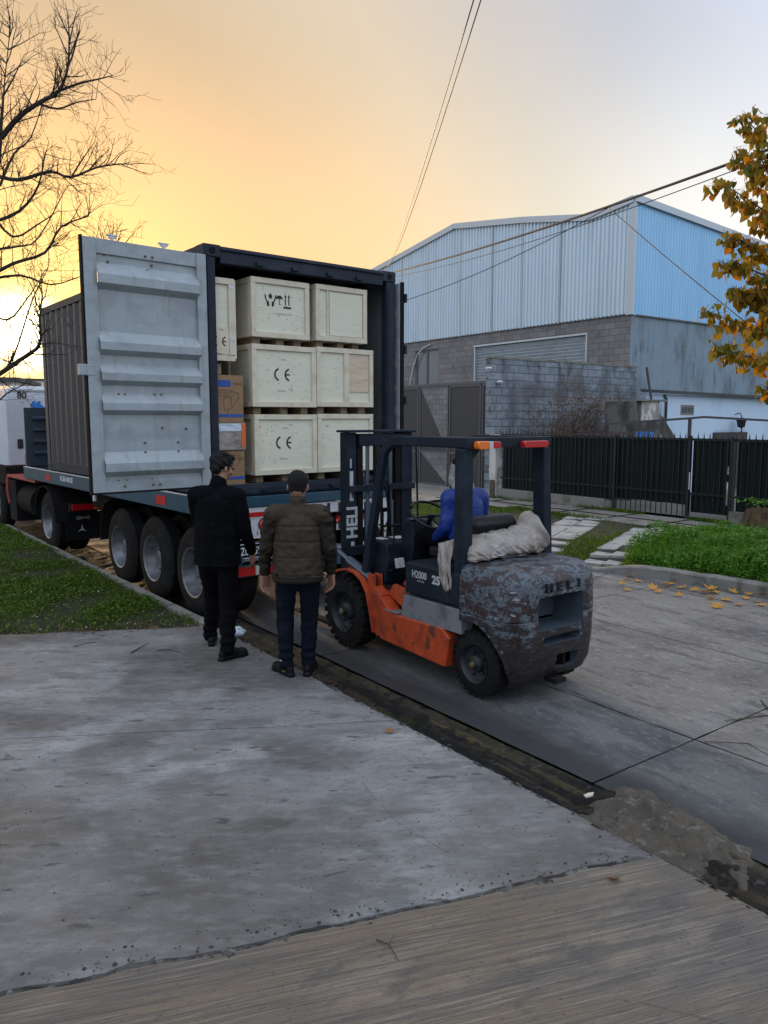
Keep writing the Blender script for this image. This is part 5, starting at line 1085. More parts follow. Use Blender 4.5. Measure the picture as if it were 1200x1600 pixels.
def wheel(parent, x, y, z, r, w_, deep=.12, rimm='rim', side=-1, name='wheel', rr=.56):
    """wheel with its outer face at x; side=-1 faces -x"""
    s_ = side; a = r * .95
    P_ = [(0, r * rr), (0 - .012 * 0, r * (rr + .03)), (-.006 * 0, r * .70), (.012, r * .86), (.03, r * .94), (.06, r), (w_ - .06, r), (w_ - .03, r * .94), (w_, r * .70), (w_, r * rr)]
    P_ = [(-s_ * o, q) for o, q in P_]
    t = MB().lathe(P_, (x, y, z), 'x', 48).build(name, 'tyre', parent, smooth='auto')
    R_ = r * rr
    RP = [(-s_ * -.004, R_), (-s_ * .004, R_ * .93), (-s_ * (deep * .5), R_ * .88), (-s_ * deep, R_ * .80), (-s_ * (deep + .005), R_ * .36), (-s_ * (deep - .04), R_ * .30), (-s_ * (deep - .05), 0.001)]
    MB().lathe(RP, (x, y, z), 'x', 40).build('rim', rimm, t, smooth='auto')
    nb = MB()
    for k in range(10): a_ = 2 * pi * k / 10; nb.lathe([(0, .012), (s_ * .022, .010), (s_ * .024, 0)], (x - s_ * deep, y + R_ * .55 * cos(a_), z + R_ * .55 * sin(a_)), 'x', 6)
    nb.build('wheel_nuts', rimm, t)
    m2 = MB()     # circumferential tread grooves
    for o in (.33, .5, .67): m2.lathe([(-s_ * (w_ * o - .008), r + .001), (-s_ * (w_ * o + .008), r + .001)], (x, y, z), 'x', 48)
    m2.build('tread_groove', 'black', t)
    return t
WY_ = (.56, 1.68, 2.80)
for y in WY_:
    wheel(sm_, .04, y, .50, .50, .26); wheel(sm_, .36, y, .50, .50, .26); wheel(sm_, 2.40, y, .50, .50, .26, side=1)
    MB().tube([(.5, y, .5), (2.3, y, .5)], .07, 10).box(.6, .72, y - .4, y + .4, .62, .72).build('axle', 'chassis', sm_)
for y in WY_:
    pass
m_ = MB(); y = 3.45
P_ = [(3.40 + .0, .52), (3.37, .75), (3.30, .93), (3.15, 1.06), (3.0, 1.10)]
for a, b2 in zip(P_, P_[1:]): m_.bar((.2, a[0], a[1]), (.2, b2[0], b2[1]), .4, .02, up=(0, 0, 1)) if False else m_.add([(.0, a[0], a[1]), (.62, a[0], a[1]), (.62, b2[0], b2[1]), (.0, b2[0], b2[1]), (.0, a[0] + .012, a[1] + .012), (.62, a[0] + .012, a[1] + .012), (.62, b2[0] + .012, b2[1] + .012), (.0, b2[0] + .012, b2[1] + .012)], [(0, 1, 2, 3), (4, 5, 6, 7), (0, 4, 7, 3), (1, 5, 6, 2)])
m_.build('mudguard', 'chassis', sm_)
MB().box(.7, .82, 3.75, 3.87, .1, .82).box(1.6, 1.72, 3.75, 3.87, .1, .82).build('landing_leg', 'chassis', sm_)
MB().tube([(.02, 3.62, 1.12), (.02, 3.62, 1.04)], .03, 8).build('marker_lamp', 'white', sm_)
MB().box(.3, 1.0, 3.55, 4.6, .85, 1.25).build('toolbox', 'chassis', sm_, bevel=.02)
# ---------------------------------------------------------------- tractor unit
tk_ = tempty('truck_tractor', 0, 6.2, 0, label='white truck cab with a red chassis at the far left, ahead of the container', cat='truck')
tk = lambda y: y - 6.2
CY0 = tk(8.6)
m_ = MB()
ring = lambda y, ins, zt, dz=0: [(.02 + ins, y, 1.30), (.02 + ins, y, zt - .25), (.10 + ins, y, zt - .07), (.26 + ins, y, zt), (2.14 - ins, y, zt), (2.30 - ins, y, zt - .07), (2.38 - ins, y, zt - .25), (2.38 - ins, y, 1.30)]
rs = [ring(CY0, .05, 2.74), ring(CY0 + .06, 0, 2.80), ring(CY0 + 1.2, 0, 2.84), ring(CY0 + 1.7, 0, 2.78), ring(CY0 + 2.05, .05, 2.35), ring(CY0 + 2.15, .06, 2.0)]
for r_ in rs: m_.v += r_
for i in range(len(rs) - 1):
    for k in range(8): m_.f.append((i * 8 + k, i * 8 + (k + 1) % 8, (i + 1) * 8 + (k + 1) % 8, (i + 1) * 8 + k))
m_.f.append(tuple(range(8))); m_.f.append(tuple(40 + k for k in range(8))[::-1])
cb = m_.build('cab', 'cabw', tk_, bevel=.02)
MB().box(.0, 2.4, CY0 - .01, CY0 + 2.1, .95, 1.295).build('cab_skirt', 'chassis', tk_, bevel=.02)
text('80', .17, 'logot', cb, face_neg_y(.36, CY0 - .003, 2.62), ext=.004, bold=.004)
text('AcR', .30, 'logot', cb, face_neg_y(1.02, CY0 - .003, 2.44), ext=.004, bold=.008)
m_ = MB()
for k in range(2): m_.prism([(.50 + .09 * k, 2.44), (.55 + .09 * k, 2.52), (.60 + .09 * k, 2.52), (.60 + .09 * k, 2.46), (.66 + .1 * k, 2.40), (.74 + .1 * k, 2.36), (.62 + .09 * k, 2.36), (.54 + .09 * k, 2.38)], CY0 - .006 - .002 * k, CY0 - .001, 'y')
m_.build('logo', 'logob', cb)
MB().box(.24, .34, CY0 - .02, CY0 + .01, 1.62, 1.80).build('grab_recess', 'stencil', cb, bevel=.02)
m_ = MB()
for z in (1.5, 1.95, 2.3): m_.box(.10, .16, CY0 - .003, CY0 + .002, z, z + .012)
m_.box(.12, 2.2, CY0 - .02, CY0 + .0, 2.70, 2.73).build('seam', 'smudge', cb)
MB().box(-.02, -.0, CY0 + 1.1, CY0 + 1.8, 1.95, 2.5).build('side_window', 'glass', cb); MB().box(-.20, -.05, CY0 + 1.9, CY0 + 2.0, 1.9, 2.4).build('mirror', 'black', cb, bevel=.02)
MB().box(.0, .75, tk(6.6), tk(8.5), 1.10, 1.15).build('platform', 'redchas', tk_, bevel=.006)
MB().box(.7, .86, tk(4.7), tk(10), .80, 1.09).box(1.6, 1.76, tk(4.7), tk(10), .80, 1.09).build('chassis_rail', 'redchas', tk_, bevel=.006)
MB().tube([(.28, tk(8.2), 1.15), (.28, tk(8.2), 1.5), (.34, tk(8.3), 1.62)], .02, 8).tube([(.02, tk(8.5), 1.12), (.0, tk(8.52), .85), (.03, tk(8.5), .60)], .03, 8).build('red_bracket', 'redchas', tk_, smooth='auto')
MB().tube([(.28, tk(7.0), .72), (.28, tk(7.9), .72)], .27, 20).build('fuel_tank', 'chassis', tk_, smooth='auto')
MB().box(.02, .6, tk(8.0), tk(8.48), .3, 1.05).build('battery_box', 'chassis', tk_, bevel=.02)
for x, s_ in ((.03, -1), (.34, -1), (2.40, 1)): wheel(tk_, x, tk(6.05), .5, .5, .27, side=s_)
wheel(tk_, .03, tk(9.55), .5, .5, .27, deep=.02); wheel(tk_, 2.4, tk(9.55), .5, .5, .27, deep=.02, side=1)
m_ = MB(); n = 14
for k in range(n):
    a, b2 = [radians(5 + 172 * t / n) for t in (k, k + 1)]; R_ = .58; q = lambda t, r_: (tk(6.05) + r_ * cos(t), .5 + r_ * sin(t))
    A, B_, A2, B2 = q(a, R_), q(b2, R_), q(a, R_ + .015), q(b2, R_ + .015)
    m_.add([(-.01, *A), (.66, *A), (.66, *B_), (-.01, *B_), (-.01, *A2), (.66, *A2), (.66, *B2), (-.01, *B2)], [(0, 1, 2, 3), (4, 7, 6, 5), (0, 3, 7, 4), (1, 5, 6, 2)])
m_.build('mudguard', 'chassis', tk_)
fl_ = MB().box(.06, .66, tk(5.15), tk(5.16), .28, .72).build('mud_flap', 'black', tk_)
m_ = MB()
for k in range(3):
    a = radians(90 + 120 * k); m_.prism([(.30 + .075 * cos(a), .45 + .075 * sin(a)), (.30 + .014 * cos(a + 1.2), .45 + .014 * sin(a + 1.2)), (.30, .45), (.30 + .014 * cos(a - 1.2), .45 + .014 * sin(a - 1.2))], tk(5.143), tk(5.149), 'y')
m_.build('star_emblem', 'smudge', fl_)
MB().box(.1, 2.3, tk(5.05), tk(5.13), .74, .88).build('rear_crossbar', 'black', tk_, bevel=.01)
MB().box(.12, .45, tk(5.02), tk(5.05), .76, .86).build('tail_lamp', 'tail', tk_, bevel=.01); MB().box(.46, .60, tk(5.02), tk(5.05), .76, .86).build('tail_lamp', 'tailor', tk_, bevel=.01)
text('GBH 412', .07, 'smudge', fl_, face_neg_y(.32, tk(5.145), .63), ext=.001, sx=.8)

# ---------------------------------------------------------------- forklift: y' points at the mast, origin under the rear axle
FO = Vector((4.45, 4.27, 0.003))
fk = empty('forklift', tuple(FO), label='old orange and grey forklift with a chipped counterweight, parked behind the container', cat='forklift')
# counterweight
def cw_outline(hw, yb, rad, n=7, yf=.13):
    P_ = [(hw, yf)]
    for k in range(n + 1):
        t = k / n * pi / 2; P_.append((hw - rad + rad * cos(t), yb + rad - rad * sin(t)))
    for k in range(n + 1):
        t = pi / 2 + k / n * pi / 2; P_.append((-hw + rad + rad * cos(t), yb + rad - rad * sin(t)))
    P_.append((-hw, yf)); return P_
levels = [(.165, .44, -.31, .16), (.19, .485, -.355, .18), (.28, .515, -.395, .20), (.45, .525, -.415, .21), (.655, .53, -.425, .22), (.665, .522, -.418, .22), (.675, .53, -.425, .22), (.86, .528, -.42, .22), (.945, .523, -.41, .215), (1.0, .505, -.385, .20), (1.027, .475, -.35, .19), (1.04, .425, -.29, .16)]
m_ = MB(); rows = []
for (z, hw, yb, rad) in levels:
    P_ = cw_outline(hw, yb, rad); rows.append(len(P_)); m_.v += [(x, y, z) for x, y in P_]
n = rows[0]
for i in range(len(levels) - 1):
    for k in range(n): m_.f.append((i * n + k, i * n + (k + 1) % n, (i + 1) * n + (k + 1) % n, (i + 1) * n + k))
m_.f.append(tuple(range(n))[::-1]); m_.f.append(tuple((len(levels) - 1) * n + k for k in range(n)))
cw = m_.build('counterweight', 'cw', fk)
def cutter(mb):
    o = mb.build('cut', 'cwin'); return o
def boolcut(o, cuts):
    for c_ in cuts:
        md = o.modifiers.new('b', 'BOOLEAN'); md.operation = 'DIFFERENCE'; md.object = c_; md.solver = 'EXACT'; md.material_mode = 'TRANSFER'
    evaluate(o)
    for c_ in cuts: me = c_.data; bpy.data.objects.remove(c_); bpy.data.meshes.remove(me)
def rbox(x0, x1, y0, y1, z0, z1, r=.03):
    P_ = []
    for cx, cz, a0 in ((x1 - r, z1 - r, 0), (x0 + r, z1 - r, 90), (x0 + r, z0 + r, 180), (x1 - r, z0 + r, 270)):
        for k in range(4): a = radians(a0 + 30 * k); P_.append((cx + r * cos(a), cz + r * sin(a)))
    return MB().prism(P_, y0, y1, 'y')
def at_fk(mb):
    return mb
cuts = [cutter(rbox(-.235, .27, -.6, -.12, .575, .835, .035)), cutter(rbox(-.17, .25, -.6, -.27, .455, .525, .025)), cutter(rbox(.0, .25, -.6, -.26, .24, .36, .02)), cutter(rbox(-.13, .03, -.2, .3, .66, .76, .02)),
        cutter(MB().lathe([(-.8, .345), (.8, .345)], (0, .02, .27), 'x', 40, True))]
for c_ in cuts: c_.parent = fk
bpy.context.view_layer.update()
boolcut(cw, cuts)
cw.data.set_sharp_from_angle(angle=radians(38))
for p in cw.data.polygons: p.use_smooth = True
cw.data.set_sharp_from_angle(angle=radians(38))
bv = cw.modifiers.new('bevel', 'BEVEL'); bv.width = .008; bv.segments = 2; bv.limit_method = 'ANGLE'; bv.angle_limit = radians(50)
# raised name on the rear of the counterweight
for k, ch in enumerate('HELI'):
    text(ch, .092, 'fkdark', cw, face_neg_y(-.12 + .112 * k, -.421 + (.004 if k == 3 else 0), .895), ext=.010, bold=.003, sx=1.25, name='raised_letter')
MB().lathe([(0, .012), (-.012, .010), (-.012, 0)], (-.42, -.2, .9), 'y', 8).build('bolt', 'bolt', cw)
MB().box(-.02, .10, -.42, -.30, .13, .165).box(.13, .15, -.36, -.30, .24, .35).build('drawbar', 'chassis', cw)
# chassis
for a_, b_ in ((-.525, -.40), (.40, .525)): MB().prism([(.30, .17), (1.20, .20), (1.26, .42), (1.30, .62), (1.20, .60), (1.02, .47), (.34, .485), (.25, .42)], a_, b_, 'x').build('chassis', 'fkor', fk, bevel=.012)
for a_, b_ in ((-.515, -.39), (.39, .515)): MB().prism([(.12, .48), (.90, .472), (.86, .665), (.12, .675)], a_, b_, 'x').build('side_band', 'fkgrey', fk, bevel=.006)
MB().box(-.53, -.43, .93, 1.14, .478, .49).build('step_plate', 'fkgrey', fk, bevel=.003)
MB().prism([(.905, .478), (1.20, .60), (1.12, .70), (.875, .665)], -.43, -.40, 'x').prism([(.86, .665), (1.12, .70), (1.30, .625), (1.30, .60), (.9, .55)], -.405, -.39, 'x').build('cowl_side', 'fkor', fk, bevel=.004)
MB().box(-.39, .39, .1, 1.6, .18, .62).build('belly', 'black', fk)
for s_ in (-1, 1):
    m_ = MB()
    P_ = [(1.93, .70), (1.86, .735), (1.72, .765), (1.58, .755), (1.46, .70), (1.375, .60), (1.325, .45), (1.27, .24)]
    a0, a1 = (-.55, -.30) if s_ < 0 else (.30, .55); b = len(m_.v)
    for (y, z) in P_: 
        q = Vector((y - 1.75, z - .34)).normalized() * .022; m_.v += [(a0, y, z), (a1, y, z), (a1, y - q.x, z - q.y), (a0, y - q.x, z - q.y)]
    for i in range(len(P_) - 1):
        for k in range(4): m_.f.append((b + 4 * i + k, b + 4 * i + (k + 1) % 4, b + 4 * i + 4 + (k + 1) % 4, b + 4 * i + 4 + k))
    m_.f += [tuple(b + k for k in range(4)), tuple(b + 4 * (len(P_) - 1) + k for k in range(4))]
    m_.build('front_fender', 'fkor', fk, bevel=.003)
MB().prism([(1.27, .22), (1.34, .45), (1.39, .60), (1.30, .66), (1.18, .60), (1.16, .22)], -.52, -.30, 'x').build('fender_web', 'fkor', fk, bevel=.004)
MB().prism([(1.40, .70), (1.30, .62), (1.05, .66), (1.05, .69), (1.30, .665)], -.42, .42, 'x').box(-.42, .42, .84, 1.06, .66, .675).build('floor_plate', 'vinyl', fk)
m_ = MB()
for i in range(9):
    for j in range(5):
        M = Matrix.Translation((-.40 + .05 * i, .88 + .05 * j, .677)) @ Matrix.Rotation(radians(45 if (i + j) % 2 else -45), 4, 'Z'); m_.box(-.018, .018, -.005, .005, 0, .003, M)
m_.build('tread_pattern', 'fkgrey', fk)
# hood
hd_ = MB().box(-.505, .505, .135, .86, .685, .955).build('engine_hood', 'fkdark', fk, bevel=.022, seg=3)
MB().box(-.51, .51, .05, .13, .64, .68).build('hood_gap', 'black', fk)
text('H2000', .085, 'decal', hd_, face_neg_x(-.5065, .66, .865), ext=.001, sx=.85, bold=.001); text('S E R I E S', .022, 'decal', hd_, face_neg_x(-.5065, .64, .815), ext=.001); text('25', .095, 'decal', hd_, face_neg_x(-.5065, .44, .855), ext=.001, sx=1.1, bold=.004)
# overhead guard
def guard_path(s_): return [(s_ * .44, .20, 1.975), (s_ * .44, 1.00, 1.975), (s_ * .44, 1.10, 1.965), (s_ * .445, 1.18, 1.925), (s_ * .45, 1.235, 1.86), (s_ * .455, 1.30, 1.60), (s_ * .46, 1.38, 1.25), (s_ * .465, 1.46, .90), (s_ * .468, 1.50, .74)]
def sweep_rect(mb, P_, wx, wt):
    """rectangular section swept along a path in the y-z plane"""
    P_ = [Vector(p) for p in P_]; b = len(mb.v); N = len(P_)
    for i, p in enumerate(P_):
        d = (P_[min(i + 1, N - 1)] - P_[max(i - 1, 0)]).normalized(); a = Vector((1, 0, 0)); u = a.cross(d).normalized()
        mb.v += [tuple(p - a * wx / 2 - u * wt / 2), tuple(p + a * wx / 2 - u * wt / 2), tuple(p + a * wx / 2 + u * wt / 2), tuple(p - a * wx / 2 + u * wt / 2)]
    for i in range(N - 1):
        for k in range(4): mb.f.append((b + 4 * i + k, b + 4 * i + (k + 1) % 4, b + 4 * i + 4 + (k + 1) % 4, b + 4 * i + 4 + k))
    mb.f += [tuple(b + k for k in range(4)), tuple(b + 4 * N - 4 + k for k in range(4))]
for s_ in (-1, 1):
    m_ = MB(); sweep_rect(m_, guard_path(s_), .06, .085); m_.build('guard_front_leg', 'fkdark', fk, bevel=.012)
MB().box(-.495, -.395, .13, .245, .66, 1.93).build('guard_rear_post', 'fkdark', fk, bevel=.012)
MB().prism([(.375, 1.93), (.46, 1.93), (.515, .98), (.415, .98)], .12, .25, 'y').build('guard_rear_post', 'fkdark', fk, bevel=.012)
m_ = MB().box(-.47, .47, .12, .20, 1.935, 2.015).box(-.41, .41, 1.04, 1.12, 1.955, 2.0)
for x in (-.30, -.18, -.06, .06, .18, .30): m_.box(x - .012, x + .012, .20, 1.04, 1.965, 2.003)
m_.build('guard_roof', 'fkdark', fk, bevel=.006)
MB().prism([(-.395, 1.93), (-.30, 1.93), (-.395, 1.84)], .15, .20, 'y').build('gusset', 'fkdark', fk)
for x0, x1 in ((-.41, -.17), (.09, .37)):
    L_ = rbox(x0, x1, .06, .115, 1.93, 1.985, .02).build('tail_light', 'tail', fk, bevel=.006)
    if x0 < 0: rbox(x0 - .003, x0 + .11, .055, .118, 1.926, 1.989, .02).build('turn_lens', 'tailor', L_, bevel=.006); MB().box(x0 + .112, x0 + .15, .056, .118, 1.928, 1.987).build('clear_lens', 'clear', L_, bevel=.003)
# wheels
def fwheel(x, y, r, w_, s_, big):
    P_ = [(0, r * .56), (0, r * .62), (.004, r * .72), (.010, r * .86), (.022, r * .93), (.03, r * .955), (w_ - .03, r * .955), (w_ - .01, r * .86), (w_, r * .62), (w_, r * .56)]
    t = MB().lathe([(-s_ * o, q) for o, q in P_], (x, y, r), 'x', 48).build('wheel', 'tyre', fk, smooth='auto')
    lug = MB(); nl = 26
    for k in range(nl):
        for h in (0, 1):
            a = 2 * pi * (k + .5 * h) / nl; M = Matrix.Translation((x, y, r)) @ Matrix.Rotation(a, 4, 'X')
            x0, x1 = (.004, w_ * .46) if h == 0 else (w_ * .54, w_ - .004); x0, x1 = sorted((-s_ * x0, -s_ * x1)); wd = r * .065
            lug.box(x0, x1, -wd, wd, r * .90, r * (1 if big else .972), M)
    lug.build('tyre_lugs', 'tyre', t, bevel=.004, seg=1)
    R_ = r * .56; dp = .055 if big else .03
    rm_ = MB().lathe([(s_ * .006, R_), (-s_ * .006, R_ * .92), (-s_ * dp, R_ * .84), (-s_ * (dp + .01), R_ * .5), (-s_ * (dp - .02), R_ * .42), (-s_ * (dp - .035), R_ * .2), (s_ * .012, R_ * .18), (s_ * .02, .001)], (x, y, r), 'x', 36).build('rim', 'rimdark', t, smooth='auto')
    for k in range(6 if big else 5): a = 2 * pi * k / (6 if big else 5); MB().lathe([(0, .011), (s_ * .02, .010), (s_ * .022, 0)], (x - s_ * dp, y + R_ * .62 * cos(a), r + R_ * .62 * sin(a)), 'x', 6).build('wheel_nut', 'rimdark', t)
    MB().lathe([(s_ * .018, R_ * .17), (s_ * .03, R_ * .14), (s_ * .034, 0)], (x, y, r), 'x', 12).build('hub_cap', 'bolt', t)
fwheel(-.56, 1.75, .345, .20, -1, True); fwheel(.56, 1.75, .345, .20, 1, True); fwheel(-.485, .0, .272, .16, -1, False); fwheel(.485, 0, .272, .16, 1, False)
MB().tube([(-.4, 1.75, .34), (.4, 1.75, .34)], .09, 12).tube([(-.38, 0, .27), (.38, 0, .27)], .06, 12).build('axle', 'chassis', fk)
# mast
MYo = 2.0
def channel(mb, x0, x1, y, z0, z1, open_right=True):
    t = .014; mb.box(x0, x1, y - .07, y - .07 + t, z0, z1).box(x0, x1, y + .07 - t, y + .07, z0, z1)
    if open_right: mb.box(x0, x0 + t, y - .07 + t, y + .07 - t, z0, z1)
    else: mb.box(x1 - t, x1, y - .07 + t, y + .07 - t, z0, z1)
m_ = MB(); channel(m_, -.375, -.275, MYo, .12, 2.03, True); mo = m_.build('outer_mast_channel', 'fkdark', fk, bevel=.003, seg=1)
m_ = MB(); channel(m_, .275, .41, MYo, .12, 2.03, False); m_.build('outer_mast_channel', 'fkdark', fk, bevel=.003, seg=1)
m_ = MB(); channel(m_, -.262, -.20, MYo, .16, 2.02, True); channel(m_, .20, .262, MYo, .16, 2.02, False); m_.build('inner_mast_channel', 'black', fk)
for bx in ((-.40, .42, 1.87, 2.10, 2.032, 2.055), (-.26, .26, 1.90, 1.93, 1.90, 2.02), (-.375, .41, 1.875, 1.928, .84, .93), (-.375, .41, 1.875, 1.928, 1.46, 1.52), (-.375, .41, 1.88, 1.928, .2, .34)): MB().box(*bx).build('mast_crossmember', 'fkdark', fk, bevel=.006)
for x in (-.14, .14): MB().tube([(x, 1.94, .2), (x, 1.94, 1.35)], .035, 12).tube([(x, 1.94, 1.35), (x, 1.94, 1.98)], .02, 10).build('lift_cylinder', 'chrome', fk, smooth='auto')
for x in (-.045, .045): MB().box(x - .012, x + .012, 1.95, 1.965, .4, 1.98).build('lift_chain', 'chassis', fk)
MB().tube([(.435, 1.90, 1.98), (.44, 1.89, 1.6), (.43, 1.86, 1.2), (.40, 1.85, .95)], .010, 8).tube([(-.07, 1.90, 1.9), (-.05, 1.87, 1.6), (.02, 1.84, 1.45), (.06, 1.85, 1.2), (.03, 1.86, .9)], .012, 8).tube([(-.16, 1.88, 1.55), (-.05, 1.84, 1.62), (.05, 1.84, 1.5), (.08, 1.86, 1.0)], .011, 8).tube([(.1, 1.88, 1.2), (.0, 1.84, 1.1), (-.12, 1.85, 1.15), (-.15, 1.87, .95)], .010, 8).build('hydraulic_hose', 'black', fk, smooth=True)
MB().lathe([(-.03, 0), (-.03, .045), (.03, .045), (.03, 0)], (-.045, 1.95, 1.97), 'x', 16).lathe([(-.03, 0), (-.03, .045), (.03, .045), (.03, 0)], (.08, 1.95, 1.97), 'x', 16).build('chain_pulley', 'rimdark', fk, smooth='auto')
MB().box(-.30, .34, 2.075, 2.10, .12, .22).box(-.48, .50, 2.10, 2.14, .40, .50).box(-.48, .50, 2.10, 2.14, .12, .2).box(-.44, -.40, 2.105, 2.13, .5, 1.25).box(.42, .46, 2.105, 2.13, .5, 1.25).box(-.44, .46, 2.105, 2.13, 1.21, 1.25).box(-.2, -.17, 2.105, 2.13, .5, 1.21).box(.15, .18, 2.105, 2.13, .5, 1.21).build('fork_carriage', 'chassis', fk)
for x in (-.30, .30): MB().prism([(2.14, .52), (2.18, .52), (2.18, .085), (3.15, .06), (3.15, .05), (2.14, .045)], x - .05, x + .05, 'x').build('fork', 'chassis', fk, bevel=.003, seg=1)
text('HELI', .17, 'decal', mo, face_neg_y(-.325, MYo - .0715, 1.16, radians(90)), ext=.001, sx=.95, bold=.006)
MB().box(-.355, -.30, MYo - .073, MYo - .0705, 1.37, 1.66).build('white_decal', 'decal', mo)
MB().box(-.315, -.30, MYo - .0745, MYo - .0735, 1.37, 1.66).box(-.345, -.30, MYo - .0745, MYo - .0735, 1.50, 1.51).box(-.335, -.32, MYo - .0745, MYo - .0735, 1.40, 1.47).build('decal_print', 'fkdark', mo)
MB().box(-.35, -.335, MYo - .073, MYo - .0705, 1.69, 1.78).build('white_decal', 'decal', mo); MB().box(-.345, -.305, MYo - .073, MYo - .0705, .93, .97).build('white_decal', 'decal', mo)
for s_ in (-1, 1):
    MB().tube([(s_ * .47, 1.98, .90), (s_ * .465, 1.72, .80)], .022, 10).tube([(s_ * .465, 1.78, .825), (s_ * .46, 1.38, .70)], .042, 14).lathe([(-.03, 0), (-.03, .05), (.03, .05), (.03, 0)], (s_ * .47, 2.0, .905), 'x', 14).build('tilt_cylinder', 'chrome', fk, smooth='auto')
    MB().box(s_ * .46 - .045, s_ * .46 - .03, 1.30, 1.42, .60, .76).box(s_ * .46 + .03, s_ * .46 + .045, 1.30, 1.42, .60, .76).build('cylinder_lug', 'fkor', fk, bevel=.006)
# dash, column, wheel, levers
MB().prism([(1.62, .70), (1.62, .98), (1.55, 1.06), (1.28, 1.04), (1.24, .92), (1.30, .66)], -.40, .40, 'x').build('front_cowl', 'fkdark', fk, bevel=.02)
MB().box(-.36, -.28, 1.40, 1.52, 1.055, 1.062).box(-.2, -.08, 1.36, 1.5, 1.055, 1.060).build('cowl_label', 'decal', fk)
MB().prism([(1.30, .95), (1.34, 1.14), (1.26, 1.26), (1.16, 1.24), (1.12, 1.10), (1.16, .80)], -.20, .05, 'x').build('instrument_pod', 'fkdark', fk, bevel=.025)
MB().box(-.19, -.04, 1.15, 1.24, 1.245, 1.252, Matrix.Translation((0, 0, .008))).build('gauge_face', 'slate', fk, bevel=.01)
stw = MB().tube([(-.07 + .205 * cos(t), 1.03 + .205 * sin(t) * cos(radians(32)), 1.30 + .205 * sin(t) * sin(radians(32))) for t in [2 * pi * k / 32 for k in range(33)]], .0135, 8, cap=False).build('steering_wheel', 'vinyl', fk, smooth=True)
MB().bar((-.27, 1.03, 1.295), (.13, 1.03, 1.295), .04, .02).bar((-.07, 1.03, 1.295), (-.07, .86, 1.19), .04, .02).lathe([(-.03, .03), (.02, .045), (.03, 0)], (-.07, 1.03, 1.29), 'z', 14).build('spoke', 'vinyl', stw, bevel=.006)
MB().tube([(-.07, 1.04, 1.28), (-.07, 1.22, 1.02)], .022, 10).build('steering_column', 'vinyl', stw); MB().sphere((-.235, 1.12, 1.385), .022).build('wheel_knob', 'vinyl', stw, smooth=True)
for k, x in enumerate((.0, .06, .12, .18)): MB().tube([(x + .05, 1.15, .95), (x + .05, 1.10, 1.17)], .007, 6).sphere((x + .05, 1.10, 1.18), .018, 8, 6).build('control_lever', 'trim' if k < 3 else 'vinyl', fk, smooth=True)
MB().tube([(-.30, 1.30, .95), (-.30, 1.28, 1.19)], .008, 6).box(-.34, -.25, 1.24, 1.31, 1.19, 1.21).build('gear_lever', 'vinyl', fk)
MB().box(-.40, -.30, 1.18, 1.24, .80, .82).box(.05, .15, 1.18, 1.24, .78, .80).build('pedal', 'vinyl', fk)
MB().prism([(1.08, .85), (1.10, .93), (1.12, .93), (1.10, .85)], -.42, -.33, 'x').build('warning_label', 'decal', fk)
st_ = MB().box(-.22, .26, .42, .90, .96, 1.06).build('seat', 'vinyl', fk, bevel=.03, seg=3)
MB().prism([(.38, 1.06), (.52, 1.06), (.44, 1.36), (.36, 1.365), (.30, 1.30)], -.20, .28, 'x').build('seat_back', 'vinyl', fk, bevel=.03, seg=3)
# rag on the floor plate
rg = empty('red_rag', tuple(FO + Vector((-.36, .93, .685))), label='crumpled red cloth on the forklift floor under the plastic sheet', cat='cloth')
m_ = MB().sphere((0, 0, .05), .085, 16, 10, (1.1, .8, .65)); m_.v = [tuple(Vector(v) * (1 + .4 * nzv(v[0] * 12, v[1] * 12 + v[2] * 7, 1.2, 4))) for v in m_.v]; m_.build('cloth', 'redcloth', rg, smooth=True)

# ---------------------------------------------------------------- soft bodies: overlapping tapered shapes fused into one skin
def capsule(mb, p0, r0, p1, r1, sq=None, n=14, side=(1, 0, 0)):
    """closed tapered capsule; sq = (side scale, depth scale) of the section"""
    p0, p1 = Vector(p0), Vector(p1); d = p1 - p0; L = d.length; d = d.normalized() if L > 1e-6 else Vector((0, 0, 1)); s_ = Vector(side); a = (s_ - d * s_.dot(d))
    a = a.normalized() if a.length > 1e-3 else d.orthogonal().normalized(); b = d.cross(a); sa, sb = sq or (1, 1); rings = []
    for k in range(1, 5): t = pi / 2 * k / 5; rings.append((p0 - d * r0 * cos(t), r0 * sin(t)))
    rings.append((p0, r0)); rings.append((p1, r1))
    for k in range(4, 0, -1): t = pi / 2 * k / 5; rings.append((p1 + d * r1 * cos(t), r1 * sin(t)))
    base = len(mb.v); mb.v.append(tuple(p0 - d * r0))
    for (c_, r) in rings:
        for k in range(n): t = 2 * pi * k / n; mb.v.append(tuple(c_ + a * (r * sa * cos(t)) + b * (r * sb * sin(t))))
    mb.v.append(tuple(p1 + d * r1)); last = len(mb.v) - 1; R_ = len(rings)
    for k in range(n):
        k2 = (k + 1) % n; mb.f.append((base, base + 1 + k2, base + 1 + k)); mb.f.append((last, base + 1 + (R_ - 1) * n + k, base + 1 + (R_ - 1) * n + k2))
        for i in range(R_ - 1): mb.f.append((base + 1 + i * n + k, base + 1 + i * n + k2, base + 1 + (i + 1) * n + k2, base + 1 + (i + 1) * n + k))
    return mb
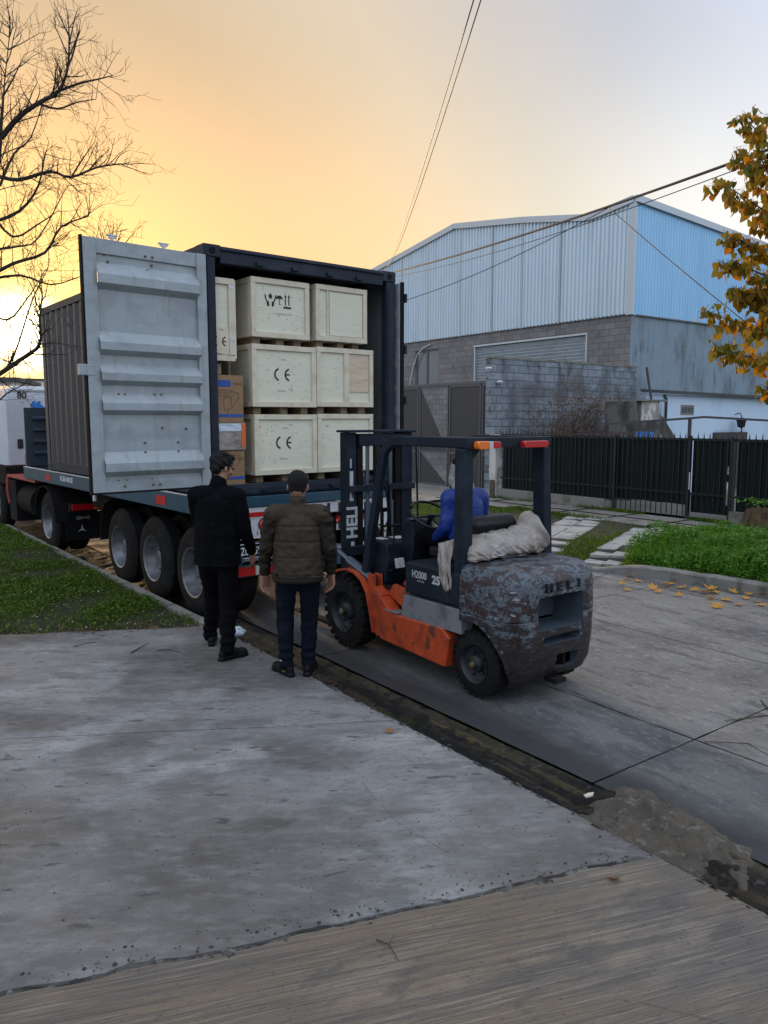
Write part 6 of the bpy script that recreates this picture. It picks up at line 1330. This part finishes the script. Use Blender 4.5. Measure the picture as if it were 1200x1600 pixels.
def fuse(mb, name, m, parent, voxel, smooth=4, disp=None):
    o = mb.build(name, m, parent)
    r = o.modifiers.new('r', 'REMESH'); r.mode = 'VOXEL'; r.voxel_size = voxel; r.use_smooth_shade = True
    s_ = o.modifiers.new('s', 'SMOOTH'); s_.factor = .5; s_.iterations = smooth
    evaluate(o)
    me = o.data; me.materials.clear(); me.materials.append(MT[m])
    if disp:
        me.update(); ns_ = [v.normal.copy() for v in me.vertices]
        for v, nn in zip(me.vertices, ns_): v.co = v.co + nn * disp(v.co)
        me.update()
    for p in me.polygons: p.use_smooth = True
    return o
# plastic sheet draped over hood and tank
pc = empty('plastic_sheet', tuple(FO + Vector((0, .30, .96))), label='cloudy crumpled plastic sheet draped across the forklift behind the seat', cat='plastic sheet')
m_ = MB(); NX, NP = 110, 84
def rg_(v): return 1 - 2.2 * abs(v)
for i_ in range(NX + 1):
    u = i_ / NX; x = -.47 + .95 * u; e0 = min(1, u / .05) ** .5; e1 = min(1, (1 - u) / .10) ** .55; k = e0 * e1
    h = .115 + .055 * u + .085 * math.exp(-((u - .86) / .10) ** 2); d = .175 + .015 * sin(u * 9)
    for q in range(NP):
        p = 2 * pi * q / NP; cy, cz_ = cos(p), sin(p); flat = 1 if cz_ > 0 else .35
        fx, fy, fz = x * 1.0, cy * .16, cz_ * .16 + x * .55
        r = 1 + .16 * rg_(nzv(fx * .9 + fz, fy + fz * .6, 5, 3)) + .10 * rg_(nzv(fx + fz * 2, fy * 1.4 - fz, 9, 7)) + .035 * rg_(nzv(fx - fz, fy + fz, 21, 5)) - .10
        m_.v.append((x + .02 * nzv(cy, cz_, 2, i_ * .02), -.05 + cy * d * r * k, .115 + .10 * u * 0 + cz_ * h * r * k * flat + .03 * u))
for i_ in range(NX):
    for q in range(NP): m_.f.append((i_ * NP + q, i_ * NP + (q + 1) % NP, (i_ + 1) * NP + (q + 1) % NP, (i_ + 1) * NP + q))
m_.f.append(tuple(range(NP))); m_.f.append(tuple(NX * NP + q for q in range(NP)))
m_.build('draped_body', 'plastic', pc, smooth=True)
m_ = MB(); us = frange(0, 1, .05); vs_ = frange(0, 1, .05)
for v in vs_:
    for u in us:
        y = -.05 + .19 * u * (1 - .55 * v); z = .26 - .40 * v - .06 * u * (1 - v); x = -.50 - .03 * sin(v * 3) + .03 * nzv(u * 2, v * 2, 2, 4) + .014 * (1 - 2 * abs(nzv(u * 2.2 + v * .5, v * .5, 3, 6)))
        m_.v.append((x, y, z - .05 * u * v))
for j in range(20):
    for i in range(20): a = j * 21 + i; m_.f.append((a, a + 1, a + 22, a + 21))
fp = m_.build('hanging_flap', 'plastic', pc, smooth=True); sd = fp.modifiers.new('s', 'SOLIDIFY'); sd.thickness = .003

# ---------------------------------------------------------------- people
def hand(mb, w_, dirv, palm_n, thumb_side, curl=.5, s_=1.0):
    """hand at wrist w_, pointing along dirv; palm_n = way the palm faces; thumb_side = way the thumb leaves"""
    d = Vector(dirv).normalized(); pn = Vector(palm_n); pn = (pn - d * pn.dot(d)).normalized(); ts = Vector(thumb_side); ts = (ts - d * ts.dot(d) - pn * ts.dot(pn)).normalized(); w_ = Vector(w_)
    s_ *= 1.12
    capsule(mb, w_ - d * .03, .024 * s_, w_ + d * .015, .025 * s_, (1.1, .8), side=ts)
    capsule(mb, w_ + d * .02 + ts * .016, .021 * s_, w_ + d * .085 * s_ + ts * .022, .018 * s_, (1.2, .72), side=ts); capsule(mb, w_ + d * .02 - ts * .014, .021 * s_, w_ + d * .08 * s_ - ts * .024, .017 * s_, (1.2, .72), side=ts); capsule(mb, w_ + d * .03, .022 * s_, w_ + d * .086 * s_, .018 * s_, (1.2, .72), side=ts)
    for k, (o, L) in enumerate(((.036, .072), (.0125, .080), (-.0115, .074), (-.034, .058))):
        c_ = curl * (1 + .18 * k); p = w_ + d * (.088 - .004 * abs(k - 1)) * s_ + ts * o * s_; dd = d
        for j, f in enumerate((.45, .32, .25)):
            ang = c_ * (.5 if j == 0 else .8); dd = (dd * cos(ang) + pn * sin(ang)).normalized(); q = p + dd * L * f * s_; capsule(mb, p, (.0082 - .0008 * j) * s_, q, (.0076 - .0008 * j) * s_, n=8, side=ts); p = q
    p = w_ + d * .022 + ts * .03; dd = (d * .75 + ts * .65 + pn * .25).normalized(); q = p + dd * .04; capsule(mb, p, .014 * s_, q, .0115 * s_, n=8); dd = (d * .9 + ts * .25 + pn * .35).normalized(); capsule(mb, q, .0115 * s_, q + dd * .036, .009 * s_, n=8)
def head(mb, c_, yaw=0, tilt=0, s_=1.0):
    """skull centred at c_, facing +Y turned by yaw; returns the transform"""
    M = Matrix.Translation(c_) @ Matrix.Rotation(yaw, 4, 'Z') @ Matrix.Rotation(tilt, 4, 'X')
    def S(x, y, z, r, sc): 
        t = MB().sphere((0, 0, 0), r * s_, 16, 12, sc); mb.add([M @ (Vector(v) + Vector((x, y, z)) * s_) for v in t.v], t.f)
    S(0, -.012, .025, .092, (.84, 1.06, .98)); S(0, .03, -.03, .07, (.86, .86, 1.15)); S(0, .055, -.085, .035, (1.1, .8, .7)); S(0, -.03, -.03, .07, (.9, .9, .9))
    S(0, .094, -.022, .013, (.9, 1.0, 2.0)); S(0, .108, -.042, .012, (1.1, 1.0, .8)); S(0, .082, .012, .02, (2.4, .5, .5))
    S(0, .088, -.068, .012, (1.9, .7, .5)); S(0, .086, -.08, .012, (1.6, .7, .5))
    for q in (-1, 1): S(q * .078, -.006, -.015, .022, (.38, .75, 1.3)); S(q * .045, .06, -.035, .022, (1, .7, .9))
    return M
def shoe(parent, p, yaw, s_=1.0, m='shoe'):
    M = Matrix.Translation(p) @ Matrix.Rotation(yaw, 4, 'Z'); mb = MB()
    def S(x, y, z, r, sc): t = MB().sphere((0, 0, 0), r, 14, 10, sc); mb.add([M @ (Vector(v) + Vector((x, y, z))) for v in t.v], t.f)
    S(0, .13, .040, .052, (.92, 1.25, .72)); S(0, .05, .050, .052, (.86, 1.4, .85)); S(0, -.04, .055, .048, (.82, 1.2, 1.05)); S(0, -.02, .10, .045, (.95, 1.05, .9))
    sole = [(.0, -.105), (.032, -.09), (.038, -.02), (.040, .07), (.052, .13), (.042, .18), (.0, .205), (-.040, .18), (-.048, .13), (-.038, .07), (-.036, -.02), (-.030, -.09)]
    t = MB().prism(sole, 0, .028, 'z'); mb.add([M @ Vector(v) for v in t.v], t.f)
    return fuse(mb, 'shoe', m, parent, .006, 3)
def limb(mb, pts, rs, sq=None, side=(1, 0, 0)):
    for i in range(len(pts) - 1): capsule(mb, pts[i], rs[i], pts[i + 1], rs[i + 1], sq, side=side)
def vlerp(a, b, t): return Vector(a).lerp(Vector(b), t)
def person(loc, yaw, label, H, J, hair, headyaw, headtilt, coat, coatm, trm, coat_low, folds, hem, sleeve_m=None, hands=True, jr=1.0, vox=.0065, name='person'):
    """J: joint positions in metres for a body facing +Y with feet at z = 0"""
    e = empty(name, loc, yaw, label=label, cat='person')
    b = MB()
    hd0 = Vector(J['head']); M = head(b, hd0, headyaw, headtilt)
    capsule(b, Vector(J['neck']) - Vector((0, 0, .03)), .058, hd0 + Vector((0, -.02, -.06)), .052)
    for s_, q in (('L', -1), ('R', 1)):
        limb(b, [J['sh' + s_], J['el' + s_], J['wr' + s_]], [.055, .042, .028]); limb(b, [J['hip' + s_], J['kn' + s_], J['an' + s_]], [.082, .055, .042])
        capsule(b, Vector(J['an' + s_]), .04, Vector(J['an' + s_]) - Vector((0, 0, .03)), .035)
        h = J['hand' + s_]; hand(b, J['wr' + s_], h[0], h[1], h[2], h[3])
    limb(b, [J['pelvis'], J['chest']], [.13, .14], (1.15, .75)); capsule(b, J['shL'], .06, J['shR'], .06)
    body = fuse(b, 'body', 'skin', e, .0040, 1)
    for q in (-1, 1):
        t = MB().sphere(M @ Vector((q * .032, .083, .002)), .011, 10, 8); t.build('eye', 'vinyl', body, smooth=True)
    # trousers
    t = MB(); hw = J.get('legr', (.098, .076, .062))
    for s_ in 'LR':
        pts = [J['hip' + s_], J['kn' + s_], vlerp(J['an' + s_], J['kn' + s_], .02)]; limb(t, pts, list(hw), (1, 1.03))
        for z_, r_ in ((.10, hw[2] * 1.08), (.20, hw[2] * 1.03)): capsule(t, vlerp(J['an' + s_], J['kn' + s_], z_), r_, vlerp(J['an' + s_], J['kn' + s_], z_ + .03), r_ * .97)
    limb(t, [vlerp(J['hipL'], J['hipR'], .5) + Vector((0, 0, .0)), J['pelvis']], [.125, .132], (1.12, .84)); capsule(t, Vector(J['hipL']) + Vector((0, -.03, .02)), .098, Vector(J['hipR']) + Vector((0, -.03, .02)), .098, side=(0, 1, 0))
    fuse(t, 'trousers', trm, e, .008, 14, lambda c_: .009 * nzv(c_.x * 1.2, c_.z * 2.2 + c_.y, 7, 3) + .006 * abs(nzv(c_.x, c_.z * 3 + c_.y, 14, 6)) + (.008 * sin(c_.z * 85) * max(0, 1 - abs(c_.z - .17) / .13)))
    for s_ in 'LR': shoe(e, Vector((J['an' + s_][0], J['an' + s_][1] + .02, J.get('foot' + s_ + 'z', 0))), J.get('foot' + s_, 0))
    # jacket
    c = MB(); cr_, ch, lo = coat
    limb(c, coat_low + [Vector(J['chest'])], lo + [ch], (1.20, .90)); capsule(c, Vector(J['shL']) * 1.0 + Vector((.02, 0, -.005)), cr_ * 1.1, Vector(J['shR']) + Vector((-.02, 0, -.005)), cr_ * 1.1, (1, 1), side=(0, 1, 0))
    capsule(c, Vector(J['chest']) + Vector((0, 0, .06)), ch * .92, Vector(J['neck']) + Vector((0, 0, -.045)), .082, (1.15, .85))
    capsule(c, Vector(J['neck']) + Vector((0, 0, -.03)), .074, Vector(J['neck']) + Vector((0, -.004, .025)), .069)
    sl = c if not sleeve_m else MB()
    for s_ in 'LR': limb(sl, [Vector(J['sh' + s_]), J['el' + s_], vlerp(J['wr' + s_], J['el' + s_], .07)], [cr_ * .98, cr_ * .74, cr_ * .56])
    jk = fuse(c, 'jacket', coatm, e, .008, 5, folds)
    for v in jk.data.vertices:
        if v.co.z < hem and math.hypot(v.co.x, v.co.y) < .26: v.co.z = hem + .004 * sin(v.co.x * 30) + .006 * nzv(v.co.x, v.co.y, 6)
    jk.data.update()
    if sleeve_m: fuse(sl, 'sleeves', sleeve_m, e, .007, 4, lambda c_: .012 * nzv(c_.x, c_.z * 2.5 + c_.y * 2, 8, 3) - .008 * (1 - 3 * abs(nzv(c_.x * 1.5 + c_.z, c_.z * 3 - c_.x, 7, 5))))
    # hair
    hb = MB()
    def S(x, y, z, r, sc): q_ = MB().sphere((0, 0, 0), r, 20, 14, sc); hb.add([M @ (Vector(v) + Vector((x, y, z))) for v in q_.v], q_.f)
    if hair == 'full':
        S(0, -.022, .042, .100, (.88, 1.03, .93)); S(0, -.055, .0, .075, (.98, .75, 1.1)); S(0, .03, .088, .058, (1.1, 1.1, .62)); S(.03, -.03, .10, .05, (1, 1, .6)); S(-.065, .0, .02, .03, (.6, 1.2, 1.6)); S(.065, .0, .02, .03, (.6, 1.2, 1.6))
        fuse(hb, 'hair', 'hair', body, .005, 2, lambda c_: .010 * nzv(c_.x * 2, c_.y * 2 + c_.z, 16, 3) + .006 * nzv(c_.x + c_.z, c_.y + c_.z, 48, 2))
    elif hair == 'short':
        S(0, -.018, .034, .0935, (.865, 1.06, .97)); S(0, -.045, -.005, .072, (.97, .75, 1.05))
        fuse(hb, 'hair', 'hairs', body, .005, 2, lambda c_: .003 * nzv(c_.x + c_.z, c_.y + c_.z, 70, 2))
    return e, M, body
# dark-haired man, black wool jacket, turned to the right and pointing at the trailer
J1_ = dict(pelvis=(0, 0, .97), chest=(0, .02, 1.30), neck=(.01, .03, 1.50), head=(.03, .075, 1.655), shL=(-.185, .0, 1.415), shR=(.185, .02, 1.41),
    elL=(-.23, .10, 1.16), wrL=(-.08, .36, 1.12), elR=(.245, .03, 1.13), wrR=(.245, .17, .90), hipL=(-.095, 0, .88), hipR=(.095, 0, .88), knL=(-.105, .03, .49), knR=(.11, .03, .49), anL=(-.13, -.04, .085), anR=(.12, -.03, .085),
    handL=((.15, .95, -.15), (.2, 0, -1), (.6, 0, .6), .30), handR=((-.05, .35, -.9), (-1, 0, 0), (.1, 1, .3), .45), footL=radians(25), footR=radians(-30))
# feet spread to their places in the photograph
m1 = Vector((2.70, 6.17, slabz(2.70, 6.17)))
def local(mp, yaw, x, y): v = Matrix.Rotation(-yaw, 3, 'Z') @ Vector((x - mp.x, y - mp.y, 0)); return v
Y1 = radians(-50)
for s_, (px, py) in (('L', (331, 1006)), ('R', (357, 1030))):
    g = pz(px, py, 0); v = local(m1, Y1, g.x, g.y); J1_['an' + s_] = (v.x, v.y - .02, .085); J1_['kn' + s_] = (v.x * .75, v.y * .6 + .05, .49)
wf = lambda k: (lambda c_: .008 * nzv(c_.x, c_.z * 1.5, 7, k) + .006 * abs(nzv(c_.x * 1.5, c_.z * 2 + c_.y, 13, k + 2)))
p1, M1, b1 = person(tuple(m1), Y1, 'dark haired man in a long black jacket and black trousers, pointing at the trailer', 1.76, J1_, 'full', radians(-34), radians(-14), (.078, .165, [.178, .170]), 'coat', 'trblack', [Vector((0, -.01, .74)), Vector((0, 0, 1.05))], wf(3), .82)
# crop-haired man, brown quilted jacket, seen square from behind
J2_ = dict(pelvis=(0, 0, .93), chest=(0, .01, 1.22), neck=(0, .02, 1.405), head=(0, .045, 1.545), shL=(-.19, -.005, 1.325), shR=(.19, -.005, 1.325), elL=(-.248, -.035, 1.07), wrL=(-.272, .05, .845), elR=(.245, -.02, 1.06), wrR=(.252, .09, .85),
    hipL=(-.09, 0, .84), hipR=(.09, 0, .84), knL=(-.12, .03, .47), knR=(.13, .04, .47), anL=(-.13, -.02, .085), anR=(.12, .02, .085), handL=((-.02, .12, -1), (.6, -.6, 0), (-.2, 1, 0), .5), handR=((.0, .1, -1), (-.6, -.5, 0), (.2, 1, 0), .6), footL=radians(38), footR=radians(-5), legr=(.090, .070, .055))
m2 = Vector((2.955, 5.215, slabz(2.93, 5.23))); Y2 = radians(-37)
for s_, (px, py) in (('L', (447, 1055)), ('R', (482, 1053))):
    g = pz(px, py, 0); v = local(m2, Y2, g.x, g.y); J2_['an' + s_] = (v.x, v.y, .085); J2_['kn' + s_] = (v.x * .9 + (-.015 if s_ == 'L' else .02), v.y * .5 + .04, .47)
def quilt(c_): 
    z = c_.z; q = 0
    for zz in (.86, 1.0, 1.12, 1.24): q -= .008 * math.exp(-((z - zz) / .007) ** 2)
    return q + .010 * nzv(c_.x * .8, z * 1.2, 6, 3) + .008 * nzv(c_.x * 1.5, z * 2, 14, 5)
p2, M2, b2_ = person(tuple(m2), Y2, 'man with cropped hair in a brown quilted jacket and dark jeans, seen from behind', 1.68, J2_, 'short', radians(2), radians(-4), (.080, .166, [.176, .168]), 'puff', 'jean', [Vector((0, -.015, .74)), Vector((0, 0, 1.02))], quilt, .85, sleeve_m='puffs')
capm = MB(); capm.lathe([(0, .01), (0, .164), (.015, .172), (.04, .172), (.055, .16), (.055, .01)], (0, -.014, .80), 'z', 40); capm.v = [(x * 1.18, y * .90, z) for x, y, z in capm.v]; capm.build('jacket_hem', 'puffs', p2, smooth=True)
MB().lathe([(-.0035, .0125), (.0035, .0125)], tuple(Vector(J2_['wrL']) + Vector((-.002, .03, -.125))), 'z', 12).build('ring', 'trim', p2)
MB().box(-.315, -.312, -.03, -.0, 1.16, 1.19).build('sleeve_tag', 'reflr', p2)
m_ = MB().tube([tuple(Vector(J2_['anL']) + Vector((0, -.0, .02))), tuple(Vector(J2_['anL']) + Vector((0, 0, .055)))], .050, 12); m_.build('white_sock', 'whood', p2)
# forklift driver in blue
J3 = dict(pelvis=(0, 0, 1.12), chest=(0, .03, 1.40), neck=(0, .04, 1.575), head=(0, .07, 1.72), shL=(-.19, .02, 1.50), shR=(.19, .02, 1.50), elL=(-.225, .02, 1.25), wrL=(-.14, .26, 1.10), elR=(.235, .03, 1.25), wrR=(.16, .26, 1.10), hipL=(-.09, .05, 1.12), hipR=(.09, .05, 1.12), knL=(-.13, .48, 1.08), knR=(.13, .46, 1.08), anL=(-.14, .52, .78), anR=(.14, .50, .78),
    handL=((.2, 1, .1), (0, .2, -1), (1, 0, 0), .7), handR=((0, 1, -.2), (0, 0, -1), (-1, 0, 0), .7), footLz=.69, footRz=.69)
J3w = Vector((FO.x - .015, FO.y + .63, .07))
p3, M3, b3 = person(tuple(J3w), 0, 'forklift driver in a bright blue jacket and pale hood, mostly behind the guard post', 1.7, J3, 'none', 0, 0, (.080, .165, [.15, .165]), 'bluej', 'trblack', [Vector((0, 0, 1.10)), Vector((0, 0, 1.2))], wf(8), 1.05)
p3.scale = (.94, .94, .95)
hb = MB(); 
for (x, y, z, r, sc) in ((0, .012, .01, .112, (.80, 1.08, 1.05)), (0, .05, -.06, .09, (1.0, 1.0, 1.2)), (0, -.03, -.06, .085, (1.1, .9, 1.2)), (0, -.02, -.13, .09, (1.25, 1.0, .9))): 
    t = MB().sphere((0, 0, 0), r, 18, 12, sc); hb.add([M3 @ (Vector(v) + Vector((x, y, z))) for v in t.v], t.f)
fuse(hb, 'pale_hood', 'whood', p3, .006, 3, lambda c_: .008 * nzv(c_.x * 1.5, c_.z * 2, 12, 2))
t = MB(); q_ = MB().sphere((0, -.005, .095), .095, 18, 10, (.92, 1.08, .62)); t.add([M3 @ Vector(v) for v in q_.v], q_.f); q_ = MB().sphere((0, .12, .075), .06, 14, 8, (1.2, 1.1, .14)); t.add([M3 @ Vector(v) for v in q_.v], q_.f); fuse(t, 'cap', 'vinyl', p3, .006, 2)
